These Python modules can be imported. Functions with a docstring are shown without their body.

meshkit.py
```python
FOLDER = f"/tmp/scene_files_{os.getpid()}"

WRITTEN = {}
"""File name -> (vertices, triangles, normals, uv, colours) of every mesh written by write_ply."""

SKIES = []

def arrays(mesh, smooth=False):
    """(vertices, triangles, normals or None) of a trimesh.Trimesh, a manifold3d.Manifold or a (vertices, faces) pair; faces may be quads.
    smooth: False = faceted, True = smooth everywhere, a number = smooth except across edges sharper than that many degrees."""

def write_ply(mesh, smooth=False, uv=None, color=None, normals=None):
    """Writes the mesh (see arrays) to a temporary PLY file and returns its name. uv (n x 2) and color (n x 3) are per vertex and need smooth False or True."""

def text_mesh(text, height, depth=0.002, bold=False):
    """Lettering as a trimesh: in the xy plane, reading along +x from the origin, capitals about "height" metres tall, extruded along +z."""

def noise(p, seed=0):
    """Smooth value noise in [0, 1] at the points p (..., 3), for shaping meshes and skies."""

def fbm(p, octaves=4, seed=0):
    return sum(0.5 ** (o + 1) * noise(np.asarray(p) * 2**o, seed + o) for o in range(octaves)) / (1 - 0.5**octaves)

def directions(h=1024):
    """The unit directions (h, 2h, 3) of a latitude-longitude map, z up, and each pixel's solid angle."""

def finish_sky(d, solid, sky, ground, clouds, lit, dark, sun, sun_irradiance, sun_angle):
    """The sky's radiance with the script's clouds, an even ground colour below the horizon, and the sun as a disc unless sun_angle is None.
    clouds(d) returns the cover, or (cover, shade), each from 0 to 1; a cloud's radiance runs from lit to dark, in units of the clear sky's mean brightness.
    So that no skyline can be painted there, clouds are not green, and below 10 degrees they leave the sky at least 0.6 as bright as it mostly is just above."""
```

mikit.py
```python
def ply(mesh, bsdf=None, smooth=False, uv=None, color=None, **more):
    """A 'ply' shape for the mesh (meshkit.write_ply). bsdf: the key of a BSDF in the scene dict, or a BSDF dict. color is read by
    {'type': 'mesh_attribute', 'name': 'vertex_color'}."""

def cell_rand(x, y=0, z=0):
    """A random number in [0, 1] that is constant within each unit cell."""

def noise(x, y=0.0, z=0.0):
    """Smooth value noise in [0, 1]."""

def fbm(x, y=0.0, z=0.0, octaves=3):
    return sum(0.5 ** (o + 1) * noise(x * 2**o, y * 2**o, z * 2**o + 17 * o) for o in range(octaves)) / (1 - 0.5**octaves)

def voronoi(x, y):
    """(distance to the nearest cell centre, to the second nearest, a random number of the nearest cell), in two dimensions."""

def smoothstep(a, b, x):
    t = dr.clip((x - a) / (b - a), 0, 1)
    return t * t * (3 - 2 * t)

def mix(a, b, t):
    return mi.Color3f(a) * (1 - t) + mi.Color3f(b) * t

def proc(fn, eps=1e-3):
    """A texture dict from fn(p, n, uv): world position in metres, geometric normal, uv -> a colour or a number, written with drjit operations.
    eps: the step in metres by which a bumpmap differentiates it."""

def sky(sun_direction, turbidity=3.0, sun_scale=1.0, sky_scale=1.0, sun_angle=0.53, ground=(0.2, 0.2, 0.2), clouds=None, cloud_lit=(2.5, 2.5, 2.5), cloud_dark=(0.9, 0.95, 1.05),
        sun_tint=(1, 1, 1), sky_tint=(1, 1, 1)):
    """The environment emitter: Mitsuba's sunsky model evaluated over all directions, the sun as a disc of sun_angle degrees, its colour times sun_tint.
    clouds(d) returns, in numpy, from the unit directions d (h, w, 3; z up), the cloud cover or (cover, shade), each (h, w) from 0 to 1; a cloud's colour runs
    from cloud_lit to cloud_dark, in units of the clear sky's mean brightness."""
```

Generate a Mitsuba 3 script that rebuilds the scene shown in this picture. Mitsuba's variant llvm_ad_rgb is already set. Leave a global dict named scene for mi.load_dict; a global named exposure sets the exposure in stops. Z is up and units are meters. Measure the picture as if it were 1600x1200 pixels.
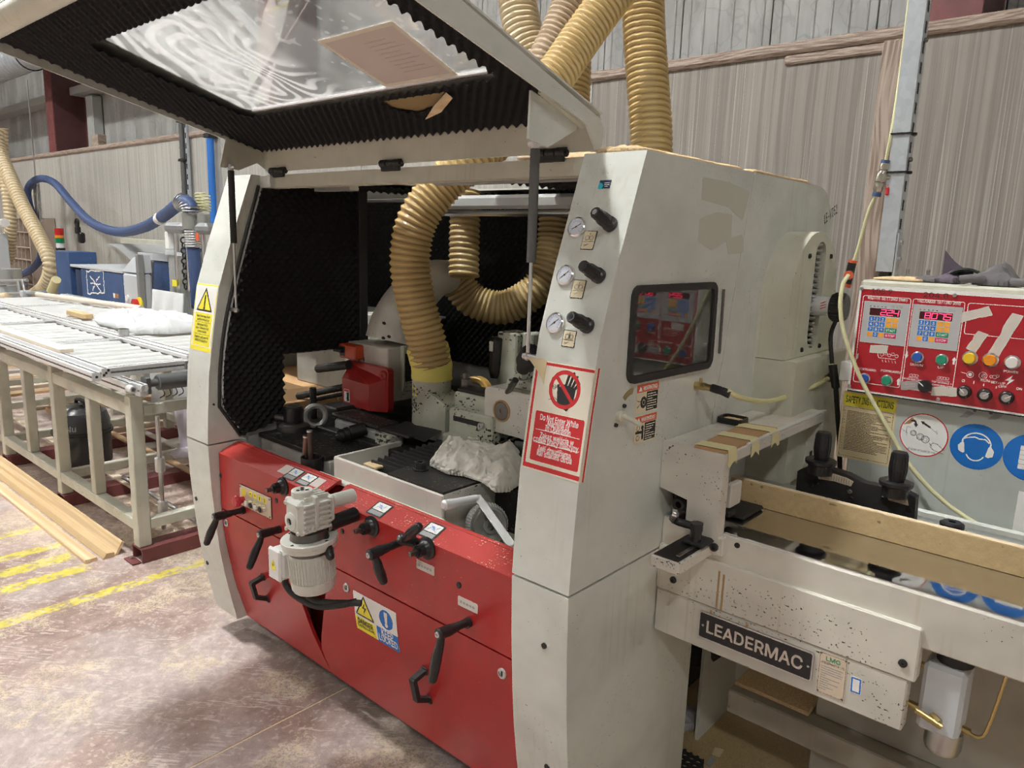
"""A workshop hall with a white and red four-sided moulding machine, its control cabinet and a roller conveyor. Units are metres, z is up,
x runs along the machine towards its infeed end, y runs away from the viewer towards the back wall."""
import math
import numpy as np
import trimesh
import mitsuba as mi
import manifold3d as m3
from shapely.geometry import Polygon, Point, LineString, box as sbox
from shapely.ops import unary_union
import mikit
import meshkit
from mikit import proc, fbm, noise, voronoi, smoothstep, mix, cell_rand
import drjit as dr

T = mi.ScalarTransform4f
scene, labels = {}, {}

# ------------------------------------------------------------------ camera
YAW, PITCH, ROLL, FOCAL_PX = math.radians(-41.187), math.radians(11.042), math.radians(-1.852), 1158.0
EYE = np.array([0, 0, 1.55])
fwd = np.array([math.sin(YAW) * math.cos(PITCH), math.cos(YAW) * math.cos(PITCH), -math.sin(PITCH)])
right = np.cross(fwd, [0, 0, 1]); right /= np.linalg.norm(right)
down = np.cross(fwd, right)
up = -(-math.sin(ROLL) * right + math.cos(ROLL) * down)
scene['camera'] = {'type': 'perspective', 'fov_axis': 'x', 'fov': math.degrees(2 * math.atan(800 / FOCAL_PX)), 'near_clip': 0.02, 'far_clip': 100.0,
                   'to_world': T().look_at(origin=EYE.tolist(), target=(EYE + fwd).tolist(), up=up.tolist())}
exposure = 1.32

# ------------------------------------------------------------------ light: LED high-bay lamps in rows under the roof
LAMP_Z = 6.0
LAMPS = [(-2.75, .25, 2.7), (1.9, .1, .3), (-7.3, .4, 1.3), (-12.2, .4, 1.6), (-16.8, .4, 1.1), (-4.6, -2.6, .35), (-9.6, -4.0, 1.4), (-14.5, -4.0, 1.0), (2.3, -3.4, 1.0)]     # x, y, strength
LAMP_POWER = 118.0


def lamps():
    spots = ('above the raised hood', 'above the control cabinet', 'above the middle of the roller conveyor', 'above the blue machine', 'above the pigeonhole rack', 'over the walkway by the red doors', 'over the yellow floor bars', 'over the far left end of the walkway', 'in front of the infeed table')
    for (x, y, k), spot in zip(LAMPS, spots):
        t = thing('high_bay_lamp', 'round LED high-bay lamp under the hall roof ' + spot, 'lamp', group='LED lamps under the roof')
        part(t, 'housing', lathe([(0, .22), (.06, .22), (.09, .14), (.22, .1), (.24, .03), (.24, .012), (.21, .012), (0, .014)], (x, y, LAMP_Z)), 'lamp_housing')
        d = part(t, 'diffuser', lathe([(0, 0), (.2, 0), (.2, .008), (0, .008)], (x, y, LAMP_Z)), 'white_plastic')
        p = LAMP_POWER * k
        scene[d]['emitter'] = {'type': 'area', 'radiance': {'type': 'rgb', 'value': [p * .985, p, p * .965]}}
        part(t, 'rod', cyl((x, y, LAMP_Z + .2), (x, y, 7.2), .012, n=8), 'steel')


# ------------------------------------------------------------------ mesh helpers
def V(*a):
    return np.array(a, float)


def unit(v):
    v = np.asarray(v, float)
    return v / np.linalg.norm(v)


def cat(*ms):
    ms = [m for m in ms if m is not None]
    return trimesh.util.concatenate(ms) if len(ms) > 1 else ms[0]


def hull(pts):
    return trimesh.convex.convex_hull(np.asarray(pts, float))


def bevel_pts(lo, hi, b):
    lo, hi = np.minimum(lo, hi), np.maximum(lo, hi)
    b = min(b, .45 * float(np.min(hi - lo)))
    out = []
    for sx in (0, 1):
        for sy in (0, 1):
            for sz in (0, 1):
                c = [(lo, hi)[s][k] for k, s in enumerate((sx, sy, sz))]
                d = [b * (1 - 2 * s) for s in (sx, sy, sz)]
                for k in range(3):
                    q = list(c)
                    for j in range(3):
                        if j != k:
                            q[j] += d[j]
                    out.append(q)
    return np.array(out)


def box(x0, x1, y0, y1, z0, z1, b=.002):
    if b <= 0:
        m = trimesh.creation.box(extents=[abs(x1 - x0), abs(y1 - y0), abs(z1 - z0)])
        m.apply_translation([(x0 + x1) / 2, (y0 + y1) / 2, (z0 + z1) / 2])
        return m
    return hull(bevel_pts(V(x0, y0, z0), V(x1, y1, z1), b))


def basis_of(d):
    d = unit(d)
    a = np.cross(d, [0, 0, 1] if abs(d[2]) < .9 else [1, 0, 0])
    a = unit(a)
    return a, np.cross(d, a), d


def cyl(p, q, r, r2=None, n=20, bevel=0):
    """A capped (conical) cylinder from p to q."""
    p, q = V(*p), V(*q)
    L = np.linalg.norm(q - p)
    r2 = r if r2 is None else r2
    prof = [(0, 0), (r, 0), (r2, L), (0, L)]
    if bevel:
        prof = [(0, 0), (r - bevel, 0), (r, bevel), (r2, L - bevel), (r2 - bevel, L), (0, L)]
    return lathe(prof, p, q - p, n)


def lathe(prof, o=(0, 0, 0), axis=(0, 0, 1), n=28):
    """prof: (radius, height) pairs going up the outside, or any closed loop from axis to axis."""
    a, b, d = basis_of(axis)
    o = V(*o)
    t = np.arange(n) * 2 * np.pi / n
    ring = np.cos(t)[:, None] * a + np.sin(t)[:, None] * b
    vs, fs, rows = [], [], []
    for r, h in prof:
        if r <= 1e-9:
            rows.append([len(vs)] * n)
            vs.append(o + d * h)
        else:
            rows.append(list(range(len(vs), len(vs) + n)))
            vs.extend(list(o + d * h + r * ring))
    for A, B in zip(rows[:-1], rows[1:]):
        for i in range(n):
            j = (i + 1) % n
            if A[i] != A[j]:
                fs.append((A[i], A[j], B[j]))
            if B[i] != B[j]:
                fs.append((A[i], B[j], B[i]))
    m = trimesh.Trimesh(np.array(vs), np.array(fs), process=False)
    if m.volume < 0:
        m.invert()
    return m


def torus(o, axis, R, r, n=32, k=10):
    t = np.linspace(0, 2 * np.pi, k + 1)
    a, b, d = basis_of(axis)
    o = V(*o)
    u = np.arange(n) * 2 * np.pi / n
    vs = np.array([o + (R + r * math.cos(s)) * (math.cos(w) * a + math.sin(w) * b) + r * math.sin(s) * d for w in u for s in t[:-1]])
    fs = []
    for i in range(n):
        for j in range(k):
            i2, j2 = (i + 1) % n, (j + 1) % k
            fs += [(i * k + j, i2 * k + j, i2 * k + j2), (i * k + j, i2 * k + j2, i * k + j2)]
    m = trimesh.Trimesh(vs, np.array(fs), process=False)
    if m.volume < 0:
        m.invert()
    return m


def smooth_path(pts, step):
    """Catmull-Rom through pts, resampled evenly."""
    p = np.array(pts, float)
    p = np.vstack([2 * p[0] - p[1], p, 2 * p[-1] - p[-2]])
    out = []
    for i in range(1, len(p) - 2):
        for t in np.linspace(0, 1, 24, endpoint=False):
            a, b, c, d = p[i - 1], p[i], p[i + 1], p[i + 2]
            out.append(.5 * (2 * b + (c - a) * t + (2 * a - 5 * b + 4 * c - d) * t * t + (3 * b - a - 3 * c + d) * t ** 3))
    out.append(p[-2])
    out = np.array(out)
    s = np.concatenate([[0], np.cumsum(np.linalg.norm(np.diff(out, axis=0), axis=1))])
    n = max(2, int(round(s[-1] / step)) + 1)
    q = np.linspace(0, s[-1], n)
    return np.stack([np.interp(q, s, out[:, k]) for k in range(3)], 1), q


def sweep(path, radii, n=16, caps=True, twist=None):
    """A tube along a dense path; radii: one per point, or (points, n)."""
    path = np.asarray(path, float)
    tan = np.gradient(path, axis=0)
    tan /= np.linalg.norm(tan, axis=1)[:, None]
    a, b, _ = basis_of(tan[0])
    rows = []
    ang = np.arange(n) * 2 * np.pi / n
    radii = np.asarray(radii, float)
    for i in range(len(path)):
        a = unit(a - tan[i] * np.dot(a, tan[i]))
        b = np.cross(tan[i], a)
        r = radii if radii.ndim == 0 else radii[i]
        rows.append(path[i] + (np.cos(ang) * r)[:, None] * a + (np.sin(ang) * r)[:, None] * b)
    v = np.vstack(rows)
    k = len(path)
    fs = []
    for i in range(k - 1):
        j = np.arange(n)
        j2 = (j + 1) % n
        fs.append(np.stack([i * n + j, i * n + j2, (i + 1) * n + j2], 1))
        fs.append(np.stack([i * n + j, (i + 1) * n + j2, (i + 1) * n + j], 1))
    if caps:
        v = np.vstack([v, path[:1], path[-1:]])
        j = np.arange(n)
        j2 = (j + 1) % n
        fs.append(np.stack([np.full(n, k * n), j2, j], 1))
        fs.append(np.stack([np.full(n, k * n + 1), (k - 1) * n + j, (k - 1) * n + j2], 1))
    m = trimesh.Trimesh(v, np.vstack(fs), process=False)
    if m.volume < 0:
        m.invert()
    return m


def tube(pts, r, n=12, step=.01):
    path, _ = smooth_path(pts, step)
    return sweep(path, r, n)


def ribbed_hose(pts, r, pitch=.021, n=36, depth=.07, slant=1.0, per=7):
    """A spiral-ribbed extraction hose: the wall bulges between the turns of its wire."""
    path, s = smooth_path(pts, pitch / per)
    ang = np.arange(n) / n
    ph = (s[:, None] / pitch + slant * ang[None, :]) % 1.0
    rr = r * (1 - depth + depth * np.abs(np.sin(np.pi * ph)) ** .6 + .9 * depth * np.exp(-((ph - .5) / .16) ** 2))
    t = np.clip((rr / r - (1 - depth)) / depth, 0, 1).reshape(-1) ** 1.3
    return sweep(path, rr, n), np.concatenate([t, [0, 0]])


class Frame:
    """A flat local frame: o at the lower left, u to the right, v up, n towards the viewer."""

    def __init__(self, tl, tr, bl):
        tl, tr, bl = V(*tl), V(*tr), V(*bl)
        self.o, self.W, self.H = bl, float(np.linalg.norm(tr - tl)), float(np.linalg.norm(tl - bl))
        self.u = unit(tr - tl)
        v = tl - bl
        self.v = unit(v - self.u * np.dot(v, self.u))
        self.n = np.cross(self.u, self.v)

    def at(self, a, b, c=0.0):
        return self.o + self.u * a + self.v * b + self.n * c

    def place(self, mesh):
        m = mesh.copy()
        m.vertices = self.o + m.vertices @ np.stack([self.u, self.v, self.n])
        return m

    def sub(self, a0, b0, w, h):
        f = Frame(self.at(a0, b0 + h), self.at(a0 + w, b0 + h), self.at(a0, b0))
        return f

    def prism(self, poly, c0, c1):
        return self.place(prism(poly, c0, c1))

    def rect(self, a0, b0, a1, b1, c0, c1, b=0.0):
        return self.place(box(a0, a1, b0, b1, c0, c1, b))

    def text(self, s, a, b, height, c0, width=None, align='left', bold=False, depth=.0004, slant=0.0):
        m = meshkit.text_mesh(s, height, depth, bold)
        lo, hi = m.bounds[0], m.bounds[1]
        k = 1.0 if width is None else width / (hi[0] - lo[0])
        m.vertices[:, 0] = (m.vertices[:, 0] - lo[0]) * k
        w = (hi[0] - lo[0]) * k
        m.vertices[:, 0] += a - {'left': 0, 'center': w / 2, 'right': w}[align]
        m.vertices[:, 1] += b
        m.vertices[:, 2] += c0
        return self.place(m)


def polyof(p):
    return p if hasattr(p, 'area') else Polygon(p)


def prism(poly, c0, c1):
    p = polyof(poly).buffer(0)
    gs = [g for g in getattr(p, 'geoms', [p]) if g.area > 1e-10]
    ms = [trimesh.creation.extrude_polygon(g, c1 - c0, engine='earcut') for g in gs]
    m = cat(*ms)
    m.apply_translation([0, 0, c0])
    return m


def rrect(a0, b0, a1, b1, r, k=6):
    return sbox(min(a0, a1) + r, min(b0, b1) + r, max(a0, a1) - r, max(b0, b1) - r).buffer(r, quad_segs=k)


def disc(a, b, r, k=16):
    return Point(a, b).buffer(r, quad_segs=k)


def stroke(pts, w, cap=1):
    return LineString(pts).buffer(w / 2, cap_style=cap, quad_segs=4)


def prof_x(poly_yz, x0, x1):
    """A (y, z) outline extruded along x."""
    m = prism(poly_yz, 0, 1)
    v = m.vertices.copy()
    m.vertices = np.stack([x0 + (x1 - x0) * v[:, 2], v[:, 0], v[:, 1]], 1)
    if m.volume < 0:
        m.invert()
    return m


def prof_y(poly_xz, y0, y1):
    m = prism(poly_xz, 0, 1)
    v = m.vertices.copy()
    m.vertices = np.stack([v[:, 0], y0 + (y1 - y0) * v[:, 2], v[:, 1]], 1)
    if m.volume < 0:
        m.invert()
    return m


def prof_z(poly_xy, z0, z1):
    return prism(poly_xy, z0, z1)


def sheet(rows, thick, back=(0, 1, 0)):
    """A bent sheet from a grid of points (rows, columns, 3), given thickness along back."""
    g = np.asarray(rows, float)
    R, C = g.shape[:2]
    v = np.vstack([g.reshape(-1, 3), g.reshape(-1, 3) + V(*back) * thick])
    n = R * C
    fs = []
    for i in range(R - 1):
        for j in range(C - 1):
            a, b, c, d = i * C + j, i * C + j + 1, (i + 1) * C + j + 1, (i + 1) * C + j
            fs += [(a, b, c), (a, c, d), (a + n, c + n, b + n), (a + n, d + n, c + n)]
    edge = [(0, j) for j in range(C)] + [(i, C - 1) for i in range(1, R)] + [(R - 1, j) for j in range(C - 2, -1, -1)] + [(i, 0) for i in range(R - 2, 0, -1)]
    e = [i * C + j for i, j in edge]
    for a, b in zip(e, e[1:] + e[:1]):
        fs += [(a, b + n, b), (a, a + n, b + n)]
    m = trimesh.Trimesh(v, np.array(fs), process=False)
    if m.volume < 0:
        m.invert()
    return m


def foam(frame, poly, pitch=.021, height=.016, base=.006):
    """Egg-crate foam on a frame, trimmed to a polygon in the frame's (u, v)."""
    p = polyof(poly)
    a0, b0, a1, b1 = p.bounds
    st = pitch / 4
    us, vs = np.arange(a0, a1 + st, st), np.arange(b0, b1 + st, st)
    U, W = np.meshgrid(us, vs, indexing='ij')
    h = base + height * (.5 + .25 * (np.sin(2 * np.pi * (U + W) / (pitch * 1.41)) + np.sin(2 * np.pi * (U - W) / (pitch * 1.41)))) ** 1.3
    import shapely
    C = shapely.contains_xy(p, (U[:-1, :-1] + st / 2).ravel(), (W[:-1, :-1] + st / 2).ravel()).reshape(len(us) - 1, len(vs) - 1)
    pts = frame.o + U.ravel()[:, None] * frame.u + W.ravel()[:, None] * frame.v + h.ravel()[:, None] * frame.n
    k = np.arange(U.size).reshape(U.shape)
    q = np.stack([k[:-1, :-1], k[1:, :-1], k[1:, 1:], k[:-1, 1:]], -1)[C]
    f = np.vstack([q[:, [0, 1, 2]], q[:, [0, 2, 3]]])
    m = trimesh.Trimesh(pts, f, process=False)
    m.remove_unreferenced_vertices()
    return m


def crumple(outline, base_z, hgt, seed=0, step=.006, fold=22.0, dirv=(1, 0.3), sag=None):
    """A crumpled cloth lying in a heap: outline in (x, y); the bottom follows base_z."""
    import shapely
    p = polyof(outline).buffer(.004)
    a0, b0, a1, b1 = p.bounds
    us, vs = np.arange(a0, a1 + step, step), np.arange(b0, b1 + step, step)
    U, W = np.meshgrid(us, vs, indexing='ij')
    inside = shapely.contains_xy(p, U.ravel(), W.ravel()).reshape(U.shape)
    d = shapely.distance(p.exterior, shapely.points(U.ravel(), W.ravel())).reshape(U.shape) * np.where(inside, 1, -1)
    q = np.stack([U, W, 0 * U], -1)
    warp = meshkit.fbm(q * 14 + 5 * seed, 3, seed) * 2.6
    fold1 = 1 - np.abs(np.sin((U * dirv[0] + W * dirv[1]) * fold * 2 + warp * 4)) ** .7
    fold2 = 1 - np.abs(np.sin((-U * dirv[1] + W * dirv[0]) * fold * 1.3 + warp * 5 + 1.7)) ** .8
    big = meshkit.fbm(q * 9 + 3, 2, seed + 5)
    prof = np.clip(d / .045, 0, 1) ** .55
    r1 = 1 - np.abs(2 * meshkit.fbm(q * fold * 1.3 + warp[..., None] * .25, 3, seed + 9) - 1) * 2.2
    h = prof * hgt * (.26 + .62 * big + .20 * fold1 + .14 * fold2 * big + .30 * np.clip(r1, 0, 1) * (.4 + big))
    h += .004
    bz = base_z(U, W) if callable(base_z) else base_z + 0 * U
    top = np.stack([U, W, bz + h], -1)
    keep = inside[:-1, :-1] & inside[1:, 1:] & inside[1:, :-1] & inside[:-1, 1:]
    k = np.arange(U.size).reshape(U.shape)
    qd = np.stack([k[:-1, :-1], k[1:, :-1], k[1:, 1:], k[:-1, 1:]], -1)[keep]
    f = np.vstack([qd[:, [0, 1, 2]], qd[:, [0, 2, 3]]])
    v = top.reshape(-1, 3)
    vb = np.stack([U, W, bz], -1).reshape(-1, 3)
    N = len(v)
    m = trimesh.Trimesh(np.vstack([v, vb]), np.vstack([f, f[:, ::-1] + N]), process=False)
    e = np.sort(f[:, [0, 1, 1, 2, 2, 0]].reshape(-1, 2), axis=1)
    ue, cnt = np.unique(e, axis=0, return_counts=True)
    be = set(map(tuple, ue[cnt == 1]))
    side = []
    for tri in f:
        for a, b in ((tri[0], tri[1]), (tri[1], tri[2]), (tri[2], tri[0])):
            if (min(a, b), max(a, b)) in be:
                side += [(a, a + N, b + N), (a, b + N, b)]
    m = trimesh.Trimesh(m.vertices, np.vstack([m.faces, np.array(side)]), process=False)
    m.remove_unreferenced_vertices()
    return m


# ------------------------------------------------------------------ scene helpers
TAKEN = {}


def numbered(name):
    k = TAKEN.get(name, -1) + 1
    TAKEN[name] = k
    return name if k == 0 else f'{name}_{k:03d}'


def thing(name, label, cat_, group=None):
    key = numbered(name)
    labels[key] = {'label': label, 'category': cat_}
    if group:
        labels[key]['group'] = group
    return key


def add(key, mesh, mat, smooth=30):
    scene[key] = mikit.ply(mesh, mat, smooth=smooth)
    return key


def part(parent, name, mesh, mat, label=None, smooth=30, kind=None):
    key = numbered(parent + '__' + name)
    add(key, mesh, mat, smooth)
    if label or kind:
        labels[key] = {}
        if label:
            labels[key]['label'] = label
        if kind:
            labels[key]['kind'] = kind
    return key


def solo(name, mesh, mat, label, cat_, group=None, smooth=30, kind=None):
    key = thing(name, label, cat_, group)
    if kind:
        labels[key]['kind'] = kind
    return add(key, mesh, mat, smooth)


def struct(name, mesh, mat, label=None, smooth=30):
    key = numbered(name)
    labels[key] = {'kind': 'structure'}
    if label:
        labels[key]['label'] = label
    if mesh is not None:
        add(key, mesh, mat, smooth)
    return key


def plain(key, color, rough=.5, metallic=0.0, **more):
    d = {'type': 'principled', 'base_color': color if isinstance(color, dict) else {'type': 'rgb', 'value': list(color)},
         'roughness': rough if isinstance(rough, dict) else float(rough), 'metallic': float(metallic), **more}
    scene[key] = {'type': 'twosided', 'bsdf': d}


# ------------------------------------------------------------------ materials
def worn_paint(base, chip=(.05, .045, .04), amount=.3, scale=200.0, grime=.12, streak=.06, patch=5.0):
    def fn(p, n, uv):
        big = fbm(p.x * patch + 3, p.y * patch, p.z * patch, 3)
        c = mi.Color3f(base) * (1 - grime * smoothstep(.42, .72, big)) * (.97 + .06 * noise(p.x * 40, p.y * 40, p.z * 40))
        run = smoothstep(.6, .85, noise(p.x * 120 + 9, p.y * 120, p.z * 3)) * smoothstep(.4, .7, noise(p.x * 9, p.y * 9, p.z * 3 + 4))
        c = c * (1 - streak * run * mi.Color3f(.7, 1.0, 1.5))
        spots = noise(p.x * scale, p.y * scale, p.z * scale) * .72 + .28 * noise(p.x * scale * 2.3, p.y * scale * 2.3, p.z * scale * 2.3)
        where = smoothstep(.35, .75, noise(p.x * 7 + 20, p.y * 7, p.z * 7))
        t = smoothstep(0, .02, spots - (.93 - amount * .24 * where))
        return mix(c, chip, t)
    return proc(fn)


def hall_floor(p, n, uv):
    # brownish sealed concrete, scuffed and dusted with pale wood dust
    a = fbm(p.x * 1.3 + 7, p.y * 1.3, 0.0, 4)
    b = fbm(p.x * 9 + 2.6 * a, p.y * 9 - 2 * a, 1.0, 4)
    c = mix((.29, .19, .16), (.46, .35, .31), smoothstep(.3, .7, a * .6 + b * .4))
    c = mix(c, (.49, .42, .41), .5 * smoothstep(.5, .7, fbm(p.x * 3.2, p.y * 3.2 + 9, 2.0, 3)))
    sx, sy = p.x * .8 + p.y * .6, p.y * .8 - p.x * .6
    scuff = noise(sx * 30, sy * 240, 3.0) * noise(sx * 8, sy * 20, 5.0)
    c = mix(c, (.66, .58, .52), .5 * smoothstep(.45, .62, scuff))
    fine = noise(p.x * 420, p.y * 420, 1.0)
    c = c * (.9 + .2 * fine)
    # painted yellow lines: one along the walkway and the bars of a worn marking
    edge = .012 * noise(p.x * 60, p.y * 60, 4.0)
    wear = smoothstep(.32, .47, fbm(p.x * 34, p.y * 34, 6.0, 3))
    def bar(x0, x1, y0, y1):
        return smoothstep(0, .006, mi.Float(p.x - x0 + edge)) * smoothstep(0, .006, mi.Float(x1 - p.x + edge)) * smoothstep(0, .006, mi.Float(p.y - y0)) * smoothstep(0, .006, mi.Float(y1 - p.y + edge))
    y = bar(-3.275, -3.215, -5.0, 3.0) + bar(-4.255, -4.19, -5.0, 1.2) + bar(-3.955, -3.89, .6, 1.13) + bar(-3.79, -3.70, .3, 1.12) + bar(-3.60, -3.525, .62, 1.13)
    c = mix(c, (.60, .50, .06), dr.clip(y, 0, 1) * (.25 + .7 * wear))
    # wood dust: drifts by the machine's foot and under the infeed table
    under = smoothstep(-1.35, -.95, p.x) * smoothstep(1.2, 1.5, p.y)
    foot = smoothstep(.75, 1.25, p.y) * smoothstep(-2.7, -2.2, p.x) * smoothstep(-.5, -.9, p.x)
    walk = smoothstep(-3.1, -3.5, p.x) * smoothstep(.4, .9, p.y)
    dust = fbm(p.x * 5.5 + 1.3 * b, p.y * 5.5, 8.0, 4)
    grain = noise(p.x * 150, p.y * 150, 2.0) * .5 + fine * .5
    t = smoothstep(.54, .70, dust + .06 * foot + .05 * walk - .02 + .16 * (grain - .5))
    c = mix(c, (.64, .53, .37), .62 * t * smoothstep(.25, .6, grain))
    mott = fbm(p.x * 46 + 2 * b, p.y * 46, 3.0, 3)
    c = c * (.80 + .42 * mott)
    c = mix(c, (.60, .54, .50), .4 * smoothstep(.62, .72, noise(p.x * 95, p.y * 95, 9.0) * .6 + .4 * mott))
    c = mix(c, mix((.38, .27, .14), (.52, .39, .2), fine), under * smoothstep(.2, .45, dust + .1))
    return c


def wall_boards(p, n, uv, lo=(.37, .355, .325), hi=(.48, .465, .43)):
    g = fbm(p.x * 48 + 2 * noise(p.x * 2, 0.0, p.z * 1.3), 3.0, p.z * .4, 3)
    fine = noise(p.x * 210 + 3 * g, 0.0, p.z * 1.2)
    streak = smoothstep(.70, .9, noise(p.x * 150 + 3, 1.0, p.z * .6))
    c = mix(lo, hi, smoothstep(.25, .75, g * .7 + fine * .3))
    c = mix(c, (.55, .52, .48), .45 * streak)
    return c * (.88 + .2 * fbm(p.x * .9, 5.0, p.z * .9, 2))


def wall_cladding(p, n, uv):
    g = fbm(p.x * 5, 2.0, p.z * 1.1, 4)
    vein = smoothstep(.47, .5, fbm(p.x * 7 + 30, 1.0, p.z * 5, 3)) * smoothstep(.53, .5, fbm(p.x * 7 + 30, 1.0, p.z * 5, 3))
    c = mix((.32, .315, .305), (.43, .425, .415), smoothstep(.3, .7, g))
    return c * (1 - .16 * vein) * (.95 + .1 * noise(p.x * 60, 0.0, p.z * 3))


def mdf_face(p, n, uv):
    a = noise(p.x * 300, p.y * 300, p.z * 300)
    b = noise(p.x * 90, p.y * 90, p.z * 90)
    c = mix((.56, .40, .20), (.70, .52, .28), .5 * a + .5 * b)
    return c * (1 - .5 * smoothstep(.86, .9, noise(p.x * 70 + 5, p.y * 70, p.z * 70)))


def pale_pine(p, n, uv):
    g = fbm(p.x * 1.2, p.y * 60, p.z * 60, 3)
    return mix((.60, .43, .24), (.74, .57, .36), smoothstep(.3, .7, g)) * (.95 + .1 * noise(p.x * 3, p.y * 250, p.z * 250))


def trim_grain(p, n, uv):
    g = noise(p.x * 9 + p.z * 2.2, p.y * 30, p.z * 120 + 14 * noise(p.x * 3, 0.0, 0.0)) * .6 + .4 * noise(p.x * 30, 2.0, p.z * 200)
    return mix((.25, .18, .14), (.46, .37, .31), smoothstep(.25, .75, g))


def sawdust_tint(p, n, uv):
    a = noise(p.x * 500, p.y * 500, p.z * 500)
    return mix((.48, .33, .17), (.80, .62, .40), a)


def cloth_tint(p, n, uv):
    s = fbm(p.x * 26, p.y * 26, p.z * 26, 3)
    return mix((.86, .83, .75), (.55, .50, .42), .5 * smoothstep(.56, .76, s))


def galvanised_tint(p, n, uv):
    d, e, r = voronoi(p.x * 70 + p.y * 40, p.z * 55)
    return mix((.40, .44, .48), (.60, .64, .68), .25 + .35 * r + .4 * noise(p.x * 20, p.y * 20, p.z * 3))


def dusty_red(p, n, uv):
    speck = noise(p.x * 330, p.y * 330, p.z * 330) * (.55 + .6 * noise(p.x * 22, p.y * 22, p.z * 22))
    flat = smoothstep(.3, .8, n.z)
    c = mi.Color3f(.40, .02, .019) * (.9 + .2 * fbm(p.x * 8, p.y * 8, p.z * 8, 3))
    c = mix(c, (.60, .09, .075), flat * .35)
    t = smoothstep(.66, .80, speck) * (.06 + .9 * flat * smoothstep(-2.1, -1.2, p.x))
    return mix(c, (.82, .66, .52), t * .85)


def machine_grime(p, n, uv):
    s = noise(p.x * 160, p.y * 160, p.z * 160)
    return mix((.018, .017, .016), (.09, .075, .06), smoothstep(.62, .85, s * .6 + .4 * fbm(p.x * 14, p.y * 14, p.z * 14, 3)))


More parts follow.
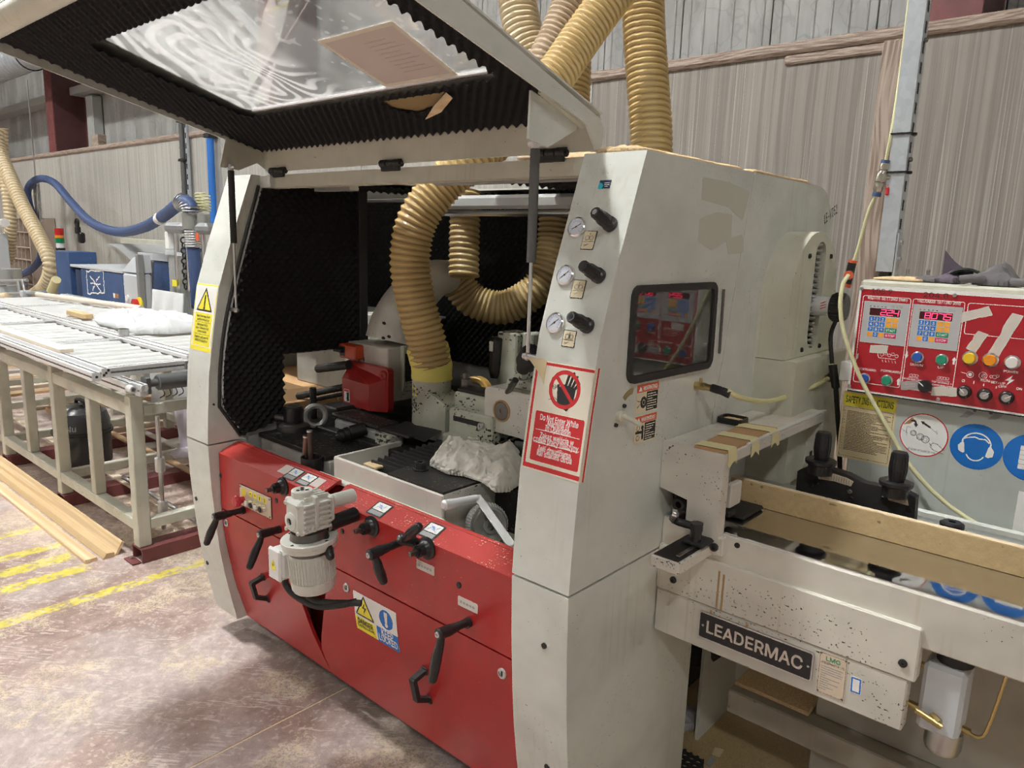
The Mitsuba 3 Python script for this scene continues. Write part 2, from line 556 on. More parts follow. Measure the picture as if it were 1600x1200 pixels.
def worn_window(p, n, uv):
    w = fbm(p.x * 3 + 1.5 * fbm(p.x * 2, p.y * 2, 1.0, 2), p.y * 3, 2.0, 3)
    swirl = dr.abs(dr.sin(40 * w + 14 * p.y + 5 * p.x))
    left = smoothstep(-1.62, -1.78, p.x)
    scr = smoothstep(.80, .9, noise(p.x * 14 + p.y * 60, p.y * 8 - p.x * 46, 2.0))
    return dr.clip(.05 + left * (.10 + .42 * smoothstep(.6, 1.0, swirl)) + .16 * scr * noise(p.x * 5, p.y * 5, 7.0) + .07 * smoothstep(.5, .7, fbm(p.x * 5, p.y * 5, 3.0, 3)), 0, .8)


plain('white_paint', worn_paint((.625, .645, .60), amount=.42, scale=330), .42, clearcoat=.15)
plain('chipped_paint', worn_paint((.64, .615, .55), (.07, .055, .04), amount=.85, scale=210, grime=.2, streak=.12), .45, clearcoat=.1)
plain('cast_paint', worn_paint((.50, .515, .43), (.035, .032, .028), amount=1.5, scale=120, grime=.3), .5)
plain('cast_white', worn_paint((.62, .60, .545), (.08, .06, .045), amount=.85, scale=170, grime=.14), .45)
plain('frame_paint', worn_paint((.55, .54, .46), (.16, .13, .10), amount=.6, scale=180, grime=.18, streak=.1), .5)
plain('cover_cream', worn_paint((.60, .59, .49), (.2, .18, .12), amount=.3, scale=120, grime=.1), .42)
plain('grey_paint', (.40, .41, .40), .45)
plain('cabinet_grey', worn_paint((.50, .53, .50), (.3, .3, .28), amount=.25, scale=120, grime=.1), .4)
plain('red_paint', worn_paint((.40, .020, .019), (.55, .3, .25), amount=.28, scale=210, grime=.1, streak=.0), .33, clearcoat=.4)
plain('red_cap', proc(dusty_red), .34, clearcoat=.45)
plain('dark_red', (.17, .012, .012), .4)
plain('cover_red', (.40, .028, .024), .32, clearcoat=.4)
plain('orange_red', (.60, .08, .025), .4)
plain('panel_red', (.40, .012, .022), .3, clearcoat=.4)
plain('maroon_shaded', worn_paint((.085, .03, .03), (.25, .12, .1), amount=.4, scale=60, grime=.2), .5)  # darker copy of the column paint for the web, shade put into its colour
plain('maroon_lit', worn_paint((.19, .055, .055), (.3, .2, .18), amount=.5, scale=60, grime=.2), .5)  # lighter copy, light put into the flange colour; plain paint on the floor channels
plain('black_plastic', (.016, .016, .017), .33)
plain('black_matte', (.02, .02, .021), .55)
plain('black_rubber', (.025, .025, .025), .62)
plain('foam_black', (.016, .016, .017), .9, specular=.3)
plain('grime', proc(machine_grime), .55)
plain('steel', (.55, .55, .55), .3, 1.0)
plain('dark_steel', (.17, .165, .16), .38, .9)
plain('chrome', (.85, .85, .85), .12, 1.0)
plain('table_steel', (.72, .73, .74), .045, 1.0)
plain('aluminium', (.76, .77, .78), .36, .35)
plain('alu_dark', (.13, .13, .13), .5, .4)
plain('galvanised', proc(galvanised_tint), .42, .5)
plain('brass', (.56, .43, .2), .3, 1.0)
plain('hose_wall', {'type': 'mesh_attribute', 'name': 'vertex_color'}, .3, clearcoat=.6)
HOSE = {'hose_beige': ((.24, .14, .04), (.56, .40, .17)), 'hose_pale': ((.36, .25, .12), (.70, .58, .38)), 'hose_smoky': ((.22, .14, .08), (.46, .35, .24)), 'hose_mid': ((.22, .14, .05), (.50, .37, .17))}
plain('hose_blue', (.05, .085, .20), .5)
plain('pipe_blue', (.03, .18, .62), .45)
plain('clear_tube', (.62, .60, .36), .25, clearcoat=.6)
plain('yellow_tube', (.66, .62, .33), .35, clearcoat=.4)
plain('mdf', proc(mdf_face), .6)
plain('mdf_pale', (.76, .62, .42), .65)
plain('pine', proc(pale_pine), .55)
plain('hardboard', (.45, .27, .13), .6)
plain('boards', proc(wall_boards), .62)
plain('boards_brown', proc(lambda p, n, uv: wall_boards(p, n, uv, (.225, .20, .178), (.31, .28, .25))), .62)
plain('cladding', proc(wall_cladding), .55)
plain('trim_wood', proc(trim_grain), .6)
plain('trim_upright', proc(lambda p, n, uv: mix((.25, .18, .14), (.44, .35, .29), smoothstep(.25, .75, noise(p.x * 130 + 9 * noise(0.0, 1.0, p.z * 3), p.y * 60, p.z * 5)))), .6)
plain('concrete', proc(hall_floor), .62)
plain('roof_sheet', (.50, .50, .50), .7)
plain('side_wall', (.48, .47, .45), .75)
plain('sawdust', proc(sawdust_tint), .9)
plain('blue_paint', worn_paint((.045, .095, .23), (.25, .28, .33), amount=.35, scale=60, grime=.15), .4, clearcoat=.2)
plain('blue_dark', (.03, .05, .11), .45)
plain('machine_grey', (.52, .55, .58), .4)
plain('cloth', proc(cloth_tint), .9)
scene['cloth'] = {'type': 'twosided', 'bsdf': {'type': 'bumpmap', 'arbitrary': proc(lambda p, n, uv: dr.abs(2 * fbm(p.x * 42 + 2 * noise(p.x * 12, p.y * 12, p.z * 12), p.y * 42, p.z * 42, 3) - 1) + .5 * dr.abs(2 * noise(p.x * 120 + 20 * noise(p.x * 20, p.y * 20, 1.0), p.y * 120, p.z * 60) - 1), .0015), 'scale': .012, 'bsdf': scene['cloth']['bsdf']}}
plain('cloth_white', (.70, .71, .72), .9)
plain('cloth_grey', (.42, .40, .42), .9)
plain('tape_yellow', (.82, .74, .20), .6)
plain('tape_cream', (.70, .64, .36), .6)
plain('paper_tape', (.62, .57, .51), .7)
plain('paper_white', (.80, .79, .77), .6)
plain('paper_pink', (.62, .54, .50), .65)
plain('paper_tan', (.66, .55, .34), .6)
plain('metal_label', (.68, .58, .46), .4, .2)
plain('ink_white', (.82, .82, .80), .5)
plain('ink_cream', (.74, .69, .58), .5)
plain('ink_black', (.018, .018, .02), .5)
plain('ink_grey', (.33, .33, .33), .5)
plain('ink_red', (.58, .03, .035), .42)
plain('ink_orange', (.66, .12, .05), .45)
plain('ink_yellow', (.86, .76, .05), .45)
plain('ink_blue', (.012, .16, .55), .42)
plain('ink_cyan', (.03, .5, .62), .45)
plain('ink_green', (.02, .24, .12), .45)
plain('key_blue', (.03, .18, .58), .45)
plain('key_orange', (.90, .42, .06), .45)
plain('key_green', (.0, .24, .13), .45)
plain('key_pink', (.62, .02, .12), .45)
plain('display_dark', (.06, .008, .01), .2)
plain('button_blue', (.02, .10, .45), .3, clearcoat=.5)
plain('button_green', (.01, .28, .16), .3, clearcoat=.5)
plain('button_yellow', (.85, .55, .02), .3, clearcoat=.5)
plain('button_amber', (.88, .30, .01), .3, clearcoat=.5)
plain('button_white', (.78, .76, .72), .3, clearcoat=.5)
plain('button_red', (.55, .015, .04), .3, clearcoat=.5)
plain('lamp_red', (.5, .015, .012), .3)
plain('lamp_amber', (.85, .26, .01), .3)
plain('lamp_green', (.0, .2, .07), .3)
plain('lamp_housing', (.3, .3, .3), .5)
plain('white_plastic', (.74, .74, .73), .35, clearcoat=.3)
plain('motor_paint', (.60, .60, .55), .4, clearcoat=.15)
plain('urethane', (.50, .30, .08), .4)
plain('glove_grey', (.15, .14, .145), .9)
plain('glove_violet', (.13, .105, .135), .9)
plain('goggle_green', (.015, .07, .045), .45)
plain('gauge_face', (.74, .76, .82), .35)
plain('skin_card', (.72, .64, .46), .45)
plain('rack_wood', (.42, .34, .28), .7)
plain('rack_dark', (.2, .16, .13), .8)
scene['pane'] = {'type': 'thindielectric', 'int_ior': 1.5}
scene['hood_pane'] = {'type': 'blendbsdf', 'weight': proc(worn_window), 'a': {'type': 'thindielectric', 'int_ior': 1.49},
                      'b': {'type': 'principledthin', 'base_color': {'type': 'rgb', 'value': [.86, .86, .86]}, 'roughness': .5, 'diff_trans': 1.1}}
scene['led_red'] = {'type': 'diffuse', 'reflectance': {'type': 'rgb', 'value': [.5, .02, .05]}}

# ------------------------------------------------------------------ the hall
HALL = dict(x0=-24.0, x1=6.0, y0=-8.0, y1=5.0, z1=7.2)
BOARD_Y, CLAD_Y, RAIL_Z = 4.40, 5.0, 2.66


def hall():
    h = HALL
    f = struct('floor', None, None, 'brown sealed concrete floor with yellow lines and wood dust')
    part(f, 'slab', box(h['x0'], -1.945, h['y0'], h['y1'], -.2, 0, 0), 'concrete')
    part(f, 'slab', box(-1.937, h['x1'], h['y0'], h['y1'], -.2, 0, 0), 'concrete')
    part(f, 'joint', box(-1.945, -1.937, h['y0'], h['y1'], -.2, -.0015, 0), 'mdf_pale', 'pale filled joint between the floor slabs')
    c = struct('ceiling', box(h['x0'], h['x1'], h['y0'], h['y1'] + .2, h['z1'], h['z1'] + .1, 0), 'roof_sheet')
    for k in range(16):
        x = h['x0'] + 2 * k
        part(c, 'purlin', box(x - .05, x + .05, h['y0'], h['y1'], h['z1'] - .2, h['z1'], 0), 'roof_sheet')
    struct('wall_left', box(h['x0'] - .1, h['x0'], h['y0'], h['y1'], 0, h['z1'], 0), 'side_wall')
    struct('wall_right', box(h['x1'], h['x1'] + .1, h['y0'], h['y1'], 0, h['z1'], 0), 'side_wall')
    struct('wall_front', box(h['x0'], h['x1'], h['y0'] - .1, h['y0'], 0, h['z1'], 0), 'side_wall')
    w = struct('wall_back', None, None, 'back wall of ribbed grey cladding above grey grained boards')
    k, x = 0, h['x0']
    while x < h['x1']:
        ms = [box(x + .004, x + .656, CLAD_Y, CLAD_Y + .06, 2.2, h['z1'], .003)]
        if x > -8:
            for j in range(6):
                xx = x + .06 + .108 * j
                ms.append(hull([(xx - .011, CLAD_Y, 2.2), (xx + .011, CLAD_Y, 2.2), (xx - .004, CLAD_Y - .007, 2.2), (xx + .004, CLAD_Y - .007, 2.2),
                                (xx - .011, CLAD_Y, h['z1']), (xx + .011, CLAD_Y, h['z1']), (xx - .004, CLAD_Y - .007, h['z1']), (xx + .004, CLAD_Y - .007, h['z1'])]))
        part(w, 'cladding_panel', cat(*ms), 'cladding')
        x += .66
    # the lower boards: chipboard sheets with a printed grain
    seams = [-24, -21.4, -18.8, -16.2, -13.6, -11.0, -8.4, -5.8, -3.2, -1.26, 1.4, 4.0, 6.0]
    for a, b in zip(seams[:-1], seams[1:]):
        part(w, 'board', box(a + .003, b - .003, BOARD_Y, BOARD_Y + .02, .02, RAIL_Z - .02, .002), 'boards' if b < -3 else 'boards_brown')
    part(w, 'stud_back', box(h['x0'], h['x1'], BOARD_Y + .022, BOARD_Y + .04, 0, RAIL_Z - .03, 0), 'rack_dark')
    t = struct('trim_1', None, None, 'round-edged wooden rail along the top of the wall boards')
    for a, b in ((-24, -13.2), (-13.2, -6.2), (-6.2, -1.2), (-1.2, 6.0)):
        part(t, 'rail', box(a + .002, b - .002, BOARD_Y - .035, BOARD_Y + .045, RAIL_Z - .03, RAIL_Z + .035, .016), 'trim_wood')
    part(t, 'short_rail', box(-1.85, -1.24, BOARD_Y - .022, BOARD_Y - .001, RAIL_Z - .085, RAIL_Z - .035, .01), 'trim_wood')
    part(t, 'block', box(-12.25, -12.0, BOARD_Y, BOARD_Y + .12, RAIL_Z + .036, RAIL_Z + .2, .006), 'trim_wood')
    struct('trim_2', box(-1.32, -1.215, BOARD_Y - .045, BOARD_Y - .001, .02, RAIL_Z - .032, .01), 'trim_upright', 'upright wooden batten under the wall rail')
    # steel columns of the hall, standing between the boards and the cladding
    for x in (-13.9, -7.3, -.9):
        s = struct('steel_column', None, None, 'dark maroon steel column of the hall frame')
        part(s, 'flange', box(x - .3, x, 4.45, 4.47, 0, h['z1'] - .01, .002), 'maroon_lit')
        part(s, 'flange', box(x - .3, x, 4.93, 4.95, 0, h['z1'] - .01, .002), 'maroon_lit')
        part(s, 'web', box(x - .03, x - .002, 4.47, 4.93, 0, h['z1'] - .01, .001), 'maroon_shaded')
    for a, b in ((-23.9, -14.35), (-13.95, -7.65)):
        s = struct('girt_beam', box(a, b, 4.72, 4.99, 3.62, 3.74, .004), 'grey_paint', 'grey horizontal girt carrying the cladding')
    solo('downpipe', cat(box(-13.55, -13.3, 4.82, 4.99, RAIL_Z + .04, 3.6, .02)), 'grey_paint', 'grey rectangular duct rising beside the left maroon column', 'duct')
    d = thing('spiral_duct', 'long round spiral duct of ribbed metal under the roof at far left', 'duct')
    part(d, 'pipe', cyl((-20, 4.0, 4.02), (-9.5, 4.0, 4.02), .21, n=28), 'galvanised')
    for x in np.arange(-19.9, -9.6, .16):
        part(d, 'seam', torus((x, 4.0, 4.02), (1, 0, 0), .211, .006, 24, 5), 'galvanised')
    for x in (-13.2, -16.4):
        part(d, 'hanger', cat(torus((x, 4.0, 4.02), (1, 0, 0), .225, .009, 24, 5), cyl((x, 4.0, 4.24), (x, 4.0, 7.19), .008, n=6)), 'black_matte')


# ------------------------------------------------------------------ the moulding machine
XL, XLO, XR, XRI = -2.467, -2.628, -.867, -1.029      # left post inner/outer, right post outer/inner
POST = [(1.398, 1.743), (1.310, 1.5), (1.262, 1.35), (1.236, 1.2), (1.213, 1.05), (1.202, .9), (1.197, .8), (1.202, .65), (1.213, .5), (1.223, .4), (1.238, .3), (1.258, .2), (1.279, .1)]
RED = [(1.234, .5555), (1.238, .489), (1.245, .425), (1.263, .323), (1.276, .249), (1.299, .168), (1.319, .101)]
TOP_Z, BED_Z, DECK_Z = 1.745, .887, .851


def interp(poly, z):
    p = sorted(poly, key=lambda q: q[1])
    return float(np.interp(z, [q[1] for q in p], [q[0] for q in p]))


def post_poly(z0, z1, back):
    zs = sorted({z0, z1} | {q[1] for q in POST if z0 < q[1] < z1} | set(np.linspace(z0, z1, 14)))
    return [(interp(POST, z), z) for z in zs] + list(back)


def face_frame(tl, tr, bl, lift=0.0):
    f = Frame(tl, tr, bl)
    f.o = f.o + f.n * lift
    return f


def sticker(parent, name, f, mat, label=None, t=.0006, r=.002):
    return part(parent, name, f.prism(rrect(0, 0, f.W, f.H, r), 0, t), mat, label, smooth=False)


def screw(p, axis, r=.006, h=.004, mat='dark_steel'):
    a, b, d = basis_of(axis)
    head = lathe([(0, 0), (r, 0), (r, h * .7), (r * .8, h), (r * .45, h), (r * .45, h * .4), (0, h * .4)], p, axis, 14)
    return head


def moulder_shell(M):
    # ---- right post: two bent sheet housings above and below the seam, and the tall rear side panel
    up_back = [(1.936, 1.7435), (1.80, 1.087), (1.80, .803)]
    part(M, 'post_cover', prof_x(Polygon(post_poly(.803, 1.743, [(1.934, 1.743), (1.93, 1.72), (1.80, 1.06), (1.80, .803)])), XRI, XR), 'white_paint', 'white upper cover of the right post with gauges', smooth=20)
    part(M, 'post_base', prof_x(Polygon(post_poly(.0, .797, [(1.80, .797), (1.80, 0)])), XRI, XR), 'white_paint', 'white lower cover of the right post', smooth=20)
    th = np.linspace(0, np.pi / 2, 9)
    rear = [(1.937, 1.743), (1.803, 1.06), (1.803, .50), (2.56, .50), (2.56, 1.56)] + [(2.41 + .15 * math.cos(t), 1.593 + .15 * math.sin(t)) for t in th]
    part(M, 'rear_side_cover', prof_x(Polygon(rear), XRI - .3, XR + .0), 'white_paint', 'white rear side cover with rounded top corner', smooth=20)
    for z, y in ((.66, None), (.335, None)):
        yy = interp(POST, z)
        part(M, 'plug', cyl((-.93, yy + .004, z), (-.93, yy - .003, z), .007), 'black_plastic')
    # ---- left post
    part(M, 'post_cover', prof_x(Polygon(post_poly(.803, 1.743, [(interp(POST, 1.743) + .05, 1.743), (1.36, 1.45), (1.295, 1.24), (1.27, 1.073), (1.262, .93), (1.335, .803)])), XLO, XL), 'white_paint', 'white upper cover of the left post', smooth=20)
    part(M, 'post_base', prof_x(Polygon(post_poly(.1, .797, [(1.345, .797), (1.345, .1)])), XLO, XL), 'white_paint', 'white lower cover of the left post', smooth=20)
    for z in (.565, .30):
        part(M, 'plug', cyl((-2.60, interp(POST, z) + .004, z), (-2.60, interp(POST, z) - .003, z), .008), 'black_plastic')
    part(M, 'plug', cyl((XL - .002, 1.225, .945), (XL + .002, 1.225, .945), .004), 'black_plastic')
    # rubber edge round the opening on the left end wall
    rim = [(1.424, 1.707), (1.341, 1.451), (1.281, 1.24), (1.253, 1.073), (1.244, .935), (1.319, .816)]
    part(M, 'edge_seal', tube([(XL + .003, y, z) for y, z in rim[:4]] + [(XL + .003, y, z) for y, z in rim[4:5]], .006, 8, .02), 'black_rubber')
    part(M, 'edge_strip', tube([(XL + .004, y + .012, z) for y, z in rim[:5]], .0035, 8, .02), 'aluminium')
    part(M, 'edge_seal', tube([(XL + .003, y, z) for y, z in rim[4:]], .006, 8, .02), 'black_rubber')
    part(M, 'edge_strip', tube([(XL + .004, y + .013, z) for y, z in rim[4:]], .003, 8, .02), 'aluminium')
    # ---- end wall on the left with egg-crate foam and the board outlet
    wall = Polygon([(1.335, .803), (1.262, .93), (1.27, 1.073), (1.30, 1.24), (1.36, 1.451), (1.445, 1.735), (1.845, 1.735), (1.845, .3), (1.345, .3), (1.345, .803)])
    outlet = sbox(1.50, .70, 1.83, 1.094)
    part(M, 'end_wall', prof_x(wall.difference(outlet), XL - .012, XL - .004), 'grey_paint')
    fl = Frame((XL - .003, 1.2, 1.8), (XL - .003, 1.9, 1.8), (XL - .003, 1.2, .8))
    fp = Polygon([(y - 1.2, z - .8) for y, z in [(1.319, .818), (1.252, .935), (1.262, 1.073), (1.292, 1.24), (1.352, 1.451), (1.437, 1.712), (1.838, 1.712), (1.838, 1.10), (1.495, 1.10), (1.495, .86), (1.40, .83)]])
    part(M, 'foam_lining', foam(fl, fp, .024, .02), 'foam_black', 'black egg-crate foam on the left end wall', smooth=True)
    part(M, 'corner_post', box(XL - .01, XL + .03, 1.84, 1.88, .3, 1.735), 'black_matte')
    # ---- rear chamber walls with foam
    part(M, 'rear_wall', box(-3.36, XRI - .3, 2.55, 2.56, .5, 1.735, 0), 'grey_paint')
    part(M, 'rear_wall', box(-3.37, -3.36, 1.85, 2.56, .5, 1.735, 0), 'grey_paint')
    fb = Frame((-3.35, 2.545, 1.72), (XRI - .02, 2.545, 1.72), (-3.35, 2.545, .95))
    part(M, 'foam_lining', foam(fb, sbox(0, 0, fb.W, fb.H), .026, .02), 'foam_black', 'black egg-crate foam on the rear wall', smooth=True)
    fr = Frame((XRI - .004, 2.5, 1.7), (XRI - .004, 1.45, 1.7), (XRI - .004, 2.5, 1.15))
    part(M, 'foam_lining', foam(fr, sbox(0, 0, fr.W, fr.H), .026, .018), 'foam_black', 'black egg-crate foam behind the right post', smooth=True)
    # ---- top: hinge bar, cover with the hose opening, foam below it
    part(M, 'hinge_bar', prof_x([(1.45, 1.702), (1.452, 1.744), (1.50, 1.746), (1.50, 1.738), (1.46, 1.736), (1.46, 1.71), (1.49, 1.706), (1.49, 1.70)], XL + .006, XRI - .004), 'cover_cream', 'long hinge bar below the raised hood')
    part(M, 'bracket', box(XL + .001, XL + .07, 1.43, 1.47, 1.70, 1.742), 'white_paint')
    for x0, x1, y0, y1 in ((XL, -2.2, 1.5, 2.56), (-1.60, XRI, 1.5, 2.56), (-2.2, -1.60, 2.20, 2.56), (-2.2, -1.60, 1.5, 1.60)):
        part(M, 'top_cover', box(x0 + .001, x1 - .001, y0, y1, 1.737, 1.743, 0), 'white_paint')
    part(M, 'top_cover', box(-3.36, XL - .001, 1.85, 2.56, 1.737, 1.743, 0), 'white_paint')
    for x0, x1, y0, y1 in ((XL + .02, -2.22, 1.52, 2.5), (-1.58, XRI - .01, 1.52, 2.5), (-2.2, -1.6, 2.22, 2.5)):
        ft = Frame((x0, y0, 1.736), (x1, y0, 1.736), (x0, y1, 1.736))
        part(M, 'foam_lining', foam(ft, sbox(0, 0, ft.W, ft.H), .026, .018), 'foam_black', 'black egg-crate foam under the top cover', smooth=True)
    part(M, 'cross_tube', box(-2.2, XRI - .02, 2.0, 2.05, 1.655, 1.705, .012), 'grey_paint', 'square tube across the top of the chamber')
    part(M, 'cross_tube', box(-2.2, XRI - .02, 2.01, 2.04, 1.63, 1.652, .008), 'steel')
    part(M, 'stiffener', cat(box(-1.75, XRI - .03, 1.60, 1.64, 1.706, 1.728, .002)), 'grey_paint')
    part(M, 'stiffener', box(XL + .05, -2.2, 1.62, 1.66, 1.70, 1.728, .002), 'grey_paint')
    for x in (-2.375, -1.765, -1.165):
        h = part(M, 'hinge', cat(cyl((x - .045, 1.448, 1.757), (x - .017, 1.448, 1.757), .0115), cyl((x - .014, 1.448, 1.757), (x + .014, 1.448, 1.757), .0105), cyl((x + .017, 1.448, 1.757), (x + .045, 1.448, 1.757), .0115),
                                 cyl((x - .05, 1.448, 1.757), (x + .05, 1.448, 1.757), .005), box(x - .04, x + .04, 1.440, 1.452, 1.735, 1.752)), 'grime')
    # ---- lower chassis
    part(M, 'chassis', box(XLO + .03, XRI - .02, 1.40, 2.5, .03, .56, .01), 'black_matte', 'dark chassis behind the red doors')
    for x in (-2.45, -1.75, -1.1):
        part(M, 'foot', cat(cyl((x, 1.47, 0), (x, 1.47, .012), .05), cyl((x, 1.47, .012), (x, 1.47, .05), .02)), 'dark_steel')


def door_sheet(zs, x0, x1, prof, thick=.012):
    rows = []
    for z in zs:
        a, b = x0(z), x1(z)
        y = interp(prof, z)
        rows.append([(a + (b - a) * t, y, z) for t in np.linspace(0, 1, 6)])
    return sheet(rows, thick)


def moulder_front(M):
    zs = np.linspace(.5555, .101, 15)
    # lower doors: the inner edges lean together towards the floor
    lx = lambda z: float(np.interp(z, [.10, .19, .28, .45, .56], [-1.9175, -1.944, -1.971, -2.02, -2.04]))
    rx = lambda z: float(np.interp(z, [.10, .19, .30, .45, .56], [-1.9155, -1.934, -1.89, -1.83, -1.785]))
    d1 = part(M, 'door', door_sheet(zs, lambda z: XL + .003, lx, RED), 'red_paint', 'red left front door')
    d2 = part(M, 'door', door_sheet(zs, rx, lambda z: XRI - .002, RED), 'red_paint', 'red right front door')
    part(M, 'motor_recess', box(-2.06, -1.76, 1.335, 1.35, .12, .765, 0), 'dark_red', 'dark red slot behind the geared motor')
    # upper fixed panels with bent caps
    def upper(x0, x1, f=None):
        yz = [(1.234, .5605), (1.234, .766), (1.2345, .7675), (1.301, .7955), (1.325, .7955)]
        rows = [[(x0 + (x1 - x0) * t, y, z) for t in np.linspace(0, 1, 3)] for y, z in yz]
        return sheet(rows[:2], .010), sheet(rows[2:], .008, (0, .3, -1))
    for x0, x1, xc in ((XL + .003, -1.96, -1.845), (-1.772, XRI - .002, -1.80)):
        a, _ = upper(x0, x1)
        part(M, 'front_panel', a, 'red_paint', 'red upper front panel with handles')
        c0, c1 = (x0, xc) if x0 < -2 else (xc, x1)
        f0, f1 = (x0, xc - .0) if x0 < -2 else (-1.772, x1)
        rows = [[(f0 + (f1 - f0) * t, 1.2335, .767) for t in (0, .5, 1)], [(c0 + (c1 - c0) * t, 1.301, .7955) for t in (0, .5, 1)]]
        part(M, 'panel_cap', sheet(rows, .008, (0, .35, -.93)), 'red_cap', 'sloping red cap along the front, speckled with dust')
    part(M, 'front_panel', box(-1.96, -1.90, 1.2345, 1.2445, .562, .768, .001), 'red_paint')
    part(M, 'cap_ledge', box(-1.80, XRI - .003, 1.303, 1.318, .782, .7965, .001), 'red_cap')
    part(M, 'cap_ledge', box(XL + .004, -1.845, 1.303, 1.318, .782, .7975, .001), 'red_cap')

    # ---- clamping levers: rod, hub, hanging handle
    def lever(base, hub, tip, r=.0105, sleeve=None, worn=False):
        b, h, t = V(*base), V(*hub), V(*tip)
        h[0], h[2] = b[0] + .3 * (h[0] - b[0]), b[2] + (h[2] - b[2])
        k = part(M, 'lever', cat(cyl(b + V(0, .03, 0), h, r, n=18), cyl(b + V(0, .004, 0), b - V(0, .012, 0), r * 1.25, n=18)), 'black_plastic')
        ax = unit(h - b)
        part(k, 'hub', cat(cyl(h - ax * .030, h + ax * .014, .0145, n=20, bevel=.003), cyl(h - ax * .05, h - ax * .028, .0115, .0135, n=20)), 'black_plastic')
        part(k, 'screw', screw(h + ax * .0135, ax, .008, .004), 'steel')
        d = unit(t - h)
        path, s = smooth_path([h - d * .004, h + d * .03, h + (t - h) * .55 + ax * .004, t + ax * .006], .006)
        q = s / s[-1]
        part(k, 'handle', sweep(path, .0085 + .0035 * np.sin(np.pi * np.clip(q, 0, 1) ** 1.4) + .0025 * q, 14), 'black_plastic')
        part(k, 'handle_end', trimesh.creation.icosphere(2, .0112).apply_translation(t + ax * .006), 'black_plastic')
        if sleeve:
            part(k, 'sleeve', cat(lathe([(0, 0), (.021, 0), (.0215, .006), (.021, .085), (.018, .092), (0, .092)], b + V(0, -.002, 0), h - b, 24)), 'black_plastic')
            part(k, 'clamp_ring', lathe([(0, .092), (.0185, .092), (.0185, .104), (0, .104)], b, h - b, 24), 'steel')
        return k
    lever((-2.302, 1.234, 0.5949), (-2.303, 1.137, 0.5971), (-2.337, 1.12, 0.4995))
    lever((-2.073, 1.234, 0.5912), (-2.074, 1.172, 0.5931), (-2.073, 1.13, 0.4967))
    lever((-1.662, 1.234, 0.7589), (-1.665, 1.119, 0.7511), (-1.588, 1.1, 0.6965), sleeve=True)
    lever((-1.439, 1.234, 0.748), (-1.44, 1.121, 0.7427), (-1.425, 1.15, 0.6651))
    lever((-1.401, 1.234, 0.7526), (-1.44, 1.201, 0.7666), (-1.306, 1.165, 0.8411))
    lever((-1.198, 1.234, 0.6005), (-1.199, 1.141, 0.6077), (-1.216, 1.135, 0.481))

    # ---- adjusting spindles with black flanges
    for c, e in (((-2.042, 1.234, 0.7465), (-2.045, 1.206, 0.7354)), ((-1.585, 1.234, 0.744), (-1.592, 1.195, 0.7398)), ((-1.355, 1.234, 0.7505), (-1.357, 1.183, 0.748))):
        c = V(*c)
        k = part(M, 'adjusting_spindle', lathe([(0, 0), (.030, 0), (.0305, .006), (.024, .010), (.0225, .014), (.0175, .02), (.0165, .036), (0, .036)], c + V(0, .001, 0), (0, -1, 0), 28), 'black_plastic')
        part(k, 'nut', lathe([(0, .034), (.0125, .034), (.0125, .042), (0, .042)], c, (0, -1, 0), 6), 'black_plastic', smooth=False)
        part(k, 'square_end', box(c[0] - .0055, c[0] + .0055, c[1] - .062, c[1] - .04, c[2] - .0055, c[2] + .0055, .001), 'dark_steel')
    # ---- plugs and bolts
    for p in ((-2.087, 1.234, 0.6869), (-1.236, 1.234, 0.6875), (-2.456, 1.234, 0.6835), (-1.728, 1.234, 0.6866)):
        p = V(*p)
        part(M, 'plug', lathe([(0, 0), (.0085, 0), (.0085, .002), (.006, .0035), (0, .0035)], p + V(0, .0005, 0), (0, -1, 0), 18), 'black_plastic')
    # ---- quarter-turn locks
    for p in ((-2.435, 1.237, 0.5086), (-1.713, 1.237, 0.5113), (-1.083, 1.237, 0.5076)):
        p = V(*p)
        k = part(M, 'lock', lathe([(0, 0), (.0145, 0), (.0145, .003), (.012, .0055), (.009, .0055), (.0085, .003), (0, .003)], p + V(0, .0005, 0), (0, -1, .06), 24), 'steel')
        part(k, 'keyhole', box(p[0] - .0025, p[0] + .0025, p[1] - .0036, p[1] - .003, p[2] - .0065, p[2] + .0065, 0), 'ink_black')
    # ---- door pulls
    for top, bot in (((-1.387, 1.254, 0.3768), (-1.376, 1.271, 0.2795)), ((-2.236, 1.256, 0.3634), (-2.217, 1.272, 0.2748))):
        a, b = V(*top), V(*bot)
        xx = (a[0] + b[0]) / 2
        o = V(0, -.045, .008)
        c, d = V(xx, *a[1:]) + o + V(0, 0, -.018), V(xx, *b[1:]) + o + V(0, 0, .014)
        w = .0095
        def bar(p, q, h):
            return hull([p + V(sx * w, 0, sz * h) for sx in (-1, 1) for sz in (-1, 1)] + [q + V(sx * w, 0, sz * h) for sx in (-1, 1) for sz in (-1, 1)])
        def leg(p, q, h):
            dd = unit(np.cross(q - p, V(1, 0, 0)))
            return hull([r + V(sx * w, 0, 0) + dd * s * h for r in (p, q) for sx in (-1, 1) for s in (-1, 1)])
        k = part(M, 'door_pull', cat(leg(V(xx, *a[1:]), c, .0065), leg(V(xx, *b[1:]), d, .0065), leg(c + V(0, 0, .004), d - V(0, 0, .004), .0065)), 'black_matte', smooth=20)
        for q in (a, b):
            part(k, 'base', box(xx - .011, xx + .011, q[1] - .006, q[1] + .003, q[2] - .011, q[2] + .011), 'black_matte')

    # ---- push button plate on the left panel
    f = face_frame((-2.312, 1.234, 0.6857), (-2.112, 1.234, 0.6869), (-2.318, 1.234, 0.6129), .0006)
    k = part(M, 'button_plate', f.prism(rrect(0, 0, f.W, f.H, .002), 0, .003), 'metal_label', 'cream plate with push buttons')
    W, H = f.W, f.H
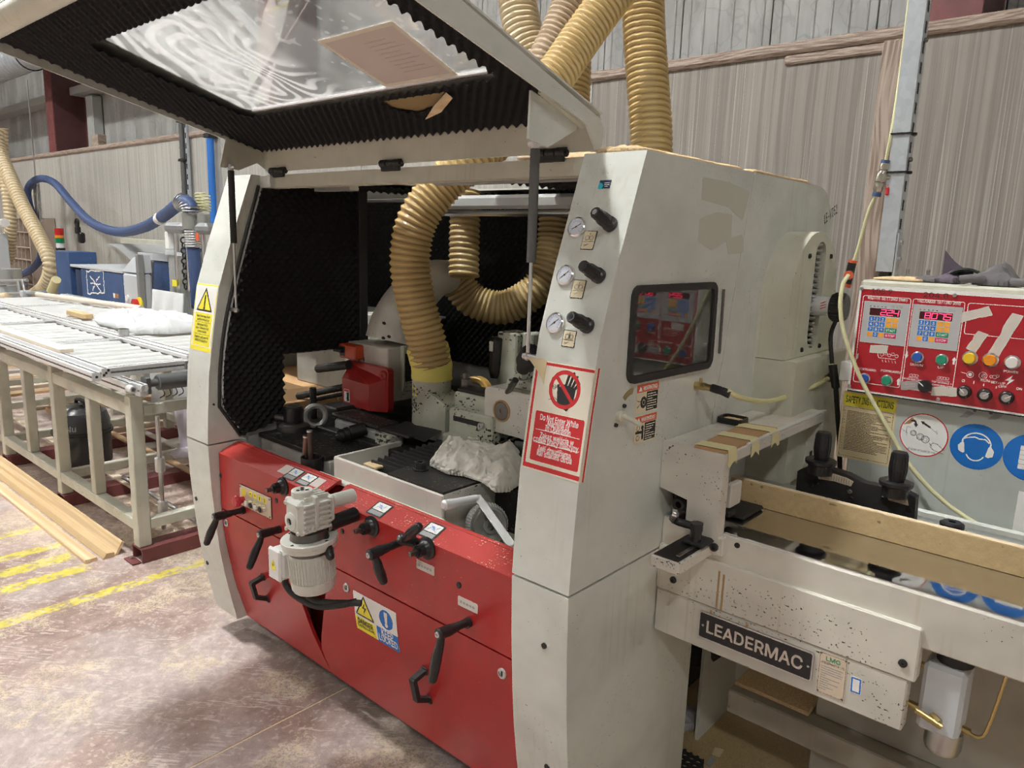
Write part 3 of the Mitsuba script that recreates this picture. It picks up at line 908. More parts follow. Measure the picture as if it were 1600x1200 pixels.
    part(k, 'plate_edge', f.prism(rrect(-.002, -.002, W + .002, H + .002, .003), -.0004, .001), 'ink_black')
    part(k, 'yellow_disc', f.prism(disc(.027, H - .022, .015), .003, .0035), 'ink_yellow')
    part(k, 'yellow_label', cat(*[f.rect(x, H - .028, x + .02, H - .008, .003, .0035) for x in (.062, .092, .122, .152)]), 'ink_yellow')
    part(k, 'label_marks', cat(*[f.rect(x + .006, H - .018, x + .014, H - .015, .0035, .0038) for x in (.062, .092)] + [f.rect(x + .0085, H - .025, x + .0115, H - .012, .0035, .0038) for x in (.122, .152)]), 'ink_black')
    n = f.n
    part(k, 'stop_button', cat(lathe([(0, 0), (.011, 0), (.012, .018), (.020, .02), (.0215, .027), (.018, .035), (0, .037)], f.at(.024, .024, .003), n)), 'button_red')
    for i, x in enumerate((.068, .098, .128, .158)):
        q = f.at(x, .026, .003)
        b = part(k, 'button', lathe([(0, 0), (.0125, 0), (.0125, .014), (.0115, .016), (.009, .016), (.009, .013), (0, .013)], q, n), 'chrome')
        part(b, 'button_cap', lathe([(0, .013), (.0088, .013), (.0088, .018), (.0075, .019), (0, .019)], q, n), ('paper_white', 'ink_black', 'paper_white', 'ink_black')[i])
    for a, b in ((.006, .006), (W - .006, .006), (.006, H - .006), (W - .006, H - .006)):
        part(k, 'screw', screw(f.at(a, b, .003), n, .003, .002), 'dark_steel')

    # ---- small pictogram labels on the cap, one worn pale one beside them
    ups = unit(V(0, 1.301 - 1.2335, .7955 - .767))
    for c, w, h in (((-2.034, 1.262, 0.782), .062, .055), ((-1.96, 1.262, 0.782), .066, .055), ((-1.595, 1.267, 0.782), .066, .055), ((-1.376, 1.264, 0.782), .062, .056)):
        c = V(c[0], 1.2675, .7814) + V(0, 0, .0005)
        tl, tr, bl = c - V(w / 2, 0, 0) + ups * h / 2, c + V(w / 2, 0, 0) + ups * h / 2, c - V(w / 2, 0, 0) - ups * h / 2
        f = Frame(tl, tr, bl)
        k = part(M, 'cap_label', f.prism(rrect(0, 0, f.W, f.H, .003), 0, .0008), 'ink_black', 'small black and white pictogram label')
        part(k, 'white_field', f.rect(.006, .022, f.W - .006, f.H - .004, .0008, .0011), 'paper_white')
        part(k, 'grey_field', f.rect(.006, .004, f.W - .006, .019, .0008, .0011), 'ink_grey')
        ln = [stroke([(.014, .028), (.026, .044), (.036, .03), (.048, .046)], .0012), stroke([(.018, .044), (.046, .027)], .0010), disc(.03, .037, .005).difference(disc(.03, .037, .0038))]
        part(k, 'pictogram', f.prism(unary_union(ln), .0011, .0014), 'ink_blue')
    for c in ((-2.087, 1.27, 0.785), (-1.91, 1.264, 0.779)):
        c = V(c[0], 1.272, .7836) + V(0, 0, .0004)
        f = Frame(c + ups * .02 - V(.025, 0, 0), c + ups * .02 + V(.025, 0, 0), c - ups * .02 - V(.025, 0, 0))
        sticker(M, 'worn_label', f, 'paper_pink')
    for p in ((-1.362, 1.234, 0.6927), (-1.203, 1.234, 0.6454)):
        p = V(*p)
        f = Frame(p + V(-.035, -.0006, .014), p + V(.035, -.0006, .014), p + V(-.035, -.0006, -.012))
        k = sticker(M, 'worn_label', f, 'paper_pink')
        part(k, 'faded_print', cat(*[f.rect(.008 + .011 * i, .009, .015 + .011 * i, .015, .0006, .0009) for i in range(5)]), 'ink_grey')

    # ---- DANGER / KEEP LOCKED sticker
    f = ProfFrame(RED, -1.681, .388, -1.484, .516, .0008)
    W, H = f.W, f.H
    k = sticker(M, 'danger_sticker', f, 'paper_white', 'white sticker DANGER and KEEP LOCKED in yellow and blue', .0006, .003)
    part(k, 'yellow_field', f.rect(0, .0, W * .48, H * .36, .0006, .001), 'ink_yellow')
    part(k, 'blue_field', f.rect(W * .52, -.001, W, H * .40, .0006, .001), 'ink_blue')
    tri = Polygon([(W * .05, H * .44), (W * .45, H * .44), (W * .25, H * .94)]).buffer(.003)
    part(k, 'triangle_border', f.prism(tri, .0006, .001), 'ink_black')
    part(k, 'triangle', f.prism(tri.buffer(-.005), .001, .0013), 'ink_yellow')
    part(k, 'lightning_bolt', f.prism(Polygon([(W * .27, H * .82), (W * .2, H * .64), (W * .255, H * .66), (W * .23, H * .5), (W * .305, H * .69), (W * .25, H * .68)]), .0013, .0016), 'ink_black')
    part(k, 'blue_disc', f.prism(disc(W * .76, H * .68, H * .235), .0006, .001), 'ink_blue')
    part(k, 'exclamation_mark', f.prism(unary_union([Polygon([(W * .735, H * .84), (W * .785, H * .84), (W * .77, H * .62), (W * .75, H * .62)]).buffer(.003), disc(W * .76, H * .54, .007)]), .001, .0013), 'paper_white')
    part(k, 'lettering', cat(f.text('DANGER', W * .24, H * .2, .017, .001, width=W * .36, align='center', bold=True), f.text('ELECTRICAL HAZARD', W * .24, H * .1, .009, .001, width=W * .40, align='center')), 'ink_black')
    part(k, 'lettering', cat(f.text('KEEP', W * .76, H * .22, .022, .001, width=W * .27, align='center', bold=True), f.text('LOCKED', W * .76, H * .06, .022, .001, width=W * .42, align='center', bold=True)), 'paper_white')


def moulder_motor(M):
    """The geared motor that hangs in front of the red panel."""
    ax = unit(V(-.04, -.06, 1.0))               # nearly upright
    c = V(*(-1.673, 1.085, 0.7304))                # centre of the top of the flange
    G = part(M, 'geared_motor', lathe([(0, -.002), (.058, -.002), (.0595, -.008), (.0595, -.076), (.058, -.08), (0, -.08)], c - ax * .040, ax, 40), 'motor_paint', 'off-white geared motor with terminal box')
    part(G, 'flange', lathe([(0, -.028), (.070, -.028), (.074, -.024), (.074, -.014), (.077, -.012), (.077, -.002), (.074, 0), (0, 0)], c, ax, 48), 'motor_paint')
    part(G, 'neck', lathe([(0, -.046), (.056, -.046), (.053, -.028), (0, -.028)], c, ax, 40), 'dark_steel')
    part(G, 'end_bell', lathe([(0, -.08), (.060, -.08), (.0615, -.084), (.0605, -.104), (.056, -.112), (0, -.114)], c - ax * .040, ax, 40), 'motor_paint')
    a, b, d = basis_of(ax)
    fins = []
    for i in range(44):
        t = 2 * np.pi * i / 44
        r = np.cos(t) * a + np.sin(t) * b
        s = np.cross(ax, r)
        p0 = c - ax * .050
        fins.append(hull([p0 - ax * h + r * q + s * w for h in (0, .068) for q, w in ((.0585, .0015), (.0585, -.0015), (.0635, .001), (.0635, -.001))]))
    part(G, 'cooling_fins', cat(*fins), 'motor_paint', smooth=False)
    for t in (.4, 1.9, 3.4, 4.9):
        r = np.cos(t) * a + np.sin(t) * b
        part(G, 'flange_hole', cyl(c + r * .066 - ax * .001, c + r * .066 + ax * .0008, .0045, n=12), 'ink_black')
    # gearbox
    g = c + V(.004, -.004, .070)
    X, Y, Z = .038, .050, .050
    part(G, 'gear_housing', hull(bevel_pts(g - V(X, Y, Z), g + V(X, Y, Z), .012)), 'motor_paint', smooth=20)
    part(G, 'gear_collar', lathe([(0, 0), (.048, 0), (.052, -.020), (0, -.020)], c + ax * .0205, ax, 32), 'dark_steel')
    ribs = []
    for z in np.linspace(-.036, .036, 6):
        ribs.append(box(g[0] + X - .003, g[0] + X + .006, g[1] - Y + .012, g[1] + Y - .004, g[2] + z - .003, g[2] + z + .003, .001))
    for x in np.linspace(-.022, .028, 4):
        ribs.append(box(g[0] + x - .003, g[0] + x + .003, g[1] - Y + .02, g[1] + Y - .004, g[2] + Z - .003, g[2] + Z + .006, .001))
    ribs.append(box(g[0] - X, g[0] + X + .007, g[1] - .006, g[1] + .006, g[2] - Z + .02, g[2] + Z + .007, .002))
    part(G, 'housing_ribs', cat(*ribs), 'motor_paint', smooth=20)
    part(G, 'bore_ring', lathe([(.011, 0), (.025, 0), (.025, .005), (.0155, .008), (.011, .008), (.011, .0)], g + V(-.004, -Y + .001, -.012), (0, -1, 0), 28), 'motor_paint')
    part(G, 'bore', cyl(g + V(-.004, -Y - .001, -.012), g + V(-.004, -Y + .001, -.012), .0135), 'grime')
    for x, z in ((-.028, .036), (.028, .036), (-.028, -.038), (.028, -.038)):
        part(G, 'housing_screw', screw(g + V(x, -Y + .001, z), (0, -1, 0), .006, .005), 'motor_paint')
    part(G, 'drain_screw', screw(g + V(X + .004, -.01, -.03), (1, 0, 0), .009, .006), 'motor_paint')
    part(G, 'top_cover', lathe([(0, 0), (.029, 0), (.029, .016), (.027, .018), (.016, .018), (.014, .016), (0, .016)], g + V(-.008, -.012, Z), (0, 0, 1), 28), 'motor_paint')
    part(G, 'breather', cat(*[cyl(g + V(-.008 + q[0], -.012 + q[1], Z + .017), g + V(-.008 + q[0], -.012 + q[1], Z + .019), .005, n=10) for q in ((0, 0), (.012, .008), (-.012, .008), (0, -.013))]), 'dark_steel')
    part(G, 'output_shaft', cat(cyl(g + V(.004, Y - .01, .016), g + V(.004, .145, .016), .020, n=24), box(g[0] - .03, g[0] + .036, g[1] + Y, g[1] + Y + .015, g[2] - .03, g[2] + .045, .006)), 'motor_paint')
    part(G, 'lock_nut', screw(g + V(-X - .001, -Y + .02, .035), (-1, -.3, 0), .009, .012), 'motor_paint')
    # terminal box on the left side
    t = c + V(-.092, -.022, -.096)
    k = part(G, 'terminal_box', hull(np.vstack([bevel_pts(t - V(.026, .032, .042), t + V(.036, .030, .046), .01)])), 'white_plastic', 'white terminal box', smooth=20)
    part(k, 'box_lid', hull(bevel_pts(t - V(.028, .036, .046), t + V(.032, -.024, .049), .006)), 'white_plastic', smooth=20)
    f = Frame(t + V(-.012, -.0368, .016), t + V(.014, -.0368, .016), t + V(-.012, -.0368, -.012))
    tri = Polygon([(0, 0), (f.W, 0), (f.W / 2, f.H)]).buffer(.001)
    part(k, 'hazard_sticker', f.prism(tri, 0, .0004), 'ink_yellow', smooth=False)
    part(k, 'hazard_bolt', f.prism(Polygon([(.014, .021), (.009, .012), (.013, .0125), (.011, .004), (.0165, .014), (.0128, .0138)]), .0004, .0007), 'ink_black', smooth=False)
    # black cables
    p0 = t + V(0, 0, -.042)
    part(G, 'cable', tube([p0 + V(0, .0, .01), p0 + V(.005, 0, -.03), p0 + V(.045, .01, -.055), p0 + V(.11, .03, -.066), p0 + V(.17, .06, -.052), p0 + V(.20, .10, -.045)], .0095, 14), 'black_rubber')
    q0 = c - ax * .152 + V(-.01, -.02, 0)
    part(G, 'cable', tube([q0 + V(0, 0, .01), q0 + V(.0, .005, -.025), q0 + V(.04, .03, -.038), q0 + V(.13, .09, -.03)], .009, 14), 'black_rubber')


class ProfFrame(Frame):
    """A frame bent round a (y, z) outline: u along x, v up along the outline, n outwards."""

    def __init__(self, prof, x0, z0, x1, z1, lift=0.0):
        zs = np.linspace(z0 - .05, z1 + .05, 60)
        ys = np.array([interp(prof, z) for z in zs])
        s = np.concatenate([[0], np.cumsum(np.hypot(np.diff(ys), np.diff(zs)))])
        s0, s1 = np.interp(z0, zs, s), np.interp(z1, zs, s)
        self.s, self.ys, self.zs, self.x0, self.s0, self.lift = s, ys, zs, x0, s0, lift
        self.W, self.H = x1 - x0, s1 - s0
        self.o = self.at(0, 0)
        p, q = self.at(self.W / 2, self.H / 2), self.at(self.W / 2, self.H / 2 + .01)
        self.u, self.v = V(1, 0, 0), unit(q - p)
        self.n = np.cross(self.u, self.v)

    def at(self, a, b, c=0.0):
        return self.map(np.array([[a, b, c]]))[0]

    def map(self, q):
        s = self.s0 + q[:, 1]
        y, z = np.interp(s, self.s, self.ys), np.interp(s, self.s, self.zs)
        dy, dz = np.interp(s + .01, self.s, self.ys) - np.interp(s - .01, self.s, self.ys), np.interp(s + .01, self.s, self.zs) - np.interp(s - .01, self.s, self.zs)
        L = np.hypot(dy, dz)
        c = q[:, 2] + self.lift
        return np.stack([self.x0 + q[:, 0], y - dz / L * c, z + dy / L * c], 1)

    def place(self, mesh):
        m = mesh
        if m.extents[1] > .05:
            v, f = trimesh.remesh.subdivide_to_size(m.vertices, m.faces, .035, max_iter=12)
            m = trimesh.Trimesh(v, f, process=False)
        m = m.copy()
        m.vertices = self.map(np.asarray(m.vertices))
        return m


def hood_z(y, d=0.0):
    return 1.851 - .243 * (y - 1.304) + d


def moulder_hood(M):
    x0, x1 = -2.472, -1.028
    top = lambda y: 1.836 + (2.084 - 1.836) * (1.45 - y) / (1.45 - .64)
    plate = Polygon([(1.455, top(1.455)), (.632, top(.632)), (.632, top(.632) - .004), (1.455, top(1.455) - .004)])
    win = rrect(-2.165, .785, -1.13, 1.222, .03)
    # top plate with the window cut out
    F = Frame((x0, .632, top(.632)), (x1, .632, top(.632)), (x0, 1.455, top(1.455)))   # looking up at the underside
    k = F.H / (1.455 - .632)
    flat = sbox(0, 0, F.W, F.H).difference(rrect(-2.165 - x0, (1.455 - 1.222) * k, -1.13 - x0, (1.455 - .785) * k, .03))
    H = part(M, 'hood', F.prism(flat, -.004, 0), 'white_paint', 'raised white hood with a foam-lined underside and a clear window')
    for xa, xb in ((x0, x0 + .006), (x1 - .006, x1)):
        fl = [(1.452, 1.836), (.632, top(.632)), (.632, hood_z(.632)), (1.304, hood_z(1.304)), (1.455, 1.765)]
        if xa > -2:
            fl = [(1.452, 1.824), (.632, top(.632)), (.632, hood_z(.632)), (1.232, 1.853), (1.40, 1.806), (1.44, 1.757), (1.456, 1.757), (1.465, 1.768), (1.467, 1.80)]
        part(H, 'side_flange', prof_x(fl, xa, xb), 'white_paint')
    part(H, 'back_flange', prof_x([(1.467, 1.80), (1.455, 1.835), (1.449, 1.834), (1.452, 1.757), (1.463, 1.757)], x0 + .006, x1 - .006), 'cover_cream', 'cream back edge of the hood above the hinges')
    part(H, 'front_bar', cat(cyl((x0, .632, 2.043), (x1, .632, 2.043), .031, n=24)), 'cover_cream', 'rounded cream front edge of the hood')
    part(H, 'gusset', prof_x([(1.231, 1.853), (1.228, 1.757), (1.293, 1.747), (1.392, 1.795), (1.392, 1.815)], x1 - .028, x1 - .022), 'white_paint')
    part(H, 'gusset', prof_x([(1.30, 1.853), (1.275, 1.757), (1.342, 1.752), (1.434, 1.792), (1.434, 1.82)], x0 + .020, x0 + .026), 'cover_cream')
    part(H, 'corner_brace', prof_x([(1.25, 1.85), (1.26, 1.872), (1.42, 1.826), (1.40, 1.80), (1.385, 1.806)], x1 - .021, x1 - .007), 'cover_cream')
    # foam lining
    fz = lambda y: top(y) - .006 - .030 * (1.44 - y) / .775
    G = Frame((x0 + .012, .665, fz(.665)), (x1 - .03, .665, fz(.665)), (x0 + .012, 1.44, fz(1.44)))
    k = G.H / (1.44 - .665)
    hole = rrect(-2.165 - x0 - .012, (1.44 - 1.222) * k, -1.13 - x0 - .012, (1.44 - .785) * k, .03)
    torn = Polygon([(q[0] - x0 - .012, (1.44 - q[1]) * k) for q in ((-1.553, 1.251, 1.864), (-1.45, 1.247, 1.865), (-1.338, 1.247, 1.865), (-1.396, 1.289, 1.855), (-1.503, 1.314, 1.849), (-1.554, 1.283, 1.856))]).buffer(.006)
    part(H, 'foam_lining', foam(G, sbox(0, 0, G.W, G.H).difference(hole).difference(torn), .0215, .0115, .003), 'foam_black', 'black egg-crate foam lining', smooth=True)
    # window pane with its trims
    W = part(H, 'window_pane', F.prism(rrect(-2.18 - x0, (1.455 - 1.237) * F.H / .823, -1.115 - x0, (1.455 - .77) * F.H / .823, .03), .0005, .0015), 'hood_pane', 'scratched clear hood window with white smears', smooth=False)
    k2 = F.H / .823
    b = (1.455 - 1.222) * k2
    part(W, 'trim_strip', F.rect(-2.13 - x0, b - .004, -1.15 - x0, b + .004, -.002, .008, .001), 'aluminium')
    def onh(p, c):
        return V(p[0], p[1], 0)
    q = [(-1.49, 1.021, 1.92), (-1.238, 1.019, 1.92), (-1.258, 1.215, 1.873), (-1.5, 1.216, 1.872)]
    poly = Polygon([(a[0] - x0, (1.455 - a[1]) * k2) for a in q])
    c = part(W, 'paper_card', F.prism(poly, .002, .003), 'paper_pink', 'faded sheet of paper in a plastic sleeve on the window', smooth=False)
    part(c, 'card_border', F.prism(poly.buffer(.004).difference(poly.buffer(-.008)), .003, .0035), 'ink_cream', smooth=False)
    cen = poly.centroid
    lines = []
    a, bb, cc = np.array(poly.exterior.coords)[0], np.array(poly.exterior.coords)[1], np.array(poly.exterior.coords)[3]
    for i in range(9):
        s = .2 + .075 * i
        p = a + (cc - a) * s
        lines.append(stroke([p + (bb - a) * .45, p + (bb - a) * (.78 + .06 * ((i * 7) % 3 - 1))], .004))
    part(c, 'faded_print', F.prism(unary_union(lines), .003, .0034), 'paper_faint', smooth=False)
    # torn spot in the foam with glue
    part(H, 'glue_patch', G.prism(torn.buffer(.004), .0, .0015), 'glue', 'yellowish glue where the foam is torn', smooth=False)
    # gas struts
    for x, y0, r, zt, zm, zb in ((-2.425, 1.302, .0105, 1.757, 1.507, 1.277), (-1.092, 1.300, .0108, 1.757, 1.50, 1.285)):
        S = part(M, 'gas_strut', lathe([(0, 0), (r, 0), (r, zt - zm - .012), (r * .9, zt - zm - .01), (0, zt - zm - .01)], (x, y0, zm), (0, 0, 1), 24), 'black_rubber' if x < -2 else 'alu_dark', 'gas strut holding up the hood')
        part(S, 'rod', cyl((x, y0, zb), (x, y0, zm), .0045, n=14), 'chrome')
        part(S, 'upper_joint', cat(cyl((x - .018, y0, zt), (x + .03, y0, zt), .006, n=12), cyl((x, y0, zt - .014), (x, y0, zt + .01), .009, n=14)), 'white_plastic' if x > -2 else 'steel')
        sx = -1 if x < -2 else 1
        part(S, 'lower_joint', cat(cyl((x + sx * .045, y0, zb), (x - .012, y0, zb), .0075, n=14), trimesh.creation.icosphere(2, .0105).apply_translation((x, y0, zb))), 'steel')


def moulder_gauges(M):
    """Everything on the sloping front of the right post and on the left post."""
    pf = ProfFrame(POST, XRI, .80, XR, 1.743)
    def uv(p):
        s = np.interp(p[2], pf.zs, pf.s) - pf.s0
        return p[0] - pf.x0, s
    for g, kb, tl, rb, ang in (((-0.9941, 1.339, 1.579), (-0.9087, 1.341, 1.586), (-0.9729, 1.336, 1.573), (-0.9182, 1.322, 1.533), 0.6),
                               ((-0.9919, 1.302, 1.476), (-0.9049, 1.303, 1.479), (-0.969, 1.3, 1.469), (-0.917, 1.288, 1.43), .8),
                               ((-0.9892, 1.27, 1.374), (-0.9043, 1.27, 1.376), (-0.9631, 1.266, 1.363), (-0.9158, 1.258, 1.328), .8)):
        a, b = uv(g)
        o = pf.at(a, b)
        n = unit(pf.at(a, b, .01) - o)
        k = part(M, 'pressure_gauge', lathe([(0, 0), (.0225, 0), (.0235, .002), (.0225, .007), (.0195, .009), (.0188, .006), (0, .006)], o - n * .0005, n, 36), 'chrome', 'small round pressure gauge with chrome ring')
        u = unit(V(1, 0, 0)); v = unit(np.cross(n, u))
        f = Frame(o + n * .0062 + (-u + v) * .02, o + n * .0062 + (u + v) * .02, o + n * .0062 + (-u - v) * .02)
        part(k, 'dial', f.prism(disc(.02, .02, .0186), -.0005, .0003), 'gauge_face', smooth=False)
        tick = [stroke([(.02 + .0125 * math.cos(t), .02 + .0125 * math.sin(t)), (.02 + .016 * math.cos(t), .02 + .016 * math.sin(t))], .0009) for t in np.linspace(-.7, 3.84, 13)]
        part(k, 'dial_scale', f.prism(unary_union(tick), .0003, .0006), 'ink_blue', smooth=False)
        part(k, 'needle', f.prism(unary_union([stroke([(.02 - .012 * math.cos(ang), .02 - .010 * math.sin(ang)), (.02 + .013 * math.cos(ang), .02 + .012 * math.sin(ang))], .0014), disc(.02, .02, .0024)]), .0006, .001), 'ink_black', smooth=False)
        part(k, 'glass', lathe([(0, .0078), (.0188, .0078), (.0188, .0082), (0, .0082)], o, n, 28), 'pane')
        # regulator knob
        a, b = uv(kb)
        o = pf.at(a, b)
        ax = unit(n + V(-.12, 0, .1))
        r = part(M, 'regulator_knob', lathe([(0, 0), (.0165, 0), (.0168, .010), (.013, .013), (.0125, .016), (.0142, .018), (.0145, .036), (.0128, .042), (.0125, .056), (.0105, .0595), (0, .0595)], o, ax, 28), 'black_plastic', 'black pressure regulator knob')
        aa, bb, dd = basis_of(ax)
        part(r, 'grip_ribs', cat(*[hull([o + dd * h + (math.cos(t + w) * aa + math.sin(t + w) * bb) * q for h in (.019, .035) for w, q in ((-.05, .0142), (.05, .0142), (0, .0152))]) for t in np.linspace(0, 2 * np.pi, 18, endpoint=False)]), 'black_plastic', smooth=False)
        part(r, 'cap_disc', lathe([(.0, .0595), (.006, .0595), (.006, .0602), (0, .0602)], o, ax, 20), 'ink_grey' if g[2] > 1.5 else 'black_matte')
        # cream pictogram plate
        (a0, b1), (a1, b0) = uv(tl), uv(rb)
        w, h = .034, b1 - b0
        f = ProfFrame(POST, pf.x0 + a0, float(np.interp(pf.s0 + b0, pf.s, pf.zs)), pf.x0 + a0 + w, float(np.interp(pf.s0 + b1, pf.s, pf.zs)), .0004)
        k = part(M, 'pictogram_plate', f.prism(rrect(0, 0, f.W, f.H, .002), 0, .0008), 'ink_black', 'small cream pictogram plate with black edge', smooth=False)
        part(k, 'cream_field', f.prism(rrect(.0014, .0014, f.W - .0014, f.H - .0014, .001), .0008, .0011), 'skin_card', smooth=False)
        c = [disc(.012, f.H * .62, .0055).difference(disc(.012, f.H * .62, .0047)), disc(.023, f.H * .62, .005).difference(disc(.023, f.H * .62, .0043)), stroke([(.004, f.H * .42), (.030, f.H * .42)], .0008), stroke([(.018, f.H * .55), (.018, f.H * .88)], .0008),
             stroke([(.006, f.H * .25), (.014, f.H * .25)], .0007), stroke([(.008, f.H * .15), (.018, f.H * .3)], .0006)]
        part(k, 'pictogram', f.prism(unary_union(c), .0011, .0014), 'ink_black', smooth=False)
    # small blue sticker
    p = (-0.951, 1.373, 1.673)
    f = ProfFrame(POST, p[0] - .016, p[2] - .009, p[0] + .014, p[2] + .009, .0004)
    k = part(M, 'blue_sticker', f.prism(rrect(0, 0, f.W, f.H, .001), 0, .0005), 'blue_dark', 'small blue sticker above the gauges', smooth=False)
    part(k, 'cyan_spot', f.prism(Polygon([(-.001, 0), (.009, -.002), (.012, .006), (.008, .012), (0, .014)]), .0005, .0008), 'ink_cyan', smooth=False)
    part(k, 'white_print', cat(f.rect(.013, .012, .028, .0135, .0005, .0008), f.rect(.014, .008, .027, .0095, .0005, .0008), f.rect(.016, .004, .024, .0055, .0005, .0008)), 'ink_white', smooth=False)

    # ---- DO NOT ENTER sign, wrapped a little round the corner of the post
    bl, tl = (-1.02, 1.213, 1.053), (-1.021, 1.252, 1.292)
    xl = XRI + .004
    f = ProfFrame(POST, xl, bl[2], XR - .0002, tl[2], .0006)
    W, H = f.W, f.H
    S = part(M, 'warning_sign', f.prism(rrect(0, 0, W, H, .001), 0, .0007), 'ink_cream', 'white and red sign Do Not Enter While Machine Is In Operation', smooth=False)
    b = .011
    outer = sbox(.003, .004, W, H - .003)
    part(S, 'red_border', f.prism(outer.difference(sbox(.003 + .006, .014, W + .01, H - .009)), .0007, .001), 'ink_red', smooth=False)
    y1 = H * .545
    part(S, 'red_field', f.prism(rrect(.020, .022, W - .006, y1, .004), .0007, .001), 'ink_red', smooth=False)
    cx, cy, R = W * .56, H * .775, H * .172
    part(S, 'pictogram_hand', f.prism(unary_union([Polygon([(cx - .012, cy - .03), (cx + .012, cy - .042), (cx + .024, cy - .02), (cx + .026, cy + .004), (cx - .006, cy + .008), (cx - .016, cy - .006)]).buffer(.003)] +
         [stroke([(cx + a, cy), (cx + c, cy + d)], .0065) for a, c, d in ((.0, .008, .036), (.009, .019, .037), (.017, .028, .031), (.023, .035, .018))] + [stroke([(cx - .008, cy - .02), (cx - .018, cy + .006)], .007)]), .0007, .001), 'ink_black', smooth=False)
    part(S, 'pictogram_person', f.prism(unary_union([disc(cx - .026, cy + .014, .013).difference(disc(cx - .026, cy + .014, .0117)), disc(cx - .028, cy + .002, .005).difference(disc(cx - .028, cy + .002, .004)), stroke([(cx - .043, cy + .004), (cx - .036, cy + .006)], .0012), stroke([(cx - .038, cy - .028), (cx - .024, cy - .02), (cx - .014, cy - .026)], .0012)]), .0007, .001), 'ink_black', smooth=False)
    ring = disc(cx, cy, R, 24).difference(disc(cx, cy, R * .79, 24))
    dx, dy = R * .62, R * .62
    part(S, 'prohibition_ring', f.prism(unary_union([ring, stroke([(cx - dx, cy + dy), (cx + dx, cy - dy)], R * .2)]), .001, .0013), 'ink_red', smooth=False)
    L = [('Do Not Enter While', .86, .81), ('Machine Is', .765, .46), ('In Operation', .67, .54), ('Zakaz wejścia w', .505, .72), ('czasie pracy maszyny.', .41, .98), ('Įeiti draudžiama,', .245, .72), ('kai staklės dirba', .15, .74)]
    fw, fh = W - .030, y1 - .022
    part(S, 'lettering', cat(*[f.text(s, .022 + fw / 2, .022 + fh * (q - .03), .0125, .001, width=fw * w, align='center', bold=True, depth=.0003) for s, q, w in L]), 'ink_white', smooth=False)
    part(S, 'rule', cat(*[f.rect(.026, .022 + fh * q, W - .012, .022 + fh * q + .0016, .001, .0013) for q in (.625, .365)]), 'ink_white', smooth=False)
    # the strip on the side face
    g = Frame((XR + .0006, interp(POST, tl[2]), tl[2] + .004), (XR + .0006, interp(POST, tl[2]) + .017, tl[2] + .004), (XR + .0006, interp(POST, tl[2]), bl[2]))
    zz = np.linspace(bl[2] + .0, tl[2], 9)
    strip = Polygon([(interp(POST, z) - .0002, z) for z in zz] + [(interp(POST, z) + .017, z) for z in zz[::-1]])
    part(S, 'side_strip', prof_x(strip, XR, XR + .0008), 'ink_cream', smooth=False)
    part(S, 'side_border', prof_x(Polygon([(interp(POST, z) + .009, z) for z in zz] + [(interp(POST, z) + .0145, z) for z in zz[::-1]]), XR + .0008, XR + .0012), 'ink_red', smooth=False)
    # curled upper left corner
    zt = tl[2]
    rows = []
    for i in range(6):
        t = i / 5
        z = zt - .05 + .052 * t
        y = interp(POST, z)
        rows.append([(xl + .03 - .042 * q * t, y - .002 - .016 * (q * t) ** 2, z + .002 * q) for q in np.linspace(0, 1, 6)])
    part(S, 'curled_corner', sheet(rows, .0008), 'paper_tan', 'curled corner of the sign')

    # ---- yellow sign on the left post
    a, b = (-2.63, 1.27, 1.357), (-2.631, 1.225, 1.119)
    f = ProfFrame(POST, XLO + .004, (-2.551, 1.225, 1.126)[2], XL - .004, (-2.544, 1.265, 1.361)[2], .0005)
    W, H = f.W, f.H
    S = part(M, 'caution_sign', f.prism(rrect(0, 0, W, H, .002), 0, .0006), 'paper_white', 'yellow and white sign Machine may start without warning', smooth=False)
    part(S, 'yellow_edge', f.prism(sbox(.001, .001, W - .001, H - .001).difference(sbox(.005, .016, W - .005, H - .006)), .0006, .0009), 'ink_yellow', smooth=False)
    tri = Polygon([(W * .14, H * .60), (W * .84, H * .60), (W * .49, H * .93)]).buffer(.002)
    part(S, 'triangle_border', f.prism(tri, .0006, .001), 'ink_black', smooth=False)
    part(S, 'triangle', f.prism(tri.buffer(-.006), .001, .0013), 'ink_yellow', smooth=False)
    part(S, 'exclamation_mark', f.prism(unary_union([stroke([(W * .49, H * .68), (W * .49, H * .82)], .009), disc(W * .49, H * .64, .006)]), .0013, .0016), 'ink_black', smooth=False)
    part(S, 'yellow_field', f.prism(rrect(W * .10, H * .08, W * .90, H * .565, .003), .0006, .001), 'ink_yellow', smooth=False)
    L = [('Machine may start', .50, .62), ('without warning', .45, .56), ('Maszyna może', .375, .5), ('się uruchomić bez', .325, .62), ('ostrzeżenia', .275, .42), ('Staklės gali pradėti', .19, .66), ('veikti be įspėjimo', .14, .6)]
    part(S, 'lettering', cat(*[f.text(s, W * .5, H * q, .0085, .001, width=W * w, align='center', bold=True, depth=.0003) for s, q, w in L]), 'ink_black', smooth=False)
    part(S, 'rule', cat(*[f.rect(W * .13, H * q, W * .87, H * q + .0015, .001, .0013) for q in (.425, .245)]), 'ink_black', smooth=False)


def side(p, q=None):
    return V(XR, p[1], p[2])


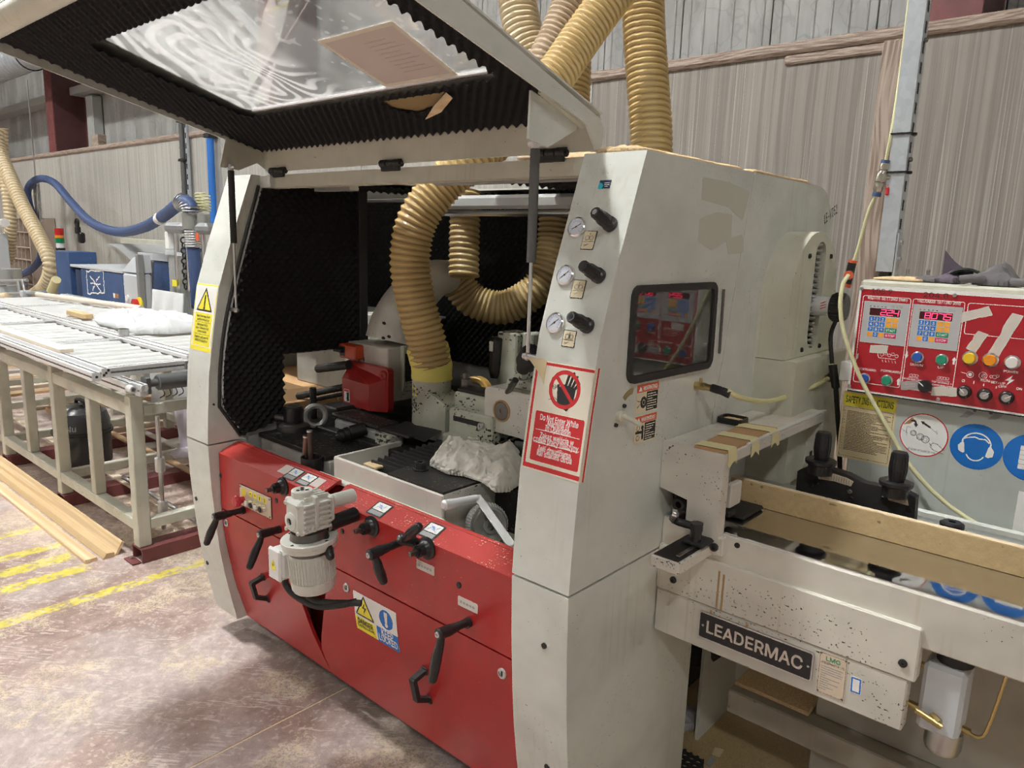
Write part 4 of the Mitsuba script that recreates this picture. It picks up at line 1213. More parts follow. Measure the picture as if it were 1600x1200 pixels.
def moulder_side(M):
    """The right side face: window, labels, lever, air fitting and the round cover."""
    def F3(tl, tr, bl, lift=.0):
        return face_frame(side(tl), side(tr), side(bl), lift)
    # dark window with a rubber frame
    pts = [(-0.867, 1.37, 1.461), (-0.867, 1.764, 1.461), (-0.867, 1.769, 1.24), (-0.867, 1.369, 1.244)]
    poly = Polygon([(p[1], p[2]) for p in pts])
    outer = poly.buffer(-.028).buffer(.028)
    inner = outer.buffer(-.017)
    W = part(M, 'window_frame', prof_x(outer.difference(inner), XR, XR + .008), 'black_rubber', 'black rubber window frame on the side of the right post', smooth=20)
    part(W, 'window_pane', prof_x(outer.buffer(-.012), XR + .0005, XR + .003), 'dark_glass', 'dark reflecting window pane', smooth=False)
    # seam of the side panel and thin handle slot
    part(M, 'handle_slot', cat(tube([side((-0.867, 1.804, 1.441)) + V(.004, 0, 0), side((-0.867, 1.81, 1.273)) + V(.004, 0, 0)], .0035, 8)), 'dark_steel', 'thin vertical pull strip beside the window')
    # residue of old stickers
    for pl in ([(-0.867, 1.65, 1.709), (-0.867, 1.792, 1.707), (-0.867, 1.916, 1.692), (-0.867, 1.885, 1.617), (-0.867, 1.797, 1.646), (-0.867, 1.652, 1.657)],
               [(-0.867, 1.65, 1.612), (-0.867, 1.736, 1.632), (-0.867, 1.823, 1.629), (-0.867, 1.827, 1.571), (-0.867, 1.726, 1.538), (-0.867, 1.65, 1.558)],
               [(-0.867, 1.798, 1.567), (-0.867, 1.893, 1.582), (-0.867, 1.911, 1.534), (-0.867, 1.82, 1.529)]):
        a = Polygon([(p[1], p[2]) for p in pl]).buffer(-.006).buffer(.006)
        part(M, 'sticker_residue', prof_x(a, XR, XR + .0005), 'residue', 'brownish residue of a removed sticker', smooth=False)
    # two WARNING labels
    for (tl, tr, bl), tx, who in ((((-0.867, 1.414, 1.237), (-0.867, 1.51, 1.236), (-0.867, 1.417, 1.169)), [.38, .42, .24, .44, .4, .43, .3], 0),
                             (((-0.867, 1.415, 1.163), (-0.867, 1.51, 1.162), (-0.867, 1.417, 1.098)), [.43, .36, .3, .2, .4, .44, .33], 1)):
        f = F3(tl, tr, bl, .0004)
        w, h = f.W, f.H
        k = part(M, 'warning_label', f.prism(rrect(0, 0, w, h, .002), 0, .0006), 'skin_card', 'orange, black and cream WARNING label', smooth=False)
        part(k, 'orange_band', f.rect(.001, h * .72, w - .001, h - .001, .0006, .0009), 'ink_orange', smooth=False)
        part(k, 'title', cat(f.text('WARNING', w * .28, h * .775, h * .14, .0009, width=w * .64, bold=True, depth=.0003), f.prism(Polygon([(w * .08, h * .76), (w * .24, h * .76), (w * .16, h * .94)]), .0009, .0012)), 'ink_white', smooth=False)
        part(k, 'black_field', f.rect(w * .46, .003, w - .003, h * .70, .0006, .0009), 'ink_black', smooth=False)
        part(k, 'small_print', cat(*[f.rect(w * .50, h * (.60 - .085 * i), w * (.50 + q), h * (.63 - .085 * i), .0009, .0011) for i, q in enumerate(tx)]), 'ink_cream', smooth=False)
        if who == 0:
            g = unary_union([disc(w * .33, h * .36, w * .14), stroke([(w * .06, h * .2), (w * .16, h * .3)], .0015), stroke([(w * .05, h * .45), (w * .15, h * .40)], .0015)])
            g = g.difference(disc(w * .34, h * .36, w * .07).difference(disc(w * .34, h * .36, w * .05)))
        else:
            g = unary_union([disc(w * .36, h * .55, w * .055), stroke([(w * .08, h * .40), (w * .4, h * .38)], .006), stroke([(w * .38, h * .44), (w * .38, h * .16)], .008), disc(w * .17, h * .55, w * .07).difference(disc(w * .17, h * .55, w * .055)), disc(w * .17, h * .2, w * .07).difference(disc(w * .17, h * .2, w * .055))])
        part(k, 'pictogram', f.prism(g, .0006, .0009), 'ink_black', smooth=False)
    # small lever switch with an arc scale
    c = side((-0.867, 1.349, 1.177))
    k = part(M, 'selector_lever', lathe([(0, 0), (.0125, 0), (.0125, .010), (.010, .013), (0, .013)], c, (1, 0, 0), 24), 'cover_cream', 'cream selector lever')
    part(k, 'lever_arm', tube([c + V(.01, 0, .002), c + V(.022, .006, -.002), c + V(.052, .014, -.014)], .0058, 12), 'cover_cream')
    th = np.linspace(2.4, 1.5, 10)
    c2 = side((-0.867, 1.399, 1.183))
    arc = Polygon([(c2[1] + .05 * math.cos(t), c2[2] + .05 * math.sin(t)) for t in th] + [(c2[1] + .036 * math.cos(t), c2[2] + .036 * math.sin(t)) for t in th[::-1]])
    part(M, 'arc_scale', prof_x(arc, XR, XR + .001), 'brass', 'curved brass scale')
    for p in ((-0.867, 1.367, 1.197), (-0.867, 1.338, 1.158)):
        part(M, 'screw', screw(side(p), (1, 0, 0), .0045, .006), 'black_matte')
    # brass air fitting with a black elbow
    c = side((-0.867, 1.696, 1.202))
    k = part(M, 'air_fitting', cat(cyl(c - V(.003, 0, 0), c + V(.028, 0, 0), .0105, n=6), cyl(c + V(.028, 0, 0), c + V(.05, .0, -.001), .0085, n=18), cyl(c + V(.014, 0, 0), c + V(.014, .002, .02), .004, n=10)), 'brass', 'brass air fitting', smooth=20)
    part(k, 'push_fitting', tube([c + V(.046, 0, 0), c + V(.075, .0, -.004), c + V(.094, .004, -.01)], .0105, 16), 'black_plastic')
    # handwritten number
    a, b = (-0.867, 2.489, 1.636), (-0.867, 2.591, 1.692)
    f = F3((-0.867, 2.493, 1.66), (-0.867, 2.601, 1.7), (-0.867, 2.491, 1.63), .0003)
    part(M, 'handwriting', f.text('LE-V052', 0, .0, .03, 0, width=f.W * 1.0, depth=.0004), 'ink_black', 'handwritten black number', smooth=False)
    # round-topped cover with a slot and springs
    zb, yb0, yb1, zt = .98, 2.05, 2.415, 1.60
    yc, R = (yb0 + yb1) / 2, (yb1 - yb0) / 2
    th = np.linspace(0, np.pi, 25)
    arch = [(yc + R * math.cos(t), zt - R * 1.1 + R * 1.1 * math.sin(t)) for t in th]
    xf = -.783
    slot = LineString([(yc + .02, 1.30), (yc + .02, 1.53)]).buffer(.042, quad_segs=10)
    body = Polygon([(yb1, 1.24), *arch, (yb0, 1.24)]).difference(slot)
    B = part(M, 'spring_cover', cat(prof_x(body, XR, xf), prof_x(slot.buffer(.002), XR, XR + .004)), 'cover_cream', 'cream round-topped cover with a slot', smooth=25)
    part(B, 'lower_cover', prof_x([(yb0, zb - .1), (yb0, 1.2385), (2.47, 1.2385), (2.47, zb - .1)], XR, xf + .035), 'cover_cream', smooth=25)
    sp = []
    for j in range(2):
        sp.append(cyl((xf - .04, yc + .02, 1.265), (xf - .04, yc + .02, 1.565), .026, n=16))
    part(B, 'spring_core', sp[0], 'ink_black')
    for z in np.arange(1.27, 1.57, .0165):
        part(B, 'spring_coil', torus((xf - .036, yc + .02, z), (.12, 0, 1), .033, .0045, 24, 6), 'steel')
    kc = V(xf, yc + .03, 1.385)
    kn = part(B, 'scale_knob', lathe([(0, -.06), (.028, -.06), (.028, .045), (0, .045)], kc, (1, 0, 0), 28), 'aluminium')
    part(kn, 'black_grip', lathe([(0, .045), (.038, .045), (.040, .05), (.040, .078), (.037, .084), (.024, .085), (0, .083)], kc, (1, 0, 0), 36), 'black_plastic')
    part(kn, 'grip_ribs', cat(*[box(kc[0] + .05, kc[0] + .078, kc[1] + .0405 * math.cos(t) - .002, kc[1] + .0405 * math.cos(t) + .002, kc[2] + .0405 * math.sin(t) - .002, kc[2] + .0405 * math.sin(t) + .002, .0008) for t in np.linspace(0, 2 * np.pi, 26, endpoint=False)]), 'black_plastic')
    part(kn, 'red_marks', cat(*[cyl(kc + V(.02, -.0283, q), kc + V(.035, -.0283, q + .006), .0012, n=6) for q in (.002, .01, -.006)]), 'ink_red')
    for y, z in ((yc - .075, 1.53), (yc + .10, 1.53), (yc - .06, 1.26), (yc + .085, 1.26)):
        part(B, 'cover_screw', screw((xf, y, z), (1, 0, 0), .007, .005), 'black_matte')


plain('dark_glass', (.022, .024, .022), .025, 0.0, specular=1.0, clearcoat=1.0, clearcoat_gloss=.98)
plain('glue', (.30, .21, .10), .6)
plain('residue', (.53, .54, .46), .6)
plain('paper_faint', (.54, .46, .42), .7)


def moulder_infeed(M):
    y0, x0, x1 = 1.578, XR + .001, 1.6
    # bed with a bright ground top
    part(M, 'infeed_bed', cat(box(x0, x1, y0 + .002, 2.06, .770, BED_Z - .008, .003), box(x0, x1, y0, y0 + .022, .770, BED_Z - .0035, .004)), 'chipped_paint', 'chipped off-white infeed bed')
    part(M, 'infeed_table', box(x0, x1, y0 + .006, 2.06, BED_Z - .008, BED_Z, .0015), 'table_steel', 'mirror-bright steel infeed table')
    part(M, 'infeed_rear_rail', box(-.62, x1, 2.062, 2.082, .80, .90, .003), 'white_paint')
    # sheet covers below
    xe = -.268
    part(M, 'infeed_cover', box(x0, xe, y0 - .010, y0 + .03, .6965, .8145, .003), 'chipped_paint', 'upper chipped cover plate of the infeed side')
    low = part(M, 'infeed_cover', box(x0 + .002, xe - .012, y0 - .008, y0 + .03, .580, .694, .003), 'chipped_paint', 'lower cover plate that carries the nameplate')
    part(M, 'rust_streaks', cat(*[box(x - .0025, x + .0025, y0 - .0106, y0 - .0098, z0, z1, 0) for x, z0, z1 in ((-.700, .70, .795), (-.688, .698, .79), (-.712, .655, .69), (-.622, .64, .69))]), 'rust', 'rusty streaks')
    for p in ((-0.8177, 1.567, 0.7322), (-0.2932, 1.567, 0.7318)):
        k = part(M, 'cover_bolt', lathe([(0, 0), (.0085, 0), (.0085, .003), (.005, .005), (.003, .005), (.003, .002), (0, .002)], p, (0, -1, 0), 20), 'black_plastic')
    part(M, 'cover_bolt', lathe([(0, 0), (.0065, 0), (.0065, .002), (0, .003)], (-0.6668, 1.577, 0.8674), (0, -1, 0), 16), 'grime')
    # LEADERMAC plate
    f = face_frame((-0.7415, 1.57, 0.6804), (-0.4657, 1.57, 0.6805), (-0.7405, 1.57, 0.611), .0005)
    k = part(M, 'name_plate', f.prism(rrect(0, 0, f.W, f.H, .006), 0, .004), 'steel', 'cast nameplate LEADERMAC, raised metal letters on black')
    part(k, 'black_field', f.prism(rrect(.0035, .0035, f.W - .0035, f.H - .0035, .004), .004, .0044), 'ink_black', smooth=False)
    part(k, 'lettering', f.text('LEADERMAC', f.W * .5, f.H * .30, f.H * .42, .0044, width=f.W * .84, align='center', bold=True, depth=.0016), 'plate_metal', smooth=False)
    for x in (.012, f.W - .010):
        part(k, 'rivet', screw(f.at(x, f.H * .5, .0044), f.n, .0028, .0015), 'steel')
    # rating plate
    f = face_frame((-0.4517, 1.57, 0.691), (-0.3929, 1.57, 0.6918), (-0.4536, 1.57, 0.5942), .0005)
    w, h = f.W, f.H
    k = part(M, 'rating_plate', f.prism(rrect(0, 0, w, h, .002), 0, .001), 'metal_label', 'pinkish metal rating plate LMG', smooth=False)
    part(k, 'frame_line', f.prism(rrect(.0015, .0015, w - .0015, h - .0015, .001).difference(rrect(.0022, .0022, w - .0022, h - .0022, .001)), .001, .0013), 'ink_black', smooth=False)
    part(k, 'logo', f.text('LMG', w * .5, h * .82, h * .10, .001, width=w * .52, align='center', bold=True), 'key_green', smooth=False)
    part(k, 'company', f.text('LEADERMAC UK LTD', w * .5, h * .74, h * .05, .001, width=w * .84, align='center'), 'ink_black', smooth=False)
    part(k, 'small_print', cat(*[f.rect(w * .10, h * (.66 - .055 * i), w * (.10 + q), h * (.68 - .055 * i), .001, .0012) for i, q in enumerate((.78, .72, .80, .76, .2, .7, .3, .66, .3, .5, .25))]), 'ink_grey', smooth=False)
    for a in (.004, w - .004):
        for b in (.004, h - .004):
            part(k, 'rivet', screw(f.at(a, b, .001), f.n, .002, .001), 'dark_steel')
    f = face_frame((-0.3854, 1.57, 0.6605), (-0.3635, 1.57, 0.6614), (-0.3852, 1.57, 0.6243), .0005)
    k = sticker(M, 'blue_edged_sticker', f, 'paper_white', 'small white sticker with blue edge')
    part(k, 'blue_edge', f.prism(rrect(.001, .001, f.W - .001, f.H - .001, .001).difference(rrect(.004, .004, f.W - .004, f.H - .004, .001)), .0006, .0009), 'ink_blue', smooth=False)

    # portal box over the infeed: front wall with legs, top, side
    bx0, bx1, by0, by1 = x0, -.705, 1.552, 2.215
    zt = (-0.867, 1.554, 1.082)[2]
    zt = 1.083
    shape = Polygon([(bx0, zt), (bx0, .972), (bx0 + .02, .9665), (-.775, .952), (-.775, .875), (bx1, .875), (bx1, zt)])
    B = part(M, 'infeed_hood', prof_y(Polygon([(bx0, zt), (bx0, .966), (-.79, .952), (-.79, .88), (-.772, .862), (bx1 + .0, .875), (bx1, zt)]), by0, by0 + .03), 'chipped_paint', 'white box bridging the infeed table')
    part(B, 'top_plate', box(bx0, bx1, by0, by1, zt - .03, zt, .003), 'chipped_paint')
    part(B, 'rear_leg', box(bx1 - .075, bx1, by1 - .02, by1, .80, zt - .03, .002), 'chipped_paint')
    part(B, 'rim_strip', box(bx1 - .012, bx1 + .001, by0 + .12, by1, zt - .0005, zt + .004, .001), 'white_paint')
    part(B, 'inner_block', box(bx0 + .01, -.79, by0 + .05, by0 + .12, .90, .975, .004), 'grime')
    part(B, 'socket_bolt', lathe([(0, 0), (.019, 0), (.019, .022), (.015, .026), (.008, .026), (.008, .01), (0, .01)], (-0.8238, 1.6, 0.9248), (0, -1, 0), 24), 'black_plastic')
    part(B, 'end_block', box(bx1 - .032, bx1 - .016, 1.64, 1.70, .925, .985, .003), 'chipped_paint')
    part(B, 'guide_finger', box(bx1 - .032, bx1 - .012, 1.63, 1.67, .905, .92, .002), 'black_matte')
    for y in (2.11, 2.16):
        part(B, 'leg_slot', box(bx1 - .0005, bx1 + .0012, y, y + .018, .9, .98 if y < 2.15 else .935, 0), 'ink_black')
    # side pressure slide: bracket, black plates and clamp lever
    S = part(M, 'side_slide', box(-.795, -.722, 1.405, 1.60, .828, .858, .003), 'chipped_paint', 'slide bracket with black plates for the side pressure')
    part(S, 'dark_top', box(-.79, -.727, 1.41, 1.60, .8585, .8605, .0005), 'grime')
    part(S, 'groove_strip', box(-.745, -.735, 1.43, 1.60, .8607, .864, .001), 'steel')
    part(S, 'clamp_plate', hull(bevel_pts(V(-.772, 1.50, .864), V(-.715, 1.80, .876), .004)), 'black_matte')
    part(S, 'clamp_plate', hull(bevel_pts(V(-.775, 1.68, .8885), V(-.70, 1.80, .8985), .004)), 'black_matte')
    k = part(S, 'clamp_lever', cat(cyl((-.742, 1.515, .876), (-.742, 1.515, .91), .0135, n=20), cyl((-.742, 1.515, .90), (-.742, 1.515, .918), .015, n=20)), 'black_plastic')
    part(k, 'handle', tube([V(-.742, 1.515, .908), V(-.79, 1.497, .916), V(*(-0.7754, 1.47, 0.9428))], .0095, 14), 'black_plastic')
    part(k, 'tip', cyl(V(*(-0.7754, 1.47, 0.9428)) + V(.004, 0, 0), V(*(-0.7809, 1.465, 0.9441)), .0105, n=14), 'chrome')
    part(S, 'square_nut', box(-.733, -.692, 1.555, 1.577, .835, .882, .003), 'chipped_paint')
    part(S, 'socket_screw', lathe([(0, 0), (.0095, 0), (.0095, .007), (.005, .007), (.005, .002), (0, .002)], (-.7115, 1.555, .856), (0, -1, 0), 20), 'black_plastic')
    # black curved fence plate with two grips, behind the board
    fy = 1.93
    out = [(-0.6698, 1.93, 0.9093), (-0.671, 1.93, 0.9697), (-0.6459, 1.93, 0.9879), (-0.6005, 1.93, 0.995), (-0.5441, 1.93, 0.9894), (-0.5041, 1.93, 0.9772), (-0.4667, 1.93, 0.9782), (-0.4308, 1.93, 0.9839), (-0.4011, 1.93, 0.9752), (-0.3849, 1.93, 0.9697), (-0.3802, 1.93, 0.886)]
    pl = Polygon([(p[0], p[2]) for p in out] + [(out[-1][0], .888), (out[0][0], .888)])
    K = part(M, 'fence_plate', prof_y(pl, fy, fy + .03), 'black_matte', 'black curved fence plate with two grip knobs and scales', smooth=25)
    for (c, n_) in (((-0.6101, 1.93, 1.008), 0), ((-0.4291, 1.93, 0.9942), 1)):
        c = V(*c) + V(0, -.012, 0)
        g = part(K, 'grip_knob', lathe([(0, -.028), (.030, -.028), (.030, -.004), (.036, -.002), (.0385, .002), (.0385, .009), (.032, .012), (.027, .013), (.0155, .010), (.0175, .016), (.0205, .042), (.0205, .048), (.0195, .05), (.0185, .078), (.0165, .083), (0, .083)], c, (0, 0, 1), 32), 'black_plastic')
        part(g, 'flutes', cat(*[hull([c + V(math.cos(t + w) * r, math.sin(t + w) * r, z) for z, r in ((.018, .0185), (.04, .0215), (.077, .0195)) for w in (-.09, .09)] + [c + V(math.cos(t) * .01, math.sin(t) * .01, z) for z in (.018, .077)]) for t in np.linspace(0, 2 * np.pi, 14, endpoint=False)]), 'black_plastic', smooth=False)
    f = Frame((out[0][0], fy - .0006, 1.1), (out[0][0] + .5, fy - .0006, 1.1), (out[0][0], fy - .0006, .88))
    def fl(p):
        q = V(*p)
        return float(np.dot(q - f.o, f.u)), float(np.dot(q - f.o, f.v))
    for pp in ([(-0.6181, 1.93, 0.9769), (-0.5833, 1.93, 0.9852), (-0.548, 1.93, 0.9817), (-0.5286, 1.93, 0.9762), (-0.5331, 1.93, 0.9615), (-0.5746, 1.93, 0.9649), (-0.6149, 1.93, 0.962)], [(-0.4462, 1.93, 0.9668), (-0.4203, 1.93, 0.9686), (-0.4023, 1.93, 0.9618), (-0.3976, 1.93, 0.9467), (-0.444, 1.93, 0.9492)]):
        a = Polygon([fl(p) for p in pp])
        k = part(K, 'curved_scale', f.prism(a, 0, .001), 'metal_label', 'pale graduated scale', smooth=False)
        xa, ya, xb, yb = a.bounds
        tk = [stroke([(x, ya - .01), (x, yb + .01)], .0008) for x in np.linspace(xa + .004, xb - .004, 14)]
        part(k, 'graduation', f.prism(unary_union(tk).intersection(a.buffer(-.002)).buffer(0), .001, .0013), 'ink_black', smooth=False)
    for p in ((-0.6189, 1.93, 0.954), (-0.6309, 1.93, 0.9422), (-0.5295, 1.93, 0.93), (-0.4558, 1.93, 0.9494), (-0.395, 1.93, 0.9376)):
        part(K, 'screw', screw(V(*p) + V(0, -.0005, 0), (0, -1, 0), .007, .004), 'black_plastic')
    part(K, 'screw', screw(V(*(-0.5347, 1.93, 0.9475)) + V(0, -.0005, 0), (0, -1, 0), .006, .004), 'steel')
    # clamping nut behind the board
    c = V(*(-0.3029, 1.93, 0.9152))
    k = part(M, 'fence_clamp', box(c[0] - .03, c[0] + .028, c[1] - .02, c[1] + .03, .888, c[2] + .002, .003), 'chipped_paint', 'white block with black nut behind the fence board')
    part(k, 'nut', lathe([(.008, 0), (.026, 0), (.026, .010), (.02, .014), (.008, .014), (.008, 0)], c + V(0, .005, .002), (0, 0, 1), 28), 'black_plastic')
    # supports under the infeed
    part(M, 'support_plate', cat(prof_x([(1.998, 0), (2.22, 0), (2.26, .10), (2.26, .62), (1.998, .62)], -.925, -.915), box(-.925, -.80, 2.25, 2.26, .1, .62, .002)), 'white_paint', 'white support plate under the infeed bed')
    part(M, 'base_body', cat(box(-.79, 1.6, 1.90, 2.10, .215, .288, .004), box(-.56, 1.6, 1.955, 2.10, .289, .766, .004)), 'base_brown', 'dusty machine base below the infeed bed')
    part(M, 'dust_cover', cat(box(-.785, -.57, 1.93, 2.09, .2885, .30, .003)), 'sawdust')
    part(M, 'base_panel', box(-.555, 1.6, 1.935, 1.953, .10, .213, .003), 'base_brown')
    part(M, 'cable_guide', torus((-1.05, 2.05, .40), (.3, -1, 0), .16, .05, 30, 12), 'black_rubber')
    # lubricator box with its brass fittings
    q = V(*(-0.2236, 1.62, 0.6611))
    L = part(M, 'lubricator', hull(bevel_pts(V(-.262, 1.60, .585), V(-.185, 1.69, .735), .008)), 'machine_grey', 'grey lubricator box with brass fittings', smooth=20)
    part(L, 'glass_bowl', lathe([(0, 0), (.032, 0), (.035, .01), (.035, .05), (0, .05)], (-.215, 1.645, .536), (0, 0, 1), 28), 'steel')
    part(L, 'cap', lathe([(0, 0), (.034, 0), (.034, .03), (0, .03)], (-.215, 1.645, .736), (0, 0, 1), 28), 'black_matte')
    part(L, 'drain_tap', cat(cyl((-.235, 1.598, .627), (-.218, 1.588, .622), .008, n=8), cyl((-.262, 1.585, .632), (-.212, 1.585, .617), .0065, n=10), cyl((-.285, 1.583, .645), (-.25, 1.585, .632), .003, n=8)), 'brass')
    part(L, 'inlet_fitting', cat(cyl((-.285, 1.62, .715), (-.262, 1.62, .715), .008, n=8), cyl((-.285, 1.62, .62), (-.262, 1.62, .62), .0085, n=8)), 'brass')
    part(L, 'oil_pipe', tube([V(-.185, 1.64, .60), V(-.155, 1.645, .592), V(-.143, 1.65, .62), V(-.128, 1.65, .74), V(-.126, 1.65, .768)], .0035, 8), 'brass')
    part(L, 'elbow', cyl((-.19, 1.64, .60), (-.17, 1.64, .597), .008, n=8), 'brass')
    part(L, 'pipe_nut', cyl((-.126, 1.65, .742), (-.126, 1.65, .768), .013, n=14), 'brass')


plain('rust', (.38, .25, .12), .8)
plain('plate_metal', (.60, .55, .50), .35, .6)
plain('base_brown', worn_paint((.36, .345, .30), (.2, .16, .1), amount=.4, scale=60, grime=.3), .6)


def moulder_inside(M):
    """Deck, tool hoods and housings inside the open chamber."""
    # rear table
    part(M, 'chamber_bed', box(-3.2, XRI - .005, 1.56, 2.5, .57, .835, .004), 'grime', 'dark bed inside the chamber')
    # front casting
    x0, x1, yf, zt = -1.928, -1.418, 1.345, DECK_Z
    D = part(M, 'front_casting', cat(box(x0, x1, yf, yf + .012, .775, zt, .004), box(x1 - .012, x1, yf + .012, 1.62, .70, zt, .002), box(x0, x0 + .012, yf + .012, 1.62, .775, zt, .002), box(x0 + .012, x1 - .012, yf + .012, 1.62, .775, .80, .001)), 'cast_white', 'white casting with a black cover plate in front of the tool hood')
    part(D, 'foot_flange', box(x0 - .07, x1 + .015, 1.319, yf - .0005, .776, .786, .003), 'cast_white')
    pl = [(-1.66, 1.355, 0.852), (-1.427, 1.355, 0.852), (-1.444, 1.526, 0.852), (-1.709, 1.544, 0.852)]
    pa = Polygon([(pl[0][0], yf + .004), (x1 - .002, yf + .004), (x1 - .002, 1.66), (pl[3][0] + .02, 1.66)])
    part(D, 'black_cover', prof_z(pa, zt + .0005, zt + .007), 'grime')
    part(D, 'hex_bolt', cat(lathe([(0, 0), (.026, 0), (.026, .004), (.018, .004), (.018, .024), (.010, .024), (.010, .016), (0, .016)], V(*(-1.616, 1.439, 0.86)) * V(1, 1, 0) + V(0, 0, .859), (0, 0, 1), 6)), 'black_matte', smooth=False)
    part(D, 'wood_chip', box(-1.80, -1.735, yf + .02, yf + .05, .845, .853, .002), 'pine')
    # bellows
    fl = []
    for i in range(10):
        y, z, x = 1.385 + .021 * i, .832 + .0036 * i, -1.80 + .006 * i
        fl.append(hull([V(x + e * .012, y + o, z + h) for e, o, h in ((0, -.002, -.03), (0, .014, -.03), (1, .004, .030), (1, .0065, .030))] + [V(x + .15 + .008 * i - e * .012, y + o + .012, z + h) for e, o, h in ((0, -.002, -.03), (0, .014, -.03), (1, .004, .024), (1, .0065, .024))]))
    part(M, 'bellows', cat(*fl), 'black_rubber', 'black folded bellows', smooth=10)
    part(M, 'bellows_plate', prof_z(Polygon([(-1.74, 1.58), (-1.52, 1.60), (-1.60, 1.70), (-1.80, 1.68)]), .852, .872), 'black_rubber')
    # tool hood pipe H3 with taped hose joint
    pc = V(*(-1.92, 1.76, 0.9418))
    px, py = pc[0], pc[1]
    H3 = part(M, 'suction_hood', lathe([(0, 0), (.05, 0), (.069, .035), (.0695, .22), (0, .22)], (px, py, .853), (0, 0, 1), 44), 'cast_paint', 'chipped grey-white suction pipe marked H3')
    part(H3, 'apron', hull([V(px - .02, py - .07, .855), V(px + .13, py - .055, .855), V(px + .13, py - .055, .99), V(px + .02, py - .06, 1.03), V(px + .13, py + .05, .99), V(px + .13, py + .05, .855), V(px, py + .06, 1.03)]), 'cast_paint')
    def on_pipe(s, ang, z, h, w, mat, name):
        m = meshkit.text_mesh(s, h, .0006)
        m.vertices[:, 0] = (m.vertices[:, 0] - m.bounds[0][0]) * w / (m.bounds[1][0] - m.bounds[0][0])
        a = ang + (m.vertices[:, 0] - w / 2) / .0695
        r = .0697 + m.vertices[:, 2]
        m.vertices = np.stack([px + r * np.sin(a), py - r * np.cos(a), z + m.vertices[:, 1]], 1)
        part(H3, name, m, mat, smooth=False)
    on_pipe('H3:', -.15, .955, .022, .04, 'ink_black', 'handwriting')
    on_pipe('11', -.22, 1.0, .03, .035, 'tape_yellow', 'handwriting')
    rr = []
    zz = np.linspace(1.055, 1.168, 24)
    ang = np.arange(40) * 2 * np.pi / 40
    g = np.stack(np.meshgrid(zz, ang, indexing='ij'), -1)
    wr = meshkit.fbm(np.stack([np.cos(g[..., 1]) * 1.5, np.sin(g[..., 1]) * 1.5 + g[..., 0] * 40, g[..., 0] * 90], -1), 3, 4)
    path = np.stack([px + 0 * zz - .35 * np.clip(zz - 1.10, 0, 1), py + 0 * zz, zz], 1)
    part(M, 'hose_tape', sweep(path, .0705 + .009 * (wr - .4) + .003 * (zz[:, None] - 1.055) / .1, 40), 'tape_yellow', 'crumpled yellow tape round the hose joint')
    # arm casting to the right of the pipe
    A = part(M, 'head_arm', cat(box(-1.80, -1.60, 1.75, 1.86, .854, 1.03, .008), box(-1.77, -1.57, 1.70, 1.75, .86, .985, .006), box(-1.76, -1.58, 1.66, 1.70, .86, .905, .006)), 'cast_paint', 'chipped casting beside the suction pipe', smooth=20)
    part(A, 'slot', box(-1.745, -1.60, 1.699, 1.7005, .945, .962, 0), 'ink_black')
    part(A, 'clamp_screw', screw((-1.61, 1.70, .953), (0, -1, 0), .012, .012), 'steel')
    part(A, 'top_edge', box(-1.79, -1.55, 1.76, 1.84, 1.031, 1.042, .003), 'grime')
    part(A, 'nut_stack', cat(cyl((-1.79, 1.80, 1.042), (-1.79, 1.80, 1.07), .02, n=6), cyl((-1.79, 1.80, 1.07), (-1.79, 1.80, 1.09), .013, n=16)), 'dark_steel', smooth=False)
    part(M, 'table_bolt', cat(lathe([(0, 0), (.04, 0), (.04, .008), (.024, .010), (.024, .03), (.014, .03), (.014, .024), (0, .024)], (-1.475, 1.72, .858), (0, 0, 1), 6)), 'grime', smooth=False)
    part(M, 'side_deck', box(-1.60, XRI - .01, 1.62, 1.85, .836, .857, .003), 'grime')
    # feed wheel
    wc = V(*(-1.796, 1.86, 1.014))
    Wh = part(M, 'feed_wheel', lathe([(.036, -.018), (.05, -.022), (.056, -.018), (.056, .018), (.05, .022), (.036, .018), (.036, -.018)], wc, (.35, -1, .1), 36), 'urethane', 'feed wheel with amber tyre')
    part(Wh, 'hub', lathe([(0, -.014), (.036, -.014), (.036, .016), (.014, .016), (.014, .024), (0, .024)], wc, (.35, -1, .1), 28), 'dark_steel')
    # right-hand head with round plug
    c = V(*(-1.506, 1.72, 1.011))
    Hd = part(M, 'cutter_head', prof_y(rrect(c[0] - .115, c[2] - .075, c[0] + .24, c[2] + .07, .02), 1.72, 1.95), 'cast_white', 'white head housing with a round plug', smooth=25)
    pc2 = V(*(-1.545, 1.72, 1.01))
    part(Hd, 'plug_ring', lathe([(.030, 0), (.036, 0), (.036, .003), (.030, .003), (.030, 0)], pc2, (0, -1, 0), 28), 'rust')
    part(Hd, 'round_plug', lathe([(0, .0), (.030, 0), (.028, .003), (.006, .003), (.005, .001), (0, .001)], pc2, (0, -1, 0), 28), 'dark_steel')
    part(Hd, 'top_slide', cat(box(c[0] - .05, c[0] + .06, 1.75, 1.90, c[2] + .072, c[2] + .10, .004), box(c[0] - .03, c[0] + .01, 1.76, 1.85, c[2] + .10, c[2] + .125, .004)), 'cast_paint')
    # upright column, small motor and hand spindle in front of it
    c = V(*(-1.736, 1.98, 1.13))
    C = part(M, 'head_column', cat(box(c[0] - .05, c[0] + .045, 1.95, 2.05, .84, (-1.756, 1.98, 1.225)[2], .006), box(c[0] + .05, c[0] + .10, 1.97, 2.05, .84, c[2] + .1, .006)), 'cast_paint', 'chipped upright column')
    m = V(*(-1.787, 1.95, 1.135))
    part(C, 'small_motor', lathe([(0, -.08), (.016, -.08), (.024, -.05), (.026, .06), (.02, .07), (0, .07)], m, (.05, 0, 1), 22), 'black_plastic')
